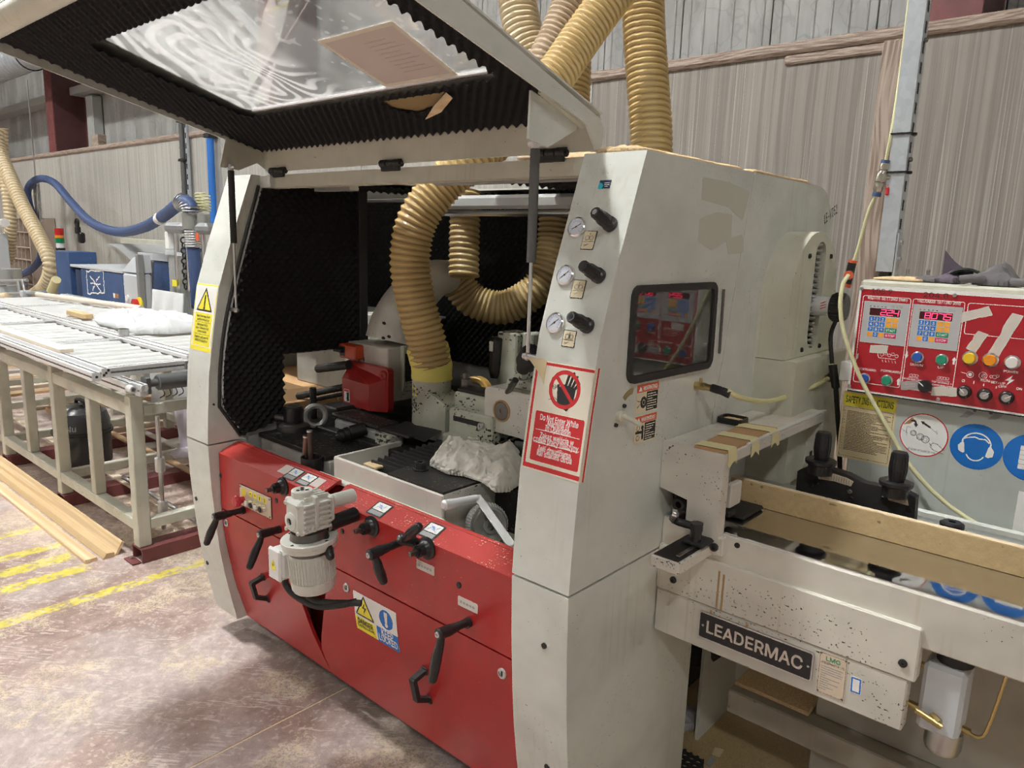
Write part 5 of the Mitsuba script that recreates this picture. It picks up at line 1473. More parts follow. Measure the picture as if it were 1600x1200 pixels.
    f = Frame(m + V(-.008, -.0275, .055), m + V(.010, -.0275, .055), m + V(-.008, -.0275, .02))
    part(C, 'motor_label', f.prism(rrect(0, 0, f.W, f.H, .002), 0, .002), 'paper_white', smooth=False)
    a, b = V(*(-1.343, 1.62, 1.231)), V(*(-1.48, 1.7, 1.114))
    Sp = part(M, 'hand_spindle', cat(lathe([(0, 0), (.030, 0), (.034, .01), (.034, .055), (.028, .06), (.020, .065), (.020, .10), (.012, .105), (0, .105)], a, b - a, 26)), 'black_matte', 'black hand spindle behind the right gas strut')
    part(Sp, 'spindle_shaft', cyl(a + (b - a) * .9, a + (b - a) * 1.5, .010, n=12), 'dark_steel')
    # right strip of red guard and cup by the crank
    part(M, 'guard_strip', box(-1.10, XRI - .006, 1.55, 1.60, .80, .93, .003), 'dark_red')
    part(M, 'cup', lathe([(.018, 0), (.032, 0), (.032, .075), (.027, .075), (.027, .01), (.018, .01)], (-1.18, 1.565, .786), (0, 0, 1), 26), 'black_matte')
    part(M, 'side_casting', cat(box(-1.417, XRI - .004, 1.60, 1.62, .70, .84, .003), box(-1.417, XRI - .004, 1.335, 1.62, .69, .70, .003)), 'cast_paint')
    # crank with a graduated dial
    c = V(*(-1.324, 1.44, 0.7623))
    ax = unit(V(.80, -.55, .25))
    K = part(M, 'crank_dial', lathe([(0, -.055), (.060, -.055), (.062, -.05), (.050, 0), (.046, .003), (.020, -.004), (.020, .012), (.011, .012), (.011, -.01), (0, -.01)], c, ax, 44), 'steel_grey', 'graduated dial with folding crank')
    aa, bb, dd = basis_of(ax)
    dots = []
    for i in range(44):
        t = 2 * np.pi * i / 44
        for h in (-.045, -.036, -.027, -.018):
            r = .062 - .012 * (h + .05) / .05
            q = c + ax * h + (math.cos(t) * aa + math.sin(t) * bb) * (r + .0003)
            dots.append(box(q[0] - .0011, q[0] + .0011, q[1] - .0011, q[1] + .0011, q[2] - .0011, q[2] + .0011, 0))
    part(K, 'dial_marks', cat(*dots), 'ink_white', smooth=False)
    p0, p1 = V(*(-1.366, 1.43, 0.8382)), V(*(-1.174, 1.36, 0.7756))
    arm = unit(p1 - p0)
    sdn = unit(np.cross(arm, ax))
    part(K, 'crank_arm', hull([q + sdn * s * .011 + ax * h for q in (p0 - arm * .008, p1) for s in (-1, 1) for h in (-.004, .006)]), 'dark_steel', smooth=False)
    hq = V(*(-1.38, 1.315, 0.8432))
    part(K, 'crank_handle', lathe([(0, 0), (.010, 0), (.0115, .006), (.0125, .08), (.0145, .10), (.0145, .115), (.009, .12), (0, .12)], p0 + V(0, 0, -.003), hq - p0, 24), 'aluminium')
    # ---- left part of the chamber
    T1 = part(M, 'outfeed_bed', box(-2.455, -2.02, 1.395, 1.60, .62, .80, .004), 'cast_white', 'grey-white bed side marked C 6')
    f = Frame((-2.40, 1.3945, .78), (-2.2, 1.3945, .78), (-2.40, 1.3945, .70))
    part(T1, 'handwriting', cat(f.text('C', .055, .015, .022, 0, depth=.0004), f.text('6', .115, .02, .024, 0, depth=.0004)), 'ink_black', smooth=False)
    part(M, 'chip_deck', box(-2.455, -2.03, 1.385, 1.85, .801, .818, .003), 'grime', 'dark deck covered with chips')
    sp = V(*(-2.634, 1.46, 0.83))
    N = part(M, 'spindle_nut', cat(lathe([(0, 0), (.062, 0), (.062, .02), (.05, .03), (0, .03)], (-2.40, 1.50, .819), (0, 0, 1), 30)), 'dark_steel', 'outfeed spindle with black nut')
    part(N, 'nut', lathe([(0, .03), (.034, .03), (.036, .04), (.036, .085), (.03, .092), (0, .092)], (-2.40, 1.50, .819), (0, 0, 1), 28), 'black_plastic')
    part(N, 'ring', torus((-2.36, 1.57, .868), (1, -.6, .2), .038, .011, 28, 8), 'steel_grey')
    part(N, 'bar', cyl((-2.455, 1.46, .865), (-2.42, 1.48, .862), .014), 'dark_steel')
    part(M, 'gray_housing', hull(bevel_pts(V(-2.29, 1.60, .79), V(-2.03, 1.70, .872), .012)), 'grey_paint', 'rounded grey housing in the chamber', smooth=20)
    part(M, 'gray_housing', cat(box(-2.30, -2.02, 1.595, 1.70, .873, .888, .006), box(-2.40, -2.30, 1.62, 1.72, .819, .90, .006)), 'grime')
    part(M, 'feed_shaft', cat(cyl((-2.648, 1.68, 0.8823), (-2.394, 1.74, 0.9549), .014), cyl((-2.661, 1.7, 0.8499), (-2.422, 1.76, 0.9216), .009), cyl((-2.449, 1.62, 0.8176), (-2.449, 1.62, 0.9566), .013)), 'grime', 'dark feed shafts')
    part(M, 'feed_shaft', cyl((-2.561, 1.72, 1.006), (-2.353, 1.72, 1.05), .017), 'grime')
    a, b = V(*(-2.135, 1.5, 0.841)), V(*(-2.101, 1.58, 0.8619))
    L = part(M, 'locking_spindle', lathe([(0, 0), (.010, 0), (.013, .006), (.016, .012), (.024, .016), (.024, .03), (.022, .032), (.025, .036), (.025, .05), (.022, .052), (.025, .056), (.025, .11), (0, .11)], a, b - a, 26), 'black_plastic', 'ribbed black locking spindle')
    part(M, 'feed_plate', cat(box(-2.02, -1.86, 1.60, 1.70, .872, .882, .004), hull([V(-1.98, 1.62, .883), V(-1.80, 1.62, .872), V(-1.80, 1.70, .897), V(-1.99, 1.70, .897)])), 'black_matte', 'black pressure plate')
    part(M, 'feed_block', hull(bevel_pts(V(-2.01, 1.575, .82), V(-1.93, 1.64, .871), .004)), 'cast_paint')
    # spindle housing with red cover and orange switch
    y = 1.78
    a, b = V(*(-2.441, 1.78, 1.128)), V(*(-2.189, 1.78, 0.9366))
    S = part(M, 'spindle_housing', box(a[0], b[0], y, y + .16, b[2] - .02, a[2], .004), 'cast_white', 'grey-white spindle housing')
    q = V(*(-2.2, 1.78, 1.126))
    part(S, 'handwriting', Frame((a[0] + .06, y - .0004, a[2] - .02), (a[0] + .1, y - .0004, a[2] - .02), (a[0] + .06, y - .0004, a[2] - .07)).text('C4', 0, .0, .03, 0, depth=.0004), 'ink_black', smooth=False)
    part(S, 'side_plate', box(b[0] + .01, b[0] + .03, y + .05, y + .13, b[2] + .02, b[2] + .2, .004), 'cast_paint')
    part(S, 'side_opening', box(b[0] + .0302, b[0] + .0308, y + .06, y + .115, b[2] + .06, b[2] + .17, 0), 'ink_black')
    r0, r1 = V(*(-2.41, 1.75, 1.06)), V(*(-2.152, 1.75, 0.8998))
    x_, X_ = r0[0], r1[0]
    zb, zt = r1[2] - .012, V(*(-2.174, 1.75, 1.057))[2]
    pr = rrect(x_, zb, X_, zt, .018)
    R = part(M, 'red_cover', prof_y(pr, 1.752, 1.779), 'cover_red', 'red moulded cover on the spindle housing', smooth=25)
    zm = zb + (zt - zb) * .64
    part(R, 'cover_bulge', hull([V(x_ + .02, 1.752, zb), V(X_ - .02, 1.752, zb), V(x_ + .02, 1.752, zt - .01), V(X_ - .02, 1.752, zm + .02), V(x_ + .03, 1.708, zb + .005), V(X_ - .06, 1.708, zb + .005), V(x_ + .03, 1.708, zm), V(X_ - .06, 1.708, zm - .004)]), 'cover_red', smooth=10)
    part(R, 'cover_screw', lathe([(0, 0), (.017, 0), (.019, .004), (.012, .008), (.005, .008), (.005, .003), (0, .003)], (X_ - .028, 1.752, zt - .028), (0, -1, 0), 24), 'cover_red')
    part(R, 'side_rail', box(x_ - .006, x_ - .0005, 1.754, 1.776, zb + .02, zt, .002), 'cover_red')
    for z in (zb + .04, zt - .05):
        part(R, 'white_clip', box(x_ - .012, x_ - .0065, 1.756, 1.77, z, z + .018, .001), 'paper_white')
    f = Frame((x_ + .042, 1.7076, zb + .068), (x_ + .078, 1.7076, zb + .068), (x_ + .042, 1.7076, zb + .018))
    k = part(R, 'cover_label', f.prism(rrect(0, 0, f.W, f.H, .003), 0, .0006), 'paper_white', 'small warning label', smooth=False)
    part(k, 'black_field', f.rect(f.W * .5, .003, f.W - .003, f.H * .75, .0006, .0009), 'ink_black', smooth=False)
    part(k, 'red_band', f.rect(.002, f.H * .8, f.W - .002, f.H - .002, .0006, .0009), 'ink_red', smooth=False)
    o = V(*(-2.437, 1.74, 1.124)), V(*(-2.334, 1.74, 1.068))
    O = part(M, 'limit_switch', cat(box(o[0][0], o[1][0], 1.735, 1.779, o[1][2], o[0][2], .004)), 'orange_red', 'orange switch box above the red cover')
    part(O, 'dark_opening', box(o[0][0] + .006, o[0][0] + .04, 1.7342, 1.7348, o[1][2] + .008, o[0][2] - .008, 0), 'ink_black')
    part(O, 'roller', cyl((o[0][0] - .02, 1.73, o[1][2] + .03), (o[0][0] + .03, 1.73, o[1][2] + .03), .009), 'black_matte')
    # big white elbow duct H4
    e = [V(*(-2.276, 1.88, 1.137)), V(*(-2.273, 1.9, 1.21)), V(*(-2.262, 1.95, 1.297)), V(*(-2.241, 2.05, 1.377)), V(*(-2.253, 2.15, 1.39))]
    path, s = smooth_path(e, .01)
    q = s / s[-1]
    E_ = part(M, 'elbow_duct', sweep(path, np.interp(q, [0, .2, .5, 1], [.112, .105, .09, .066]), 36), 'cast_white', 'white elbow duct marked H4')
    hp = V(*(-2.223, 1.765, 1.186))
    part(E_, 'paint_loss', cat(*[trimesh.creation.icosphere(1, .008).apply_scale((1.4, .3, .8)).apply_translation(V(*p)) for p in ((-2.217, 1.785, 1.222), (-2.209, 1.775, 1.167), (-2.175, 1.775, 1.176))]), 'ink_black')
    part(M, 'rear_block', cat(box(-2.6, -2.45, 1.95, 2.1, 1.1, 1.22, .004), box(-1.85, -1.1, 2.1, 2.4, .84, 1.02, .006)), 'base_brown', 'grey rear machine blocks in the dark')
    part(M, 'rear_frame', cat(*[cyl(V(-1.95 + .12 * i, 2.15, .86), V(-1.86 + .12 * i, 2.2, 1.10), .02, n=12) for i in range(2)] + [cyl((-1.5, 2.0, 1.0), (-1.5, 2.0, 1.22), .012, n=10), cyl((-1.5, 2.0, 1.22), (-1.47, 1.97, 1.25), .018, n=10)]), 'black_matte')
    part(M, 'red_cable', tube([V(-2.0, 2.2, 1.11), V(-1.7, 2.2, 1.10), V(-1.4, 2.15, 1.06), V(-1.3, 2.1, .95)], .004, 6), 'ink_red')
    part(M, 'air_valve', cat(box(-1.62, -1.53, 1.92, 1.97, 1.03, 1.16, .004)), 'grey_paint')
    # seen through the outlet: outfeed bed and its back wall
    part(M, 'outlet_bed', cat(box(-2.84, -2.6, 1.5, 1.84, .83, .872, .003), box(-3.35, -2.6, 1.841, 2.5, .83, .872, .003)), 'hardboard', 'wooden outfeed plate beyond the outlet')
    part(M, 'outlet_wall', box(-3.0, -2.5, 1.90, 1.91, .873, 1.15, .003), 'base_brown')
    part(M, 'outlet_roof', cat(box(-2.84, -2.63, 1.42, 1.84, 1.16, 1.17, .002), box(-3.35, -2.63, 1.841, 2.5, 1.16, 1.17, .002)), 'grey_paint')  # unseen roof, added to dim what shows through the outlet


plain('steel_grey', (.34, .35, .33), .4, .5)


def moulder():
    M = thing('moulding_machine', 'large white and red four-sided moulding machine with its hood raised', 'moulding machine')
    moulder_shell(M)
    moulder_front(M)
    moulder_motor(M)
    moulder_hood(M)
    moulder_gauges(M)
    moulder_side(M)
    moulder_infeed(M)
    moulder_inside(M)


# ------------------------------------------------------------------ the control cabinet behind the infeed table
def cabinet():
    Y = 2.13
    x0, x1, zt = -.632, .42, 1.475
    C = thing('control_cabinet', 'grey control cabinet with a red operating panel behind the infeed table', 'control cabinet')
    part(C, 'housing', cat(box(x0, x1, Y + .012, 2.62, 1.175, zt - .002, .006)), 'cover_cream', 'cream head of the cabinet')
    part(C, 'housing', box(x0 + .018, x1, Y + .02, 2.60, .25, 1.172, .004), 'cabinet_grey')
    part(C, 'plinth', box(x0 + .03, x1, Y + .05, 2.58, .0, .25, .004), 'black_matte')
    f = Frame(V(*(-0.6306, 2.13, 1.458)), V(*(-0.6306, 2.13, 1.458)) + V(.98, 0, 0), V(*(-0.6295, 2.13, 1.171)))
    f.v = V(0, 0, 1); f.n = V(0, -1, 0)
    W, H = f.W, f.H
    Pn = part(C, 'control_panel', f.prism(rrect(0, 0, W, H, .004), -.010, 0), 'paper_white', 'red operating panel with displays, keys and lamps', smooth=20)
    def uv(p):
        q = V(*p) - f.o
        return float(q[0]), float(q[2])
    part(Pn, 'red_field', f.prism(rrect(.006, .005, W - .004, H - .009, .004), 0, .0006), 'panel_red', smooth=False)

    def outline(a, b, c, d, name='white_outline', r=.006):
        w = .0016
        part(Pn, name, f.prism(rrect(a, b, c, d, r).difference(rrect(a + w, b + w, c - w, d - w, r - w)), .0006, .0009), 'ink_white', smooth=False)
    a1 = uv((-0.6179, 2.13, 1.433)); a2 = uv((-0.4696, 2.13, 1.198))
    b1 = uv((-0.4956, 2.13, 1.433)); b2 = uv((-0.3475, 2.13, 1.207))
    outline(a1[0], uv((-0.6155, 2.13, 1.196))[1], uv((-0.4993, 2.13, 1.427))[0], a1[1])
    outline(b1[0], uv((-0.494, 2.13, 1.196))[1], uv((-0.3771, 2.13, 1.423))[0], b1[1])
    c0, c1 = uv((-0.3712, 2.13, 1.432)), uv((-0.3653, 2.13, 1.354))
    outline(c0[0], c1[1], W - .03, c0[1])
    # two keypads with displays
    for tl, tr, bl, ttl, tpos, num, dpos in (
            ((-0.6129, 2.13, 1.418), (-0.5013, 2.13, 1.418), (-0.6131, 2.13, 1.307), 'WIDTH  SETTING (mm)', (-0.5972, 2.13, 1.422), '22.4', (.40, .92)),
            ((-0.4923, 2.13, 1.419), (-0.3804, 2.13, 1.417), (-0.4894, 2.13, 1.309), 'THICKNESS  SETTING (mm)', (-0.4851, 2.13, 1.421), '807.5', (.28, .95))):
        ua, va = uv(tl); ub, _ = uv(tr); _, vb = uv(bl)
        k = f.sub(ua, vb, ub - ua, va - vb)
        k.o = k.o + f.n * .0006
        w, h = k.W, k.H
        K = part(Pn, 'keypad', k.prism(sbox(0, 0, w, h), 0, .0008), 'keypad_grey', 'grey keypad with red LED display', smooth=False)
        t0 = uv(tpos)
        part(Pn, 'lettering', f.text(ttl, ua + w / 2, va + .0055, .0085, .0006, width=w * .88, align='center', bold=True, depth=.0004), 'ink_white', smooth=False)
        part(Pn, 'display', k.rect(w * .15, h * .67, w * .82, h * .845, .0008, .0012), 'display_dark', smooth=False)
        # seven-segment figures that glow
        dg = {'0': 'abcdef', '2': 'abged', '4': 'fgbc', '5': 'afgcd', '7': 'abc', '8': 'abcdefg'}
        n = len(num.replace('.', ''))
        dw, dh = w * .105, h * .125
        segs = []
        x = w * .80 - n * dw * 1.28
        for ch in num:
            if ch == '.':
                segs.append(disc(x - dw * .12, h * .70, .0012))
                continue
            def sg(s):
                A = {'a': ((0, 1), (1, 1)), 'b': ((1, 1), (1, .5)), 'c': ((1, .5), (1, 0)), 'd': ((0, 0), (1, 0)), 'e': ((0, .5), (0, 0)), 'f': ((0, 1), (0, .5)), 'g': ((0, .5), (1, .5))}[s]
                return stroke([(x + q[0] * dw + q[1] * .1 * dw, h * .695 + q[1] * dh) for q in A], .0021)
            segs += [sg(s) for s in dg[ch]]
            x += dw * 1.32
        d = part(Pn, 'led_digits', k.prism(unary_union(segs), .0012, .0015), 'led_red', 'glowing red figures ' + num, smooth=False)
        scene[d]['emitter'] = {'type': 'area', 'radiance': {'type': 'rgb', 'value': [1.5, .05, .14]}}
        part(Pn, 'model_text', k.text('DP-5200', w * .62, h * .885, .0055, .0008, width=w * .24, depth=.0003), 'ink_grey', smooth=False)
        part(Pn, 'indicator', cat(*[k.rect(w * (.14 + .085 * i), h * .875, w * (.17 + .085 * i), h * .895, .0008, .001) for i in range(5)]), 'ink_black', smooth=False)
        kw, kh = w * .108, h * .105
        rows = ['123', '456', '789', 'c0c']
        for i, row in enumerate(rows):
            for j, ch in enumerate(row):
                xx, yy = w * (.155 + .125 * j), h * (.535 - .125 * i)
                part(Pn, 'key', k.prism(rrect(xx, yy, xx + kw, yy + kh, .001), .0008, .0014), 'key_orange' if ch == 'c' else 'key_blue', smooth=False)
                if ch != 'c':
                    part(Pn, 'key_figure', k.text(ch, xx + kw / 2, yy + kh * .2, kh * .6, .0014, align='center', bold=True, depth=.0003), 'ink_white', smooth=False)
        for i in range(2):
            for j in range(2):
                xx, yy = w * (.54 + .135 * j), h * (.535 - .125 * i)
                part(Pn, 'key', k.prism(rrect(xx, yy, xx + kw * 1.08, yy + kh, .001), .0008, .0014), 'key_orange', smooth=False)
        for s, mt, i in (('START', 'key_green', 2), ('STOP', 'key_pink', 3)):
            xx, yy = w * .535, h * (.535 - .125 * i)
            part(Pn, 'key', k.prism(rrect(xx, yy, xx + kw * 2.35, yy + kh, .001), .0008, .0014), mt, smooth=False)
            part(Pn, 'key_figure', k.text(s, xx + kw * 1.17, yy + kh * .25, kh * .5, .0014, width=kw * 1.9, align='center', bold=True, depth=.0003), 'ink_white', smooth=False)
    # buttons, lamps and switches
    def button(p, mat, r=.0115, h=.010, label=None):
        a, b = uv(p)
        o = f.at(a, b, .0006)
        k = part(Pn, 'push_button', lathe([(0, 0), (r * 1.3, 0), (r * 1.3, .003), (r * 1.05, .005), (r * 1.05, .004), (0, .004)], o, f.n, 26), 'chrome')
        k2 = part(Pn, 'button_cap', lathe([(0, .004), (r, .004), (r, h * .8), (r * .9, h), (0, h)], o, f.n, 26), mat, label)
        return a, b
    a, b = button((-0.5886, 2.13, 1.209), 'button_blue', label='blue push button'); texts = [('BACKWARD', a, b + .022, .052)]
    a, b = button((-0.5322, 2.13, 1.212), 'button_green', label='green push button'); texts.append(('FORWARD', a + .006, b + .022, .048))
    arrows = [(a + .028, b, 1)]
    a, b = button((-0.4665, 2.13, 1.283), 'button_blue', label='blue push button'); texts.append(('DOWN', a, b - .023, .030)); arrows.append((a - .027, b + .004, -1))
    a, b = button((-0.4103, 2.13, 1.284), 'button_green', label='green push button'); texts.append(('UP', a, b - .023, .014)); arrows.append((a + .027, b, 1))
    for p, m in (((-0.3494, 2.13, 1.296), 'button_yellow'), ((-0.3057, 2.13, 1.297), 'button_amber'), ((-0.2606, 2.13, 1.297), 'button_white')):
        a, b = button(p, m, .0135, .018, 'round signal lamp')
        if m == 'button_white':
            texts.append(('POWER', a, b - .026, .030))
    for p in ((-0.4394, 2.13, 1.211),):
        a, b = uv(p)
        o = f.at(a, b, .0006)
        k = part(Pn, 'selector_switch', cat(lathe([(0, 0), (.016, 0), (.0165, .008), (.014, .012), (0, .012)], o, f.n, 28)), 'black_plastic', 'black selector switch')
        part(Pn, 'pointer', f.prism(stroke([(a - .003, b + .001), (a - .013, b + .009)], .0022), .0126, .0134), 'ink_white', smooth=False)
    for i, p in enumerate(((-0.3507, 2.13, 1.21), (-0.3062, 2.13, 1.209), (-0.2606, 2.13, 1.21))):
        a, b = uv(p)
        o = f.at(a, b, .0006)
        k = part(Pn, 'key_switch', cat(lathe([(0, 0), (.0165, 0), (.0165, .004), (.015, .009), (.012, .011), (0, .011)], o, f.n, 28)), 'black_plastic', 'key switch')
        part(Pn, 'key_cylinder', lathe([(0, .011), (.0095, .011), (.0095, .0125), (0, .0125)], o, f.n, 24), 'steel')
        t = (2.4, .7, .6)[i]
        part(Pn, 'pointer', f.prism(stroke([(a - .002 * math.cos(t), b - .002 * math.sin(t)), (a + .012 * math.cos(t), b + .012 * math.sin(t))], .002), .0132, .0138), 'ink_white', smooth=False)
        if i == 0:
            part(Pn, 'mark', f.prism(unary_union([disc(a - .006, b + .027, .0035).difference(disc(a - .006, b + .027, .002)), stroke([(a + .017, b + .024), (a + .017, b + .029)], .002)]), .0006, .0009), 'ink_white', smooth=False)
        elif i == 1:
            texts += [('RUN', a - .004, b + .033, .019), ('SET-UP', a + .023, b + .031, .030)]
            part(Pn, 'mark', f.prism(unary_union([stroke([(a - .006, b + .022), (a - .006, b + .027)], .002), stroke([(a + .021, b + .020), (a + .021, b + .025)], .002)]), .0006, .0009), 'ink_white', smooth=False)
        else:
            texts += [('OFF', a - .012, b + .022, .017), ('ON', a + .022, b + .022, .012)]
    part(Pn, 'lettering', cat(*[f.text(s, a, b, .0058, .0006, width=w, align='center', bold=True, depth=.0003) for s, a, b, w in texts]), 'ink_white', smooth=False)
    for a, b, s in arrows:
        part(Pn, 'arrow', f.prism(unary_union([sbox(a - .0022, b - .009, a + .0022, b + .003), Polygon([(a - .0055, b + .001), (a + .0055, b + .001), (a, b + .0105)])]) if s > 0 else unary_union([sbox(a - .0022, b - .003, a + .0022, b + .009), Polygon([(a - .0055, b - .001), (a + .0055, b - .001), (a, b - .0105)])]), .0006, .0009), 'ink_white', smooth=False)
    # pictograms: machine outline, rollers, bolt
    a, b = uv((-0.5447, 2.13, 1.276))
    g = [stroke([(a - .034, b + .012), (a - .02, b + .012), (a - .016, b - .006), (a + .026, b - .006)], .0012)] + [disc(a - .008 + .009 * i, b + .003 + .004 * (i % 2), .0045).difference(disc(a - .008 + .009 * i, b + .003 + .004 * (i % 2), .0035)) for i in range(5)]
    g += [stroke([(a - .006 + .008 * i, b - .010), (a - .004 + .008 * i, b - .016)], .001) for i in range(5)]
    a, b = uv((-0.4694, 2.13, 1.234))
    g += [disc(a - .007 + .007 * i, b, .004).difference(disc(a - .007 + .007 * i, b, .003)) for i in range(3)] + [stroke([(a - .012, b - .006), (a + .012, b - .006)], .001)]
    a, b = uv((-0.4026, 2.13, 1.235))
    g += [disc(a - .009 + .0065 * i, b + .002, .0038).difference(disc(a - .009 + .0065 * i, b + .002, .0028)) for i in range(4)] + [stroke([(a - .014, b - .005), (a + .016, b - .005)], .001)]
    a, b = uv((-0.344, 2.13, 1.255))
    g += [disc(a, b, .008).difference(disc(a, b, .0066)), disc(a, b, .0042), stroke([(a - .02, b + .003), (a - .009, b + .001)], .0012)]
    a, b = uv((-0.3165, 2.13, 1.256))
    g += [disc(a, b, .009).difference(disc(a, b, .008)), disc(a + .001, b, .0045).difference(disc(a + .001, b, .0035)), stroke([(a - .003, b - .003), (a + .004, b + .004)], .001)]
    a, b = uv((-0.2921, 2.13, 1.256))
    g += [disc(a, b, .005).difference(disc(a, b, .004)), disc(a - .007, b, .0035).difference(disc(a - .007, b, .0026)), disc(a + .006, b + .003, .0035).difference(disc(a + .006, b + .003, .0026))]
    a, b = uv((-0.2598, 2.13, 1.253))
    g.append(Polygon([(a + .005, b + .013), (a - .010, b - .002), (a - .001, b - .001), (a - .006, b - .014), (a + .010, b + .003), (a + .001, b + .002)]))
    part(Pn, 'pictogram', f.prism(unary_union(g), .0006, .0009), 'ink_white', smooth=False)
    texts = [('UPPER ROLLERS', uv((-0.4725, 2.13, 1.221)), .050), ('TOP SPINDLE +', uv((-0.404, 2.13, 1.223)), .046), ('UPPER ROLLERS', uv((-0.403, 2.13, 1.215)), .050)]
    part(Pn, 'lettering', cat(*[f.text(s, c[0], c[1], .0042, .0006, width=w, align='center', bold=True, depth=.0003) for s, c, w in texts]), 'ink_white', smooth=False)
    # strips of scribbled paper tape
    for i, (p, q, w) in enumerate((((-0.3924, 2.13, 1.39), (-0.3228, 2.13, 1.415), .024), ((-0.3503, 2.13, 1.314), (-0.3304, 2.13, 1.361), .024), ((-0.303, 2.13, 1.307), (-0.2657, 2.13, 1.411), .024), ((-0.4966, 2.13, 1.204), (-0.4544, 2.13, 1.21), .024), ((-0.4217, 2.13, 1.2), (-0.3672, 2.13, 1.206), .024), ((-0.5834, 2.13, 1.291), (-0.5389, 2.13, 1.294), .022), ((-0.6146, 2.13, 1.276), (-0.6147, 2.13, 1.262), .006))):
        a, b = np.array(uv(p)), np.array(uv(q))
        d = (b - a) / np.linalg.norm(b - a)
        nn = np.array([-d[1], d[0]])
        rng = np.random.default_rng(i)
        L = np.linalg.norm(b - a)
        up_ = [a + d * t + nn * w * (.5 + .04 * rng.standard_normal()) for t in np.linspace(0, L, 7)]
        dn = [a + d * (t + .004 * rng.standard_normal()) - nn * w * (.5 + .04 * rng.standard_normal()) for t in np.linspace(L, 0, 7)]
        pg = Polygon(up_ + dn).buffer(0)
        k = part(Pn, 'tape_strip', f.prism(pg, .0009, .0013), 'paper_tape' if i != 3 else 'worn_foil', 'strip of pale tape with faded handwriting', smooth=False)
        if i < 5:
            ln = [stroke([a + d * (L * .15) + nn * s * w, a + d * (L * .8) + nn * (s + .1 * rng.standard_normal()) * w], .0009) for s in (-.2, .1, .25)]
            part(Pn, 'faded_writing', f.prism(unary_union(ln).intersection(pg), .0013, .0015), 'paper_pink', smooth=False)
    a, b = uv((-0.5918, 2.13, 1.445))
    part(Pn, 'handwriting', f.text('105.9', a - .006, b - .006, .013, .0006, width=.05, depth=.0003), 'ink_black', 'handwritten black figures', smooth=False)
    part(Pn, 'handwriting', cat(f.text('204.0', uv((-0.4727, 2.13, 1.442))[0], uv((-0.4727, 2.13, 1.442))[1] - .004, .013, .0006, width=.056, depth=.0003)), 'ink_black', 'handwritten black figures', smooth=False)
    for p in ((-0.6231, 2.13, 1.45), (-0.4027, 2.13, 1.448), (-0.6257, 2.13, 1.182), (-0.406, 2.13, 1.181)):
        a, b = uv(p)
        part(Pn, 'panel_screw', screw(f.at(a, b, .0006), f.n, .005, .003), 'steel')
    part(Pn, 'lower_gasket', f.rect(.0, -.0035, W, -.0005, -.004, .0005), 'ink_black', smooth=False)
    part(Pn, 'gasket_clip', cat(*[f.rect(uv(p)[0] - .003, -.008, uv(p)[0] + .003, -.002, -.004, .001) for p in ((-0.3226, 2.13, 1.177), (-0.288, 2.13, 1.175))]), 'ink_black')

    # ---- stickers on the cabinet below the panel
    Yc = Y + .02
    g = Frame((x0, Yc, 1.5), (x0 + 1, Yc, 1.5), (x0, Yc, .5))
    def gu(p):
        q = V(*p) - g.o
        return float(q[0]), float(q[2])
    tl, tr, bl = gu((-0.6439, 2.15, 1.166)), gu((-0.5013, 2.15, 1.162)), gu((-0.645, 2.15, 0.9735))
    xa, xb, ya, yb = (tl[0] + bl[0]) / 2, tr[0] - .002, bl[1], (tl[1] + tr[1]) / 2
    k = g.sub(xa, ya, xb - xa, yb - ya)
    w, h = k.W, k.H
    S = part(C, 'safety_notice', k.prism(rrect(0, 0, w, h, .003), .0003, .0008), 'paper_tan', 'tan notice SAFETY INSTRUCTIONS with a yellow heading', smooth=False)
    part(S, 'yellow_heading', k.prism(rrect(.004, h - .040, w - .004, h - .004, .003), .0008, .0011), 'ink_yellow', smooth=False)
    part(S, 'heading', k.text('SAFETY INSTRUCTIONS', w * .5, h - .031, .0185, .0011, width=w * .88, align='center', bold=True, depth=.0003), 'ink_black', smooth=False)
    part(S, 'frame_line', k.prism(rrect(.006, .006, w - .006, h - .043, .003).difference(rrect(.0068, .0068, w - .0068, h - .0438, .003)), .0008, .001), 'ink_black', smooth=False)
    rng = np.random.default_rng(5)
    ln = []
    for i in range(27):
        yy = h - .056 - i * (h - .076) / 27
        L = w * (.45 + .38 * rng.random()) if i % 3 else w * .82
        ln.append(k.rect(.016, yy, min(.016 + L, w - .012), yy + .0021, .0008, .001))
        if i % 2 == 0:
            ln.append(k.rect(.0095, yy, .012, yy + .0024, .0008, .001))
    part(S, 'small_print', cat(*ln), 'print_brown', 'lines of small print', smooth=False, kind='stuff')
    # round white sticker with a red rim
    def round_at(p, rpt):
        c = np.array(gu(p))
        return c[0], c[1], abs(gu(rpt)[0] - c[0])
    a, b, R = round_at((-0.4318, 2.15, 1.077), (-0.374, 2.15, 1.082))
    S = part(C, 'round_sticker', g.prism(disc(a, b, R, 24), .0003, .0008), 'ink_red', 'round white sticker with red rim and spindle drawing', smooth=False)
    part(S, 'white_field', g.prism(disc(a, b, R * .955, 24), .0008, .0011), 'paper_white', smooth=False)
    part(S, 'torn_spot', g.prism(Polygon([(a - R * .88, b + R * .35), (a - R * .55, b + R * .75), (a - R * .42, b + R * .62), (a - R * .62, b + R * .42)]), .0011, .0013), 'brown_spot', smooth=False)
    q = lambda x, y: (a + R * x, b + R * y)
    dr_ = [stroke([q(-.93, .12), q(-.65, -.02)], .0008), stroke([q(-.72, .28), q(-.7, -.16)], .0009), stroke([q(-.72, .28), q(-.55, .26)], .0008)]
    for x, y, r in ((-.42, .02, .13), (-.12, -.10, .16), (.10, -.18, .17)):
        dr_ += [disc(*q(x, y), R * r).difference(disc(*q(x, y), R * (r - .03))), disc(*q(x, y), R * r * .55).difference(disc(*q(x, y), R * r * .45))]
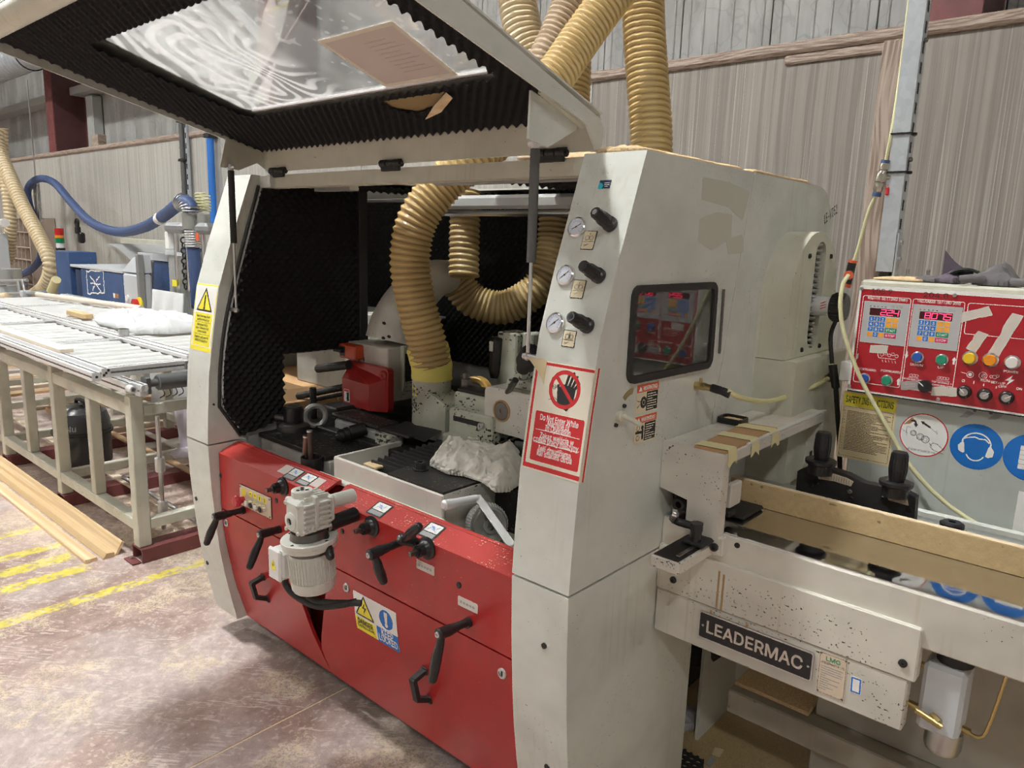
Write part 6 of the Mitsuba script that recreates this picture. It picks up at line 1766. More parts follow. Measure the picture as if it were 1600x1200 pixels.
    dr_ += [stroke([q(.32, -.40), q(.42, -.28), q(.6, -.30), q(.92, -.55)], .0011), stroke([q(.30, -.45), q(.5, -.62), q(.9, -.7)], .0011), stroke([q(.28, -.32), q(.4, -.45)], .0011), stroke([q(.2, .42), q(.55, .17), q(.5, .3)], .0008)]
    part(S, 'drawing', g.prism(unary_union(dr_), .0011, .0013), 'ink_black', smooth=False)
    part(S, 'black_arrow', g.prism(unary_union([stroke([q(-.05, .55), q(.2, .42)], .005), Polygon([q(-.18, .63), q(-.02, .63), q(-.08, .46)]), stroke([q(-.55, .58), q(-.42, .60), q(-.36, .48)], .0045), Polygon([q(-.46, .48), q(-.26, .46), q(-.36, .30)])]), .0011, .0014), 'ink_black', smooth=False)
    part(S, 'lettering', g.text('All spindles are threaded right hand', a, b - R * .78, .0062, .0011, width=R * 1.15, align='center', depth=.0002), 'ink_black', smooth=False)
    # blue ear protection sticker
    a, b, R = round_at((-0.3107, 2.15, 1.071), (-0.252, 2.15, 1.075))
    S = part(C, 'ear_protection_sticker', g.prism(disc(a, b, R, 28), .0003, .0008), 'ink_blue', 'round blue sticker: a head with ear muffs in white', smooth=False)
    q = lambda x, y: (a + R * x, b + R * y)
    th = np.linspace(.35, np.pi - .35, 14)
    band = [stroke([q(.54 * math.cos(t), .08 + .52 * math.sin(t)) for t in th], R * .06), stroke([q(-.52, .25), q(-.42, .33), q(-.3, .36), q(-.1, .42), q(.08, .36), q(.3, .38), q(.45, .25)], R * .05),
            stroke([q(.33 * math.cos(t), -.30 + .32 * math.sin(t)) for t in np.linspace(np.pi + .35, 2 * np.pi - .35, 10)], R * .055),
            Polygon([q(-.68, -.05), q(-.55, .12), q(-.46, .10), q(-.40, -.32), q(-.48, -.36), q(-.64, -.28)]), Polygon([q(.68, -.08), q(.55, .10), q(.46, .08), q(.38, -.36), q(.5, -.40), q(.66, -.32)]), stroke([q(-.53, .22), q(-.52, .05)], R * .06), stroke([q(.53, .2), q(.52, .0)], R * .06)]
    part(S, 'white_figure', g.prism(unary_union(band), .0008, .0011), 'ink_white', smooth=False)
    # second blue sticker, cut by the edge of the picture
    a2 = a + R * 2.0
    S = part(C, 'blue_sticker', g.prism(disc(a2, b - .004, R, 28), .0003, .0008), 'ink_blue', 'round blue sticker with a white form, right of the ear muff one', smooth=False)
    part(S, 'white_form', g.prism(sbox(a2 - R * .42, b - R * .6, a2 + R * .6, b + R * .4), .0008, .0011), 'ink_white', smooth=False)
    part(S, 'form_lines', cat(*[g.rect(a2 - R * .42, b - R * .6 + R * .2 * i, a2 + R * .6, b - R * .6 + R * .2 * i + .0012, .0011, .0013) for i in range(1, 5)]), 'ink_grey', smooth=False)
    pw = gu((-0.2069, 2.15, 0.98))
    part(C, 'paper_sheet', g.rect(pw[0], pw[1] - .3, pw[0] + .3, pw[1], .0005, .0015), 'paper_white', 'white sheet at the cabinet edge', smooth=False)
    for i, p in enumerate(((-0.3449, 2.15, 1.148), (-0.2841, 2.15, 1.153))):
        c = gu(p)
        part(C, 'smudge', g.prism(Polygon([(c[0] - .012, c[1] - .008), (c[0] + .006, c[1] - .006), (c[0] + .02, c[1] + .008), (c[0] + .004, c[1] + .012)]), .0002, .0006), 'ink_grey', smooth=False)
    # bracket, wall strip
    part(C, 'side_clip', cat(box(x0 - .03, x0, Y + .02, Y + .06, 1.19, 1.245, .003)), 'white_plastic')

    # ---- things on top of the cabinet
    # steel strut with its foot bracket
    S = thing('steel_strut', 'tall galvanised slotted steel strut standing on the control cabinet', 'strut')
    sx, sy = (-0.6, 2.245, 1.709)[0], 2.245
    w = .0215
    outl = Polygon([(-w, -w), (w, -w), (w, w), (.013, w), (.013, w - .006), (w - .003, w - .006), (w - .003, -w + .003), (-w + .003, -w + .003), (-w + .003, w - .006), (-.013, w - .006), (-.013, w), (-w, w)])
    m = prof_z(outl, 0, 5.2)
    m.apply_translation((sx, sy, 1.495))
    part(S, 'channel', m, 'galvanised')
    for z in np.arange(1.56, 3.2, .05):
        part(S, 'slot', box(sx + w - .0006, sx + w + .0006, sy - .007, sy + .007, z, z + .028, 0), 'ink_black')
    part(S, 'foot_bracket', cat(box(sx + w + .001, sx + w + .006, sy - .02, sy + .02, 1.478, 1.60, .001), box(sx + w + .001, sx + .12, sy - .02, sy + .02, 1.4765, 1.4815, .001)), 'galvanised')
    for x in (sx + .055, sx + .105):
        part(S, 'bolt', cat(cyl((x, sy, 1.4815), (x, sy, 1.505), .004, n=10), cyl((x, sy, 1.4815), (x, sy, 1.488), .008, n=6)), 'steel', smooth=False)
    for z in (1.53, 1.575):
        part(S, 'bolt', cat(cyl((sx + w + .006, sy, z), (sx + w + .013, sy, z), .008, n=6)), 'steel', smooth=False)
    part(S, 'end_plug', box(sx - .012, sx + .012, sy - .015, sy + .015, 1.477, 1.496, .002), 'black_rubber')
    for z in ((-0.6057, 2.245, 1.757)[2], (-0.6066, 2.245, 1.856)[2]):
        part(S, 'cable_tie', cat(prof_z(sbox(-w - .004, -w - .004, w + .004, w + .004).difference(sbox(-w - .0015, -w - .0015, w + .0015, w + .0015)), 0, .005).apply_translation((sx, sy, z)), box(sx + w, sx + w + .012, sy - .004, sy + .004, z - .001, z + .006, .001)), 'black_plastic')
    for z in ((-0.6104, 2.245, 2.092)[2], (-0.591, 2.245, 1.793)[2]):
        part(S, 'bolt', screw((sx + w + .001, sy, z), (1, 0, 0), .006, .008), 'dark_steel')
    # dust, gloves and goggles on top
    solo('sawdust_heap', crumple([(x0 + .02, 2.18), (-.50, 2.17), (-.46, 2.22), (-.50, 2.34), (x0 + .02, 2.34)], 1.4745, .006, 3, .005), 'sawdust', 'thin film of wood dust on the left end of the control cabinet', 'sawdust', smooth=True, kind='stuff')
    c0, c1 = (-0.5142, 2.25, 1.479), (-0.2776, 2.25, 1.479)
    def glove(outline, h, seed, mat, label):
        G = thing('work_glove', label, 'glove', None)
        part(G, 'palm', crumple(outline, 1.4752, h, seed, .004, 18), mat, smooth=True)
        return G
    gx = lambda p: V(*p)[0]
    G = glove([(gx((-0.4649, 2.25, 1.492)), 2.20), (gx((-0.4203, 2.25, 1.495)), 2.18), (gx((-0.4028, 2.25, 1.496)), 2.25), (gx((-0.435, 2.25, 1.494)), 2.32), (gx((-0.4679, 2.25, 1.492)), 2.28)], .035, 3, 'glove_violet', 'violet grey work glove with a raised cuff on the control cabinet')
    p = V(gx((-0.4514, 2.25, 1.493)), 2.245, 1.48)
    part(G, 'raised_cuff', sheet([[p + V(-.012 + .012 * t - .008 * s, .004 * math.sin(5 * t), .075 * (1 - t ** 1.5) * s + .0) for s in np.linspace(0, 1, 6)] for t in np.linspace(0, 1, 9)] if False else [[p + V(-.010 + .07 * t, .012 * math.sin(2.4 * t), s * (.078 - .10 * t + .05 * t * t)) for s in np.linspace(0, 1, 6)] for t in np.linspace(0, 1, 10)], .004), 'glove_violet')
    G = glove([(gx((-0.5108, 2.25, 1.49)), 2.19), (gx((-0.4649, 2.25, 1.492)), 2.18), (gx((-0.4558, 2.25, 1.493)), 2.23), (gx((-0.5093, 2.25, 1.49)), 2.24)], .022, 8, 'glove_grey', 'dark crumpled glove end beside the strut foot')
    O = thing('green_shield', 'dark green curved plastic shield between the gloves', 'shield')
    q = V(gx((-0.3993, 2.23, 1.496)), 2.21, 1.477)
    th = np.linspace(0, np.pi, 14)
    part(O, 'shell', sheet([[q + V(.045 * math.cos(t) * (1 - .1 * s), .05 * s, .034 * math.sin(t)) for t in th] for s in np.linspace(0, 1, 6)], .004, (0, 0, -1)), 'goggle_green')
    part(O, 'rim', tube([q + V(.046 * math.cos(t), -.001, .035 * math.sin(t)) for t in th], .003, 8), 'black_plastic')
    G = glove([(gx((-0.3765, 2.23, 1.498)), 2.17), (gx((-0.332, 2.23, 1.5)), 2.165), (gx((-0.2889, 2.23, 1.502)), 2.18), (gx((-0.2889, 2.23, 1.502)), 2.27), (gx((-0.332, 2.23, 1.5)), 2.30), (gx((-0.3624, 2.23, 1.498)), 2.25)], .055, 12, 'glove_grey', 'grey knitted work glove lying furthest right on the control cabinet')
    a = V(gx((-0.3527, 2.23, 1.499)), 2.17, 1.488)
    part(G, 'finger', tube([a, a + V(-.025, -.016, .002), a + V(-.048, -.02, -.002)], .011, 12), 'glove_grey')
    part(G, 'cuff', tube([V(gx((-0.2982, 2.23, 1.502)), 2.19, 1.487), V(gx((-0.2783, 2.23, 1.503)), 2.17, 1.486), V(gx((-0.2458, 2.23, 1.505)), 2.17, 1.486)], .010, 12), 'glove_grey')

    # ---- air line: valve at the strut, clear tubes
    vx = sx - w - .022
    va, vb = V(*(-0.631, 2.225, 1.784)), V(*(-0.6408, 2.225, 1.715))
    d = vb - va
    B = thing('ball_valve', 'nickel-plated ball valve with red lever tied to the steel strut', 'valve')
    part(B, 'body', lathe([(0, 0), (.011, 0), (.0125, .004), (.0125, .016), (.009, .018), (.013, .022), (.016, .030), (.016, .048), (.012, .052), (.0125, .06), (.0125, .072), (.009, .078), (0, .078)], va, d, 16), 'nickel')
    part(B, 'push_ring', lathe([(.0, -.008), (.0115, -.008), (.0115, 0), (0, 0)], va, d, 18), 'hose_blue')
    part(B, 'push_ring', lathe([(.0, .078), (.0115, .078), (.0115, .088), (0, .088)], va, d, 18), 'hose_blue')
    mid = va + d * .5
    part(B, 'stem', cyl(mid, mid + V(.022, 0, -.004), .006, n=12), 'nickel')
    part(B, 'red_lever', hull(bevel_pts(mid + V(.016, -.006, -.05), mid + V(.024, .006, -.028), .002)), 'ink_red')
    A1 = thing('clear_air_tube', 'yellowish clear air tube running up behind the steel strut', 'air tube')
    part(A1, 'tube', tube([va - unit(d) * .006, V(*(-0.6249, 2.225, 1.867)), V(*(-0.6322, 2.262, 1.979)), V(*(-0.6348, 2.272, 2.174)), V(*(-0.6347, 2.272, 2.298))], .0042, 10), 'clear_tube')
    cn = V(*(-0.6873, 2.225, 1.491))
    A2 = thing('clear_air_tube', 'clear air tube from the ball valve down to the black connector', 'air tube')
    part(A2, 'tube', tube([vb + unit(d) * .012, V(*(-0.6588, 2.225, 1.657)), V(*(-0.6753, 2.225, 1.552)), V(*(-0.6845, 2.225, 1.513))], .0044, 10), 'clear_tube')
    K = thing('tube_connector', 'black push-in tube connector with red rings in front of the wall', 'connector')
    part(K, 'body', cat(cyl(V(*(-0.6849, 2.225, 1.516)), V(*(-0.6932, 2.225, 1.451)), .0115, n=16)), 'black_plastic')
    part(K, 'branch', cyl(V(*(-0.6882, 2.225, 1.484)), V(*(-0.6741, 2.17, 1.482)), .0115, n=16), 'black_plastic')
    for p, q in (((-0.6838, 2.225, 1.522), (-0.6847, 2.225, 1.515)), ((-0.692, 2.225, 1.457), (-0.6945, 2.225, 1.448)), ((-0.6741, 2.17, 1.482), (-0.6716, 2.162, 1.482))):
        part(K, 'red_ring', cyl(V(*p), V(*q), .0125, n=18), 'ink_orange')
    A3 = thing('clear_air_tube', 'clear air tube hanging in a long curve in front of the control cabinet', 'air tube')
    part(A3, 'tube', tube([V(*(-0.6725, 2.16, 1.481)), V(*(-0.6706, 2.12, 1.457)), V(*(-0.6642, 2.1, 1.398)), V(*(-0.6407, 2.09, 1.322)), V(*(-0.589, 2.09, 1.216)), V(*(-0.5094, 2.09, 1.098)), V(*(-0.4441, 2.09, 1.007)), V(*(-0.3684, 2.09, 0.9394)), V(*(-0.284, 2.09, 0.8942)), V(*(-0.1716, 2.09, 0.8561)), V(*(-0.0929, 2.09, 0.8327))], .0058, 12), 'clear_tube')
    # yellowish hose from the machine's fitting to the black T-piece
    A4 = thing('yellow_air_hose', 'pale yellow air hose sagging from the brass fitting to the black T-piece', 'air hose')
    pe = V(*(-0.7352, 2.3, 1.169))
    c = V(*(-0.78, 1.695, 1.201))
    part(A4, 'tube', tube([c, V(*(-0.755, 1.732, 1.182)), V(*(-0.777, 1.95, 1.139)), V(*(-0.7646, 2.1, 1.14)), V(*(-0.7454, 2.22, 1.154)), pe], .0068, 12), 'yellow_tube')
    Tt = thing('tee_fitting', 'black T-piece joining the yellow air hose and the black cable', 'tee fitting')
    t0, t1 = V(*(-0.7302, 2.3, 1.209)), V(*(-0.7132, 2.3, 1.141))
    part(Tt, 'body', cyl(t0, t1, .012, n=16), 'black_plastic')
    part(Tt, 'branch', cyl(V(*(-0.7235, 2.3, 1.183)), pe + V(-.0, 0, .0), .0115, n=16), 'black_plastic')
    part(Tt, 'ring', cyl(pe + (t0 * 0), V(*(-0.7404, 2.3, 1.165)), .0125, n=16), 'brown_ring')
    A5 = thing('black_cable', 'black cable from the scale knob past the T-piece down behind the cabinet', 'cable')
    part(A5, 'upper', tube([V(*(-0.7543, 2.36, 1.382)), V(*(-0.7488, 2.34, 1.341)), V(*(-0.7487, 2.31, 1.294)), V(*(-0.7325, 2.3, 1.213))], .0062, 10), 'black_rubber')
    part(A5, 'lower', tube([V(*(-0.7132, 2.3, 1.141)), V(*(-0.6981, 2.3, 1.056)), V(*(-0.6845, 2.31, 0.9568)), V(*(-0.6672, 2.32, 0.7737)), V(*(-0.6446, 2.33, 0.5442))], .0072, 10), 'black_rubber')


plain('keypad_grey', (.50, .49, .50), .4)
plain('worn_foil', (.42, .38, .37), .35, .3)
plain('print_brown', (.16, .11, .06), .6)
plain('brown_spot', (.35, .19, .09), .6)
plain('brown_ring', (.16, .09, .07), .5)
plain('nickel', (.66, .62, .54), .22, 1.0)


# ------------------------------------------------------------------ loose things on and around the machine
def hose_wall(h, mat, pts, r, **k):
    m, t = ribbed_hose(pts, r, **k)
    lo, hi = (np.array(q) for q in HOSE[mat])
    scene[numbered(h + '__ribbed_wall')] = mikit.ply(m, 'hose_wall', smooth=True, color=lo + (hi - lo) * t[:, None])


def loose_things():
    # MDF strips as a fence on the infeed table
    fb = thing('mdf_fence_board', 'narrow MDF board standing on edge along the infeed table', 'board')
    part(fb, 'face', box(-.80, 1.4, 1.809, 1.827, BED_Z + .0005, .9495, .0008), 'mdf')
    part(fb, 'top_edge', box(-.80, 1.4, 1.8092, 1.8268, .9496, .9512, .0005), 'mdf_pale')
    # hardboard pad taped on the infeed hood
    zt = 1.0835
    q = [(-0.7822, 1.551, 1.089), (-0.7049, 1.557, 1.089), (-0.7162, 1.879, 1.089), (-0.799, 1.867, 1.089)]
    pad = thing('hardboard_pad', 'brown hardboard strip taped on top of the infeed hood', 'board')
    part(pad, 'board', prof_z(Polygon([p[:2] for p in q]), zt, zt + .005), 'hardboard', smooth=False)
    a, b, c, d = [V(*p) for p in q]
    for i, (t0, t1) in enumerate(((.03, .17), (.42, .56), (.80, .95))):
        l0, l1, r0, r1 = a + (d - a) * t0, a + (d - a) * t1, b + (c - b) * t0, b + (c - b) * t1
        e = unit(b - a)
        rows = []
        for s in np.linspace(0, 1, 5):
            L, R = l0 + (l1 - l0) * s, r0 + (r1 - r0) * s
            w = .003 * math.sin(9 * s + i)
            rows.append([L - e * (.004 + w) + V(0, 0, .0052 - .005), L + V(0, 0, .0058 - .005), (L + R) / 2 + V(0, 0, .001), R + V(0, 0, .001), V(-.7045, R[1], zt + .002), V(-.7035, R[1], zt - .004), V(-.7032 + .002 * s, R[1], zt - .030 - .008 * math.sin(7 * s + i))])
        part(pad, 'tape', sheet(rows, .0006, (0, 0, 1)), 'tape_cream', 'crumpled cream tape')
    # small black tray with sawdust
    c = V(*(-0.8317, 1.86, 1.084)) * V(1, 1, 0)
    tr = thing('black_tray', 'small black plastic tray on the back of the infeed hood', 'tray')
    o = rrect(c[0] - .034, c[1] - .030, c[0] + .034, c[1] + .030, .012)
    part(tr, 'tray', cat(prof_z(o, zt + .0002, zt + .003), prof_z(o.difference(o.buffer(-.004)), zt + .003, zt + .016)), 'black_plastic', smooth=25)
    part(tr, 'dust', crumple(o.buffer(-.006), zt + .003, .008, 4, .004), 'sawdust', smooth=True, kind='stuff')
    # smears of oil and dust on the hood top
    # the rag on the black cover plate
    pts = [(-1.62, 1.482, 0.86), (-1.656, 1.542, 0.86), (-1.709, 1.614, 0.868), (-1.705, 1.674, 0.875), (-1.675, 1.728, 0.88), (-1.605, 1.723, 0.88), (-1.558, 1.704, 0.87), (-1.479, 1.748, 0.87), (-1.342, 1.582, 0.86), (-1.328, 1.518, 0.855), (-1.342, 1.48, 0.855), (-1.416, 1.486, 0.86), (-1.475, 1.482, 0.86), (-1.519, 1.462, 0.86), (-1.569, 1.472, 0.86)]
    rag = Polygon([p[:2] for p in pts]).buffer(0)
    def under(U, W):
        return np.where(U > -1.40, DECK_Z + .010 - np.clip((U + 1.40) * .25, 0, .03), DECK_Z + .0105)
    solo('cleaning_rag', crumple(rag, under, .062, 7, .004, 20), 'cloth', 'crumpled off-white rag on the black cover plate', 'rag', smooth=True)
    # extraction hoses
    def hose(pts, r, mat, label, **k):
        h = thing('extraction_hose', label, 'hose')
        hose_wall(h, mat, pts, r, **k)
        return h
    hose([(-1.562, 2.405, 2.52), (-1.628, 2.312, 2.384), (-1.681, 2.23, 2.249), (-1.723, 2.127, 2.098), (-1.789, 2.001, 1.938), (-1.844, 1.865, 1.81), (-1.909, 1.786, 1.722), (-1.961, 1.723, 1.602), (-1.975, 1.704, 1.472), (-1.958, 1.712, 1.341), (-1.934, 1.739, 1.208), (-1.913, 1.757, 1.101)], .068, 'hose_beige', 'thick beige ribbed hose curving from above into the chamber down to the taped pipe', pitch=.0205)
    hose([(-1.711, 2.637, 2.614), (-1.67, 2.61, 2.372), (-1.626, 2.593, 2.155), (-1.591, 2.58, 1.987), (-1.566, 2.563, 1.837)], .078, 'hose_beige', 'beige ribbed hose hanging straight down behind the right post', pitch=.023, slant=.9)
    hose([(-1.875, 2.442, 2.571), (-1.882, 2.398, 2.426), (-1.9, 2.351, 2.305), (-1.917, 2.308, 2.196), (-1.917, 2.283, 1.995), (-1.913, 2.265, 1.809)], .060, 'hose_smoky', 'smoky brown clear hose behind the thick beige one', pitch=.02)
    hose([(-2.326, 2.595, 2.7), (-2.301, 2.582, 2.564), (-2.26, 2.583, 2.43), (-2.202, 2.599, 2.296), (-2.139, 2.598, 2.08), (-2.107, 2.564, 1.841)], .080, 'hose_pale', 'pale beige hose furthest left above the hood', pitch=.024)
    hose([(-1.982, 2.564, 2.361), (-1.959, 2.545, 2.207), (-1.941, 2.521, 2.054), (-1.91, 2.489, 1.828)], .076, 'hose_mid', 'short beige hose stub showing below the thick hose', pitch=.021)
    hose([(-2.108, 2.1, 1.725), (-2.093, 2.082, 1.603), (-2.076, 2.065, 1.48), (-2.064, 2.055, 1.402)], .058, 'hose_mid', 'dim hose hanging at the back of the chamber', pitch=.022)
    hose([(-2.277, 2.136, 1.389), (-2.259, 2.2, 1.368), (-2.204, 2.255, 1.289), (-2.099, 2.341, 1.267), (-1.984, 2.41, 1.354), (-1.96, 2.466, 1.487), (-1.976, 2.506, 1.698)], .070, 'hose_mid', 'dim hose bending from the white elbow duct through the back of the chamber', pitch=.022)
    # wood chips on the machine top
    solo('sawdust_heap', crumple([(-1.36, 1.60), (-1.22, 1.52), (-1.06, 1.56), (-1.05, 1.85), (-1.30, 1.90)], TOP_Z - .001, .030, 21, .006, 30), 'sawdust', 'heap of wood shavings on the machine top under the hood', 'sawdust', smooth=True, kind='stuff')
    solo('sawdust_heap', crumple([(-1.02, 1.43), (-.95, 1.41), (-.90, 1.43), (-.89, 1.9), (-1.02, 1.9)], TOP_Z, .014, 22, .005, 30), 'sawdust', 'line of wood dust along the top of the right post', 'sawdust', smooth=True, kind='stuff')
    solo('sawdust_heap', crumple([(-.925, 1.93), (-.872, 1.95), (-.872, 2.33), (-.93, 2.33)], TOP_Z - .001, .010, 23, .005, 30), 'sawdust', 'thin line of wood dust on the rear side cover', 'sawdust', smooth=True, kind='stuff')
    # hanging wood splinter under the hood
    a, b = V(*(-1.317, 1.242, 1.866)), V(*(-1.475, 1.319, 1.847))
    solo('wood_splinter', hull([a + V(0, 0, .0), a + V(.016, .006, -.002), a + V(.004, -.004, .01), b + V(0, 0, -.008), b + V(.004, .002, -.004), (a + b) / 2 + V(.018, .004, -.012), (a + b) / 2 + V(-.004, 0, .004)]), 'pine', 'pale wood splinter stuck in the foam of the hood', 'splinter', smooth=False)
    # tools in a pot
    pot = thing('tool_pot', 'small dark pot on the bed beside the red cap', 'pot')
    c = V(*(-2.079, 1.357, 0.794))
    part(pot, 'pot', lathe([(0, 0), (.034, 0), (.036, .005), (.036, .07), (.032, .07), (.032, .01), (0, .01)], (c[0] + .012, 1.357, .745), (0, 0, 1), 28), 'black_matte')
    for i, (p, q) in enumerate((((-2.11, 1.355, 0.7873), (-2.095, 1.355, 0.8777)), ((-2.076, 1.36, 0.794), (-2.08, 1.36, 0.8977)))):
        t = thing('tool_rod', ('rusty round bar leaning left in the dark pot', 'darker round bar standing upright in the dark pot')[i], 'rod')
        part(t, 'bar', cyl(V(*p), V(*q), .0085, n=14), ('rust_bar', 'rust_dark')[i])
        part(t, 'tip', cyl(V(*q), V(*q) + unit(V(*q) - V(*p)) * .006, .0105, n=14), 'steel')
    # things on the floor under the infeed table
    solo('floor_rag', crumple([(-1.105, 2.078, 0)[:2], (-1.105, 2.129, 0)[:2], (-1.049, 2.083, 0)[:2], (-0.9887, 2.132, 0)[:2], (-0.9463, 2.043, 0)[:2], (-0.9762, 1.988, 0)[:2], (-1.024, 1.99, 0)[:2]], .0005, .05, 31, .006, 16), 'cloth_grey', 'dirty grey rag on the dusty floor beside the support plate', 'rag', smooth=True)
    m = V(*(-0.8843, 1.901, 0)) * V(1, 1, 0)
    g = thing('rubber_mat_piece', 'torn piece of black perforated mat in the dust at the bottom edge', 'mat')
    pg = Polygon([(-0.9286, 1.843, 0)[:2], (-0.9246, 1.927, 0)[:2], (-0.8529, 1.924, 0)[:2], (-0.8229, 1.857, 0)[:2], (-0.8895, 1.794, 0)[:2]])
    hp = unary_union([disc(x, y, .008, 4) for x in np.arange(pg.bounds[0], pg.bounds[2], .022) for y in np.arange(pg.bounds[1], pg.bounds[3], .022)])
    part(g, 'mat', prof_z(pg.difference(hp), .001, .008), 'black_rubber', smooth=False)
    pg = Polygon([(-0.8406, 1.912, -0)[:2], (-0.848, 1.956, 0)[:2], (-0.8324, 1.959, 0)[:2], (-0.8254, 1.911, 0)[:2]])
    solo('paint_chip', prof_z(pg, .0005, .004), 'ink_grey', 'small dark grey scrap on the dusty floor right of the mat piece', 'scrap', smooth=False)
    pg = Polygon([(-0.8492, 1.967, 0)[:2], (-0.8585, 2.007, 0)[:2], (-0.8324, 2.016, 0)[:2], (-0.8265, 1.973, 0)[:2]])
    solo('paper_scrap', prof_z(pg, .0005, .002), 'paper_tan', 'pale paper scrap on the dusty floor above the dark scrap', 'scrap', smooth=False)


plain('rust_bar', (.24, .13, .10), .5, .3)
plain('rust_dark', (.10, .06, .05), .5, .3)


# ------------------------------------------------------------------ roller conveyor on the outfeed side
def conveyor():
    C = thing('roller_conveyor', 'long beige roller conveyor with aluminium side rails at the outfeed end', 'conveyor')
    xe = -7.6
    ya, yb = 1.345, 2.38
    def sq(x0, x1, y0, y1, z0, z1):
        return box(x0, x1, y0, y1, z0, z1, .004)
    full = [-3.47, -4.49, -5.51, -6.53, -7.5]
    for x in full:
        for y in (ya, yb):
            part(C, 'leg', sq(x - .03, x + .03, y - .03, y + .03, .071 if x in (full[0], full[1], full[2]) else 0.0, .80), 'frame_paint')
        part(C, 'cross_bar', sq(x - .025, x + .025, ya + .031, yb - .031, .15, .20), 'frame_paint')
        part(C, 'cross_bar', sq(x - .025, x + .025, ya + .031, yb - .031, .70, .75), 'frame_paint')
    for a, b in zip(full[1:], full[:-1]):
        for y in (ya, yb):
            part(C, 'lower_rail', sq(a + .031, b - .031, y - .028, y + .028, .145, .20), 'frame_paint')
            part(C, 'upper_rail', sq(a + .031, b - .031, y - .028, y + .028, .705, .765), 'frame_paint')
            m = (a + b) / 2
            part(C, 'mid_post', sq(m - .028, m + .028, y - .026, y + .026, .201, .704), 'frame_paint')
    # maroon channels that carry the legs
    for x in full[:3]:
        part(C, 'floor_channel', cat(box(x - .055, x - .047, 1.316, 2.6, .002, .066, .001), box(x + .047, x + .055, 1.316, 2.6, .002, .066, .001), box(x - .055, x + .055, 1.316, 2.6, .062, .070, .001)), 'maroon_lit', 'maroon steel channel on the floor')
        part(C, 'foot_plate', box(x - .055, x + .045, 1.275 if x > -4 else 1.313, 1.3155, .001, .009, .001), 'maroon_lit')
        part(C, 'anchor_bolt', cyl((x - .02, 1.297, .009), (x - .02, 1.297, .018), .010, n=6), 'steel', smooth=False)
    # aluminium profiles: near rail (two stacked), middle and far rail
    def profile(x0, x1, y0, y1, z0, z1, name='side_rail'):
        r = part(C, name, box(x0, x1, y0, y1, z0, z1, .002), 'aluminium', 'slotted aluminium profile')
        ym, zm = (y0 + y1) / 2, (z0 + z1) / 2
        alongx = abs(x1 - x0) > abs(y1 - y0)
        if alongx:
            ms = [box(x0 + .001, x1 - .001, y0 - .0006, y0 + .001, zm - .004, zm + .004, 0)] + [box(x0 + .001, x1 - .001, yy - .004, yy + .004, z1 - .001, z1 + .0006, 0) for yy in ((ym,) if y1 - y0 < .06 else (y0 + .02, y1 - .02))]
        else:
            ms = [box(x1 - .001, x1 + .0006, y0 + .001, y1 - .001, zm - .004, zm + .004, 0), box((x0 + x1) / 2 - .004, (x0 + x1) / 2 + .004, y0 + .001, y1 - .001, z1 - .001, z1 + .0006, 0)]
        part(r, 'groove', cat(*ms), 'alu_dark')
        return r
    z1 = .93
    n = profile(xe, -3.49, 1.225, 1.265, .888, z1)
    profile(xe, -3.49, 1.185, 1.223, .876, .916)
    part(n, 'end_holes', cat(*[cyl((-3.4899, y, z), (-3.489, y, z), .006, n=12) for y, z in ((1.235, .90), (1.255, .92), (1.245, .909), (1.205, .895))]), 'ink_black')
    profile(xe, -3.44, 1.30, 1.335, .815, .862, 'lower_side_rail')
    profile(xe, -3.40, 1.345, 1.385, .801, .855, 'lower_side_rail')
    for y in (1.318, 1.366):
        part(C, 'rail_tube', lathe([(.010, 0), (.017, 0), (.017, .05), (.010, .05), (.010, 0)], (-3.44, y, .838), (1, 0, 0), 20), 'aluminium')
    profile(xe, -3.62, 1.67, 1.76, .885, z1)
    profile(xe, -3.62, 2.37, 2.43, .885, z1)
    for x in (-3.52, -4.43, -5.50, -6.55):
        profile(x - .022, x + .022, 1.267, 1.668, .886, .929, 'cross_profile')
        part(C, 'corner_bracket', cat(box(x + .023, x + .034, 1.60, 1.667, .888, .927, .002)), 'alu_bracket')
        part(C, 'bracket_hole', cat(*[cyl((x + .034, y, .908), (x + .0345, y, .908), .008, n=14) for y in (1.617, 1.65)]), 'paper_white')
    for x in (-3.66, -4.60, -5.62, -6.6):
        profile(x - .022, x + .022, 1.762, 2.368, .886, .929, 'cross_profile')
    # rollers
    for y0, y1, xs in ((1.275, 1.66, np.arange(-7.45, -3.57, .128)), (1.77, 2.36, np.arange(-7.45, -3.7, .128))):
        for x in xs:
            if min(abs(x - q) for q in ((-3.52, -4.43, -5.50, -6.55) if y0 < 1.5 else (-3.66, -4.60, -5.62, -6.6))) < .045:
                continue
            part(C, 'roller', lathe([(0, 0), (.008, .0), (.008, .012), (.022, .013), (.025, .018), (.025, y1 - y0 - .018), (.022, y1 - y0 - .013), (.008, y1 - y0 - .012), (.008, y1 - y0), (0, y1 - y0)], (x, y0, .897), (0, 1, 0), 14), 'roller_grey')
    part(C, 'drive_roller', cyl((-3.46, 1.45, .845), (-3.46, 2.3, .845), .037, n=26, bevel=.004), 'roller_dark', 'dark drive roller below the end')
    part(C, 'roller_bearing', cat(cyl((-3.46, 1.41, .845), (-3.46, 1.45, .845), .018, n=16), box(-3.49, -3.43, 1.39, 1.412, .80, .875, .002)), 'alu_dark')
    part(C, 'gear_block', cat(box(-3.62, -3.5, 1.66, 1.86, .752, .815, .004), cyl((-3.5, 1.79, .79), (-3.47, 1.79, .79), .028, n=20)), 'cover_cream')
    part(C, 'wires', cat(*[tube([V(-3.52, 1.5 + .03 * i, .80), V(-3.50, 1.5 + .03 * i, .775), V(-3.53, 1.49 + .03 * i, .755)], .0025, 6) for i in range(4)]), 'black_rubber')
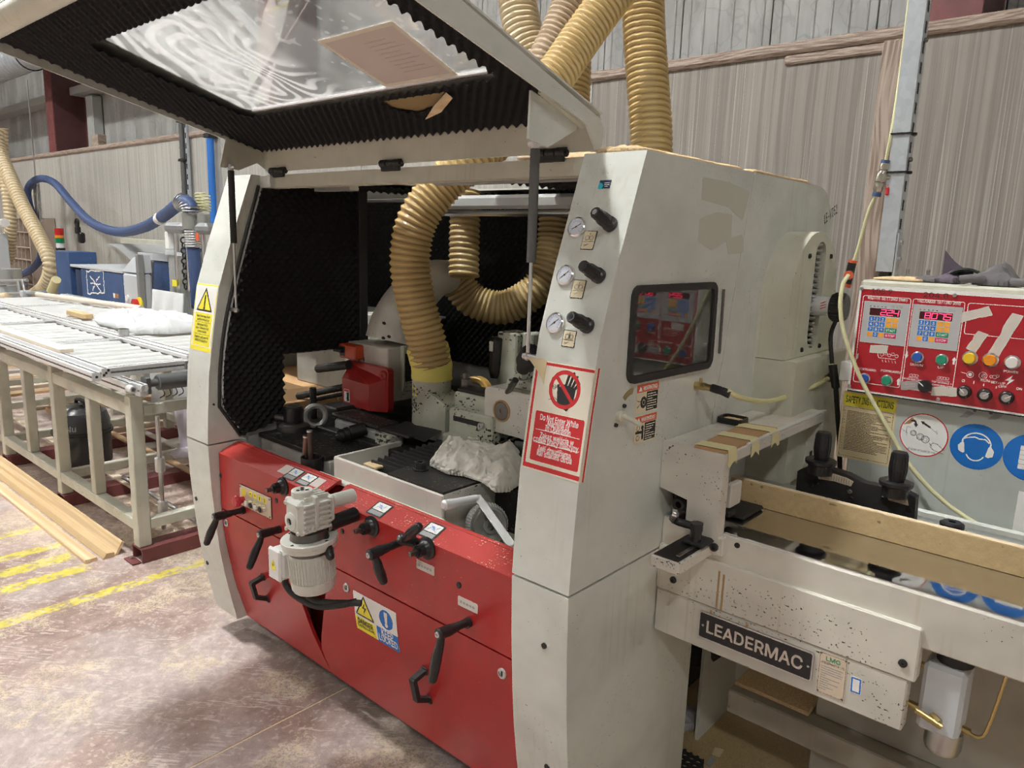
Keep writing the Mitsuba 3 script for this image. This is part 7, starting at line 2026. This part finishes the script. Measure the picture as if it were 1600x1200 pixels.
    k = part(C, 'screw_jack', cat(cyl((-3.72, 1.55, .02), (-3.72, 1.55, .62), .011, n=12)), 'steel', 'grey screw spindle below the conveyor')
    for z in (.10, .33):
        part(k, 'coupling', cyl((-3.72, 1.55, z), (-3.72, 1.55, z + .075), .024, n=18, bevel=.003), 'aluminium')
    part(C, 'cross_shaft', cyl((-4.4, 1.62, .12), (-3.3, 1.60, .12), .012, n=12), 'steel')
    part(C, 'foot_stub', cyl((-3.58, 1.40, .02), (-3.58, 1.40, .10), .02, n=16), 'black_rubber')

    # ---- loose things on the conveyor
    solo('wooden_strip', box(-7.4, -4.03, 1.232, 1.296, .9315, .95, .002), 'strip_pale', 'long pale strip lying on the near rail of the roller conveyor', 'strip')
    solo('white_sheet', crumple([(-5.35, 1.86), (-5.1, 1.80), (-4.55, 1.80), (-4.42, 1.95), (-4.45, 2.22), (-4.75, 2.34), (-5.2, 2.3), (-5.4, 2.1)], .9285, .065, 41, .009, 17), 'cloth_white', 'crumpled white plastic sheet heaped on the far rollers', 'sheet', smooth=True)
    cu = thing('metal_cup', 'small metal cup on the middle rail of the conveyor', 'cup')
    c = V(*(-4.497, 1.792, 0.95))
    part(cu, 'cup', lathe([(0, 0), (.028, 0), (.028, .04), (.025, .04), (.025, .004), (0, .004)], (c[0], 1.715, .9315), (0, 0, 1), 24), 'steel')
    solo('wood_block', box(-5.78, -5.45, 1.83, 1.89, .931, .962, .002), 'mdf', 'short brown wooden block on the rollers behind the middle rail', 'block')
    solo('wood_pole', cyl((-7.3, 2.10, .955), (-5.75, 2.33, .955), .022, n=14), 'strip_pale', 'pale round wooden pole lying across the far end of the conveyor', 'pole')
    # ---- below the conveyor
    Vc = thing('vacuum_cleaner', 'black dome-shaped workshop vacuum standing on the floor below the conveyor', 'vacuum cleaner')
    x, y = -5.0, 1.62
    part(Vc, 'tank', lathe([(0, 0), (.15, 0), (.158, .02), (.158, .20), (0, .20)], (x, y, .075), (0, 0, 1), 40), 'black_gloss')
    part(Vc, 'rim', lathe([(0, .20), (.170, .20), (.173, .21), (.170, .222), (0, .222)], (x, y, .075), (0, 0, 1), 40), 'black_plastic')
    part(Vc, 'dome', lathe([(0, .222), (.160, .222), (.158, .28), (.14, .335), (.10, .365), (.05, .378), (0, .38)], (x, y, .075), (0, 0, 1), 40), 'black_gloss')
    part(Vc, 'handle', cat(tube([V(x - .07, y, .43), V(x - .06, y, .475), V(x + .06, y, .475), V(x + .07, y, .43)], .012, 12), box(x - .09, x + .09, y - .04, y + .04, .425, .448, .006)), 'black_plastic')
    d = unit(V(.93, -.36, 0)); u = V(-d[1], d[0], 0)
    for w, h in ((.155, .01),):
        o = V(x, y, .315) + d * .157 - u * .08
        f = Frame(o + V(0, 0, .035), o + u * .08 + V(0, 0, .035), o)
        part(Vc, 'lettering', f.text('Nu', .0, .0, .034, .0, width=.055, bold=True, depth=.004), 'ink_grey', smooth=False)
    for i in range(4):
        part(Vc, 'caster', cyl((x + .13 * math.cos(i * 1.57 + .6), y + .13 * math.sin(i * 1.57 + .6), 0), (x + .13 * math.cos(i * 1.57 + .6), y + .13 * math.sin(i * 1.57 + .6), .075), .022, n=14), 'black_matte')
    # rag hung over the cross bar
    rg = thing('hanging_rag', 'pale lilac rag hanging over the low cross bar of the conveyor', 'rag')
    rows = []
    for i in range(14):
        t = i / 13
        rows.append([(-4.43 + .05 * t + .012 * math.sin(9 * s + 3 * t), 1.95 + .16 * s * (1 - .4 * abs(t - .5)), .46 - .25 * t + .02 * math.sin(5 * s + 2) * t) for s in np.linspace(0, 1, 14)])
    part(rg, 'cloth', sheet(rows, .004, (-1, 0, 0)), 'rag_lilac')
    part(rg, 'hem', crumple([(-4.42, 1.90), (-4.30, 1.88), (-4.22, 2.0), (-4.30, 2.14), (-4.42, 2.12)], .2005, .035, 44, .008, 18), 'rag_lilac', smooth=True)
    # planks lying on the floor behind
    xs = [x for x in np.arange(-5.0, -11.5, -.235) if min(abs(x - q) for q in full) > .13]
    rng = np.random.default_rng(9)
    for i, x in enumerate(xs):
        y0 = 1.86 + .25 * rng.random()
        nth = ('nearest', 'second', 'third', 'fourth', 'fifth', 'sixth', 'seventh', 'eighth', 'ninth', 'tenth', '11th', '12th', '13th', '14th', '15th', '16th', '17th', '18th', '19th', '20th', '21st', '22nd', '23rd', '24th', '25th', '26th')[i]
        k = thing('floor_plank', ('pale', 'greyish', 'brownish')[i % 3] + f' plank on the floor below and behind the conveyor, {nth} from the moulding machine', 'plank', 'planks on the floor behind the conveyor')
        part(k, 'plank', box(x - .07, x + .07, y0, y0 + 1.9 + .5 * rng.random(), .001, .024 + .014 * (i % 2), .002), ('plank_pale', 'plank_grey', 'plank_brown')[i % 3])
    for i, (x0, x1, y) in enumerate(((-6.9, -3.8, 1.62), (-7.0, -4.1, 1.98), (-7.2, -3.9, 2.16))):
        k = thing('offcut_strip', f'thin {("pale", "brown", "grey")[i]} offcut strip lying on the floor below the conveyor', 'strip', 'offcuts below the conveyor')
        part(k, 'strip', box(x0, x1, y, y + .05, .0705, .082, .002), ('plank_pale', 'plank_brown', 'plank_grey')[i])
    # three new boards on the floor in front
    b1 = thing('pine_board', 'flat pale board nearest the walkway beside the conveyor foot', 'board')
    part(b1, 'board', prof_x([(1.130, .001), (1.130, .015), (1.133, .018), (1.182, .018), (1.185, .015), (1.185, .001)], -7.6, -3.598), 'pine', smooth=20)
    b2 = thing('pine_board', 'middle one of three pale boards beside the conveyor foot, with chamfered edge', 'board')
    part(b2, 'board', prof_x([(1.208, .001), (1.206, .004), (1.222, .027), (1.256, .025), (1.258, .001)], -7.6, -3.588), 'pine_deep', smooth=20)
    b3 = thing('pine_board', 'pale board tilted on edge against the conveyor foot', 'board')
    part(b3, 'board', prof_x([(1.262, .001), (1.276, .001), (1.309, .056), (1.298, .063)], -7.6, -3.60), 'pine', smooth=20)


plain('alu_bracket', (.36, .37, .38), .4, .6)
plain('roller_grey', (.76, .77, .76), .38, .1)
plain('roller_dark', (.17, .175, .18), .42, .5)
plain('pine_deep', (.56, .40, .22), .55)
plain('strip_pale', (.74, .66, .55), .6)
plain('black_gloss', (.022, .023, .025), .25, clearcoat=.6)
plain('rag_lilac', (.50, .47, .52), .9)
plain('plank_pale', (.55, .46, .36), .65)
plain('plank_grey', (.42, .38, .34), .7)
plain('plank_brown', (.46, .31, .18), .65)


# ------------------------------------------------------------------ machines at the far left
def far_left():
    # blue machine: cabinet front, side posts, rear panel, light tower
    y = 3.2
    B = thing('blue_edge_machine', 'blue machine with a chalk drawing on its front panel behind the conveyor', 'machine')
    a, b = V(*(-9.797, 3.2, 1.041)), V(*(-8.315, 3.2, 1.114))
    part(B, 'front_box', box(a[0] + .28, b[0], y, y + .9, .02, 1.06, .01), 'blue_paint')
    part(B, 'rounded_corner', cyl((a[0] + .14, y + .14, .02), (a[0] + .14, y + .14, 1.04), .14, n=28), 'blue_dark')
    part(B, 'top_plate', box(a[0] - .02, b[0] + .02, y - .01, y + .9, 1.065, 1.095, .005), 'machine_grey')
    part(B, 'side_column', box(V(*(-10.29, 3.2, 1.226))[0], V(*(-9.835, 3.2, 1.242))[0], 3.19, 3.5, .0, 1.235, .006), 'blue_paint')
    part(B, 'rear_panel', box(-9.95, -8.1, 4.1, 4.16, .02, 1.33, .004), 'blue_paint')
    part(B, 'rear_beam', box(-10.6, -8.05, 4.08, 4.2, 1.331, 1.40, .004), 'cover_cream')
    part(B, 'rear_block', box(-9.2, -8.5, 3.9, 4.0, 1.0, 1.18, .004), 'pipe_blue')
    f = Frame((a[0] + .28, y - .0006, 1.05), (b[0], y - .0006, 1.05), (a[0] + .28, y - .0006, .1))
    def fl(p):
        q = V(*p) - f.o
        return float(q[0]), float(q[2])
    p = [fl((-9.331, 3.199, 1.042)), fl((-8.839, 3.199, 1.067)), fl((-8.849, 3.199, 0.8208)), fl((-9.346, 3.199, 0.7783))]
    rng = np.random.default_rng(2)
    def wob(a, b):
        return [np.array(a) + (np.array(b) - np.array(a)) * t + .006 * rng.standard_normal(2) for t in np.linspace(0, 1, 9)]
    g = [stroke(wob(p[i], p[(i + 1) % 4]), .014) for i in range(4)]
    q = lambda s, t: (p[0][0] + (p[1][0] - p[0][0]) * s, p[3][1] + (p[0][1] - p[3][1]) * t)
    g += [stroke(wob(q(.22, .78), q(.78, .22)), .014), stroke(wob(q(.75, .84), q(.55, .6)), .014), stroke(wob(q(.42, .42), q(.3, .2)), .014), stroke(wob(q(.2, .5), q(.8, .5)), .012)]
    part(B, 'chalk_drawing', f.prism(unary_union(g), 0, .001), 'ink_white', 'white chalk frame with crossed lines', smooth=False)
    pp = fl((-8.55, 3.199, 0.8144))
    k = part(B, 'danger_label', f.rect(pp[0] - .05, pp[1] - .025, pp[0] + .09, pp[1] + .025, 0, .001), 'brown_spot', smooth=False)
    part(k, 'white_field', f.rect(pp[0] - .05, pp[1] - .025, pp[0] - .005, pp[1] + .025, .001, .0015), 'paper_white', smooth=False)
    part(B, 'hood_shell', cat(sheet([[(-8.95 + .84 * t, yy, 1.10 + .26 * math.sin(math.pi * (.5 + .5 * t))) for t in np.linspace(0, 1, 12)] for yy in (3.3, 3.9)], .012, (0, 0, -1))), 'hood_grey', 'curved grey hood')
    L = thing('signal_tower', 'signal tower with red, amber and green lenses on the blue column', 'signal light')
    c = V(*(-10.56, 3.34, 1.226))
    z0 = 1.236
    hz = (V(*(-10.49, 3.34, 1.504))[2] - z0)
    part(L, 'base', cyl((c[0], 3.34, z0), (c[0], 3.34, z0 + hz * .1), .055, n=24), 'black_plastic')
    part(L, 'clear_section', cyl((c[0], 3.34, z0 + hz * .1), (c[0], 3.34, z0 + hz * .32), .045, n=24), 'white_plastic')
    for t0, t1, m in ((.32, .55, 'lamp_green'), (.55, .68, 'lamp_amber'), (.68, 1.0, 'lamp_red')):
        part(L, 'lens', cyl((c[0], 3.34, z0 + hz * t0 + .002), (c[0], 3.34, z0 + hz * t1), .05, n=24), m, m.split('_')[1] + ' lens')
    # grey switch cabinet with a rounded lid
    G = thing('switch_cabinet', 'light grey switch cabinet with a red and yellow main switch', 'switch cabinet')
    a, b = V(*(-7.801, 3, 1.11)), V(*(-7.452, 3, 1.128))
    part(G, 'body', box(a[0], b[0], 3.0, 3.14, .02, V(*(-7.664, 3, 1.105))[2], .02), 'machine_grey', smooth=20)
    zl = V(*(-7.662, 3, 1.117))[2]
    part(G, 'lid', hull([V(x, yy, zl) for x in (a[0], b[0]) for yy in (3.0, 3.14)] + [V(b[0] - .02, yy, zl + .17) for yy in (3.05, 3.14)] + [V(b[0] - .2, yy, zl + .14) for yy in (3.05, 3.14)]), 'machine_grey', smooth=20)
    part(G, 'side_frame', box(b[0] + .002, b[0] + .05, 2.99, 3.05, .02, V(*(-7.368, 3, 1.295))[2], .006), 'alu_bracket')
    c = V(*(-7.381, 2.97, 0.8284))
    part(G, 'main_switch', cat(lathe([(0, 0), (.07, 0), (.07, .015), (0, .015)], c + V(.03, 0, 0), (0, -1, 0), 26)), 'ink_yellow', 'yellow main switch plate')
    part(G, 'switch_handle', cat(lathe([(0, .015), (.05, .015), (.05, .05), (0, .05)], c + V(-.005, 0, 0), (0, -1, 0), 24)), 'ink_red')
    for z in (.86, .70):
        part(G, 'button', cyl((a[0] + .1, 3.0, z), (a[0] + .1, 2.985, z), .03, n=18), 'paper_white')
    f = Frame((a[0] + .05, 2.9993, .62), (b[0], 2.9993, .62), (a[0] + .05, 2.9993, .54))
    part(G, 'blue_marking', cat(f.rect(0, 0, .22, .05, 0, .001), f.rect(0, .07, .03, .12, 0, .001)), 'ink_blue', smooth=False)
    # second blue cabinet in a grey frame
    D = thing('blue_cabinet', 'blue cabinet in a grey frame between the grey cabinet and the cylinders', 'cabinet')
    a, b = V(*(-8.081, 3.3, 1.224)), V(*(-7.423, 3.3, 1.251))
    part(D, 'panel', box(a[0] + .04, b[0], 3.3, 3.9, .02, a[2], .008), 'blue_paint')
    part(D, 'top_frame', box(a[0] - .02, b[0], 3.28, 3.9, a[2] + .001, a[2] + .07, .004), 'machine_grey')
    part(D, 'support_rod', cyl((-7.583, 3.2, 1.225), (-7.703, 3.2, 0.6954), .022, n=14), 'alu_bracket')
    part(D, 'strut', cat(cyl((-7.82, 3.22, 1.151), (-7.746, 3.22, 0.8336), .016, n=12), cyl((-7.7, 3.2, 0.825), (-7.511, 3.2, 0.6998), .018, n=12)), 'dark_steel')
    part(D, 'seam', box(a[0] + .2, b[0], 3.2985, 3.2998, a[2] * .52, a[2] * .52 + .01, 0), 'ink_white')
    # press with steel cylinders
    Q = thing('cylinder_press', 'grey press with upright steel cylinders and a top yoke left of the machine post', 'press')
    yy = 2.9
    c1, c2 = V(*(-6.209, 2.9, 1.326)), V(*(-6.244, 2.9, 1.015))
    part(Q, 'main_cylinder', cyl(V(c1[0], 2.95, .85), V(c1[0], 2.95, c1[2]), .105, n=32), 'steel_grey')
    c3 = V(*(-6.335, 2.85, 1.321))
    part(Q, 'side_cylinder', cyl(V(c3[0], 2.87, .88), V(c3[0], 2.87, c3[2] + .01), .055, n=26), 'alu_grey')
    t0, t1 = V(*(-6.384, 2.85, 1.6)), V(*(-5.654, 2.85, 1.587))
    for xa, xb in ((t0[0], V(*(-6.072, 2.85, 1.588))[0]), (V(*(-5.842, 2.85, 1.59))[0], t1[0])):
        part(Q, 'yoke', box(xa, xb, 2.8, 2.92, t0[2] - .09, t0[2], .03), 'alu_bracket', smooth=20)
    for px, r in ((276, .028), (293, .022), (318, .022)):
        a = V(*(-6.259, 2.86, 1.545)) if px == 276 else (V(*(-6.065, 2.86, 1.548)) if px == 293 else V(*(-5.792, 2.86, 1.552)))
        part(Q, 'guide_rod', cyl(V(a[0], 2.86, .70), V(a[0], 2.86, t0[2] - .091), r, n=16), 'chrome')
    h = V(*(-5.981, 2.85, 1.614))
    part(Q, 'hose_collar', cyl(V(h[0], 2.85, V(*(-5.988, 2.85, 1.548))[2]), V(h[0], 2.85, V(*(-5.996, 2.85, 1.674))[2]), .065, n=26), 'steel_grey')
    part(Q, 'hose_collar', cyl(V(*(-5.872, 2.9, 1.562)), V(*(-5.861, 2.9, 1.672)), .05, n=22), 'steel_grey')
    for i, z in enumerate(np.linspace(V(*(-5.946, 2.85, 1.529))[2], V(*(-5.947, 2.85, 1.413))[2], 7)):
        part(Q, 'clip_ring', torus((h[0] + .03, 2.85, z), (0, 0, 1), .06, .009, 24, 6), 'steel')
    part(Q, 'chain', cat(*[torus((V(*(-6.108, 2.84, 1.485))[0], 2.84, z), (1, .0, 0) if i % 2 else (0, 1, 0), .022, .007, 12, 5) for i, z in enumerate(np.arange(1.08, 1.5, .042))]), 'black_matte')
    part(Q, 'red_tag', box(V(*(-5.76, 2.78, 1.51))[0], V(*(-5.707, 2.78, 1.512))[0], 2.775, 2.78, V(*(-5.765, 2.78, 1.461))[2], V(*(-5.758, 2.78, 1.52))[2], .001), 'ink_orange')
    part(Q, 'hazard_label', box(V(*(-6.265, 2.78, 1.113))[0], V(*(-6.182, 2.78, 1.118))[0], 2.80, 2.804, V(*(-6.27, 2.78, 1.075))[2], V(*(-6.263, 2.78, 1.129))[2], .001), 'ink_yellow')
    part(Q, 'top_collar', cat(cyl((c3[0], 2.87, c3[2] + .01), (c3[0], 2.87, c3[2] + .05), .075, n=26), cyl((c1[0], 2.95, c1[2]), (c1[0], 2.95, c1[2] + .03), .115, n=28)), 'machine_grey')
    part(Q, 'white_box', box(c3[0] - .09, c3[0] - .03, 2.83, 2.9, c3[2] + .06, c3[2] + .2, .004), 'paper_white')
    part(Q, 'base', box(c1[0] - .5, c1[0] + .5, 2.75, 3.3, .0, .70, .01), 'machine_grey')
    solo('draped_cloth', sheet([[(c1[0] - .26 + .56 * s + .012 * math.sin(14 * s + 3 * t), 2.72 - .04 * math.sin(16 * s) * t - .05 * t, 1.04 - .45 * t) for s in np.linspace(0, 1, 40)] for t in np.linspace(0, 1, 12)], .006), 'cloth_white', 'white cloth draped below the steel cylinders', 'cloth', smooth=True)
    # blue extraction hose hung in a bow
    H = thing('blue_hose', 'blue hose hanging in a long bow along the wall', 'hose')
    part(H, 'hose', tube([(-14.75, 3.9, 0.662), (-13.88, 3.9, 0.7929), (-13.26, 3.9, 1.032), (-13.21, 3.9, 1.337), (-13.47, 3.9, 1.694), (-13.59, 3.9, 2.015), (-13.33, 3.9, 2.173), (-12.86, 3.9, 2.217), (-12.17, 3.85, 2.123), (-11.13, 3.7, 1.84), (-10.08, 3.55, 1.594), (-8.924, 3.4, 1.493), (-7.758, 3.2, 1.545), (-6.802, 3, 1.658), (-6.12, 2.85, 1.76), (-5.978, 2.85, 1.739), (-5.963, 2.85, 1.679)], .052, 18, .03), 'hose_blue', smooth=True)
    part(H, 'hose_lower', tube([(-5.958, 2.85, 1.412), (-5.95, 2.85, 1.285), (-5.96, 2.86, 1.078), (-5.996, 2.88, 0.9173)], .05, 16, .03), 'hose_blue', smooth=True)
    part(H, 'hose_marking', sweep(smooth_path([(-6.977, 3.035, 1.63), (-6.877, 3.015, 1.644)], .01)[0], .055, 18), 'paper_white')
    for i, t in enumerate(np.linspace(0, 1, 8)):
        p = V(*(-6.12, 2.85, 1.76)) * (1 - t) + V(*(-5.95, 2.85, 1.689)) * t
        part(H, 'spring_coil', torus(p + V(0, 0, .015 * math.sin(3.1 * t)), (1 - t, 0, -.2 - t), .068, .008, 22, 6), 'steel')
    S = thing('coil_hose', 'clear coiled hose standing on the press behind the blue hose end', 'hose')
    p0, p1 = V(*(-5.962, 2.95, 1.674)), V(*(-5.959, 2.95, 1.815))
    th = np.linspace(0, 2 * np.pi * 6, 150)
    part(S, 'coil', sweep(np.array([[p0[0] + .055 * math.cos(t), 2.95 + .055 * math.sin(t), p0[2] + .02 + (p1[2] - p0[2]) * i / 149] for i, t in enumerate(th)]), .007, 6), 'clear_tube')
    # beige hoses at the left edge
    for pts, r, lb in (([(-12.98, 3.4, 2.839), (-12.9, 3.4, 2.526), (-12.56, 3.4, 2.204), (-12.09, 3.4, 1.787), (-11.56, 3.4, 1.397), (-11.21, 3.4, 1.096), (-11.24, 3.4, 0.8837), (-11.6, 3.4, 0.6724), (-12.3, 3.4, 0.4783), (-12.67, 3.4, 0.4127)], .088, 'beige ribbed hose sweeping down from the left edge to the clamping tool'),
                   ([(-13.29, 3.55, 2.924), (-13.37, 3.55, 2.38), (-13.27, 3.55, 1.913), (-13.27, 3.55, 1.537), (-13.5, 3.55, 1.099), (-13.61, 3.5, 0.8699)], .082, 'beige ribbed hose hanging at the very left edge')):
        h = thing('extraction_hose', lb, 'hose')
        hose_wall(h, 'hose_pale', pts, r, pitch=.055, n=20, depth=.12, per=6)
    # pigeonhole rack leaning on the wall
    R = thing('pigeonhole_rack', 'wooden pigeonhole rack standing by the wall behind the beige hoses', 'rack')
    x0, x1 = -15.2, -14.1
    part(R, 'side_board', box(x1 + .02, x1 + .06, 4.0, 4.39, .0, 1.65, .004), 'rack_wood')
    part(R, 'side_board', box(x0 - .06, x0 - .02, 4.0, 4.39, .0, 1.65, .004), 'rack_wood')
    part(R, 'back_board', box(x0 - .02, x1 + .02, 4.36, 4.38, .0, 1.65, 0), 'rack_dark')
    for z in (.0, .3, .55, .75, .95, 1.15, 1.4, 1.63):
        part(R, 'shelf', box(x0 - .02, x1 + .02, 4.0, 4.36, z, z + .02, .001), 'rack_wood')
    for i in range(1, 5):
        part(R, 'divider', box(x0 + (x1 - x0) * i / 5 - .01, x0 + (x1 - x0) * i / 5 + .01, 4.0, 4.36, .02, 1.63, .001), 'rack_wood')
    # clamping tool on its stand at the left edge
    K = thing('clamping_tool', 'grey clamping tool with a silver drum and round bars at the left edge', 'machine')
    y = 3.0
    d = V(*(-11.67, 3, 0.8655))
    part(K, 'drum', cat(cyl((d[0], y, V(*(-11.71, 3, 0.7616))[2]), (d[0], y, V(*(-11.64, 3, 0.9513))[2]), .19, n=32)), 'alu_grey')
    part(K, 'drum_foot', cyl((d[0], y, .4), (d[0], y, V(*(-11.72, 3, 0.7268))[2]), .12, n=24), 'machine_grey')
    for a, b, r in (((-11.67, 2.9, 0.791), (-10.4, 2.9, 0.8753), .018), ((-11.29, 2.92, 0.7558), (-10.51, 2.92, 0.8217), .014), ((-10.98, 2.85, 0.6734), (-9.73, 2.85, 0.777), .018), ((-10.52, 2.88, 0.8762), (-10.43, 2.88, 0.5944), .016), ((-10.64, 2.8, 0.5651), (-9.21, 2.8, 0.6884), .017), ((-10.7, 2.88, 0.8659), (-10.65, 2.88, 0.6089), .02)):
        part(K, 'round_bar', cyl(a, b, r, n=12), 'alu_grey')
    for p in ((-10.15, 2.8, 0.6132), (-9.73, 2.8, 0.6393), (-10.34, 2.85, 0.7189)):
        part(K, 'clamp', box(p[0] - .05, p[0] + .05, p[1] - .05, p[1] + .05, p[2] - .04, p[2] + .04, .01), 'machine_grey')
    part(K, 'black_arm', tube([(-9.903, 2.95, 0.6262), (-9.833, 2.95, 0.7293), (-9.682, 2.95, 0.8141)], .035, 12), 'black_rubber')
    part(K, 'taped_grip', tube([(-9.722, 2.94, 0.7821), (-9.591, 2.94, 0.8789), (-9.515, 2.94, 0.9344)], .05, 12), 'tape_cream')
    part(K, 'wood_handle', cyl((-11.52, 2.85, 0.5929), (-11.04, 2.85, 0.6447), .045, n=18), 'mdf_pale')
    part(K, 'yellow_knob', cyl((-11.51, 2.84, 0.5104), (-11.19, 2.84, 0.5436), .03, n=16), 'ink_yellow')
    part(K, 'green_disc', cyl((-11.03, 2.8, 0.4934), (-11.17, 2.85, 0.4792), .045, n=20), 'lamp_green')
    part(K, 'bracket', cat(box(V(*(-9.859, 2.9, 0.6693))[0], V(*(-9.703, 2.9, 0.6814))[0], 2.88, 2.92, .3, V(*(-9.807, 2.9, 0.7849))[2], .004)), 'blue_steel')
    part(K, 'stand', box(-12.4, -10.4, 2.8, 3.4, .0, .44, .01), 'machine_grey')
    part(K, 'white_fitting', cyl((-12.94, 3.3, 1.531), (-12.59, 3.3, 1.553), .06, n=18), 'white_plastic')
    part(K, 'left_column', box(-13.3, -12.9, 3.2, 3.4, .0, 1.4, .01), 'machine_grey')
    # wall fittings
    W = thing('conduit', 'dark electric conduit with a perforated channel on the wall', 'conduit')
    c = V(*(-9.207, 4.33, 2.367))
    part(W, 'tube', cyl((c[0], 4.33, 1.2), (c[0], 4.33, 5.6), .032, n=16), 'alu_dark')
    part(W, 'perforated_channel', box(c[0] + .05, c[0] + .10, 4.34, 4.37, 1.2, 5.6, .002), 'galvanised')
    for z in np.arange(1.3, 4.0, .12):
        part(W, 'slot', box(c[0] + .062, c[0] + .088, 4.3385, 4.3398, z, z + .06, 0), 'ink_black')
    for z in (1.9, 2.35, 2.8, 3.3):
        part(W, 'clamp', box(c[0] - .05, c[0] + .09, 4.29, 4.338, z, z + .03, .003), 'black_matte')
    Bp = thing('blue_pipe', 'bright blue compressed air pipe running down the wall', 'pipe')
    c = V(*(-8.513, 4.33, 2.266))
    part(Bp, 'pipe', cyl((c[0], 4.33, .6), (c[0], 4.33, 3.0), .04, n=18), 'pipe_blue')
    part(Bp, 'clip', box(c[0] - .06, c[0] + .06, 4.28, 4.39, 2.58, 2.63, .004), 'black_matte')
    Hk = thing('wall_hook', 'thin steel rods with a black clamp head standing at the wall', 'rod')
    a, b = V(*(-11.86, 4, 1.179)), V(*(-11.76, 4, 1.631))
    for dx in (-.03, .10):
        part(Hk, 'rod', cyl((a[0] + dx, 4.0, 1.30), (a[0] + dx - .02, 4.0, b[2] - (.12 if dx < 0 else .2)), .012, n=10), 'steel')
    part(Hk, 'clamp_head', cat(torus((a[0] - .03, 4.0, b[2] - .05), (0, 1, 0), .05, .018, 18, 8), box(a[0] - .06, a[0] + .02, 3.97, 4.03, b[2] - .2, b[2] - .1, .01)), 'black_matte')
    part(Hk, 'clamp_head', box(a[0] + .05, a[0] + .15, 3.96, 4.04, b[2] - .33, b[2] - .18, .02), 'black_plastic')
    Ch = thing('chain', 'steel chain hanging beside the blue hose', 'chain')
    c0, c1 = V(*(-13.49, 4, 2.194)), V(*(-13.5, 4, 1.6))
    n = 26
    part(Ch, 'links', cat(*[torus(c0 + (c1 - c0) * i / n, (1, .2, .1) if i % 2 else (.2, 1, .1), .045, .012, 12, 5) for i in range(n)]), 'steel', kind='stuff')
    part(Ch, 'top_cord', cyl(c0, c0 + V(0, 0, 1.5), .01, n=6), 'steel')


plain('hood_grey', (.40, .41, .41), .5)
plain('alu_grey', (.46, .47, .47), .38, .5)
plain('blue_steel', (.12, .17, .28), .45, .3)


hall()
lamps()
moulder()
cabinet()
loose_things()
conveyor()
far_left()
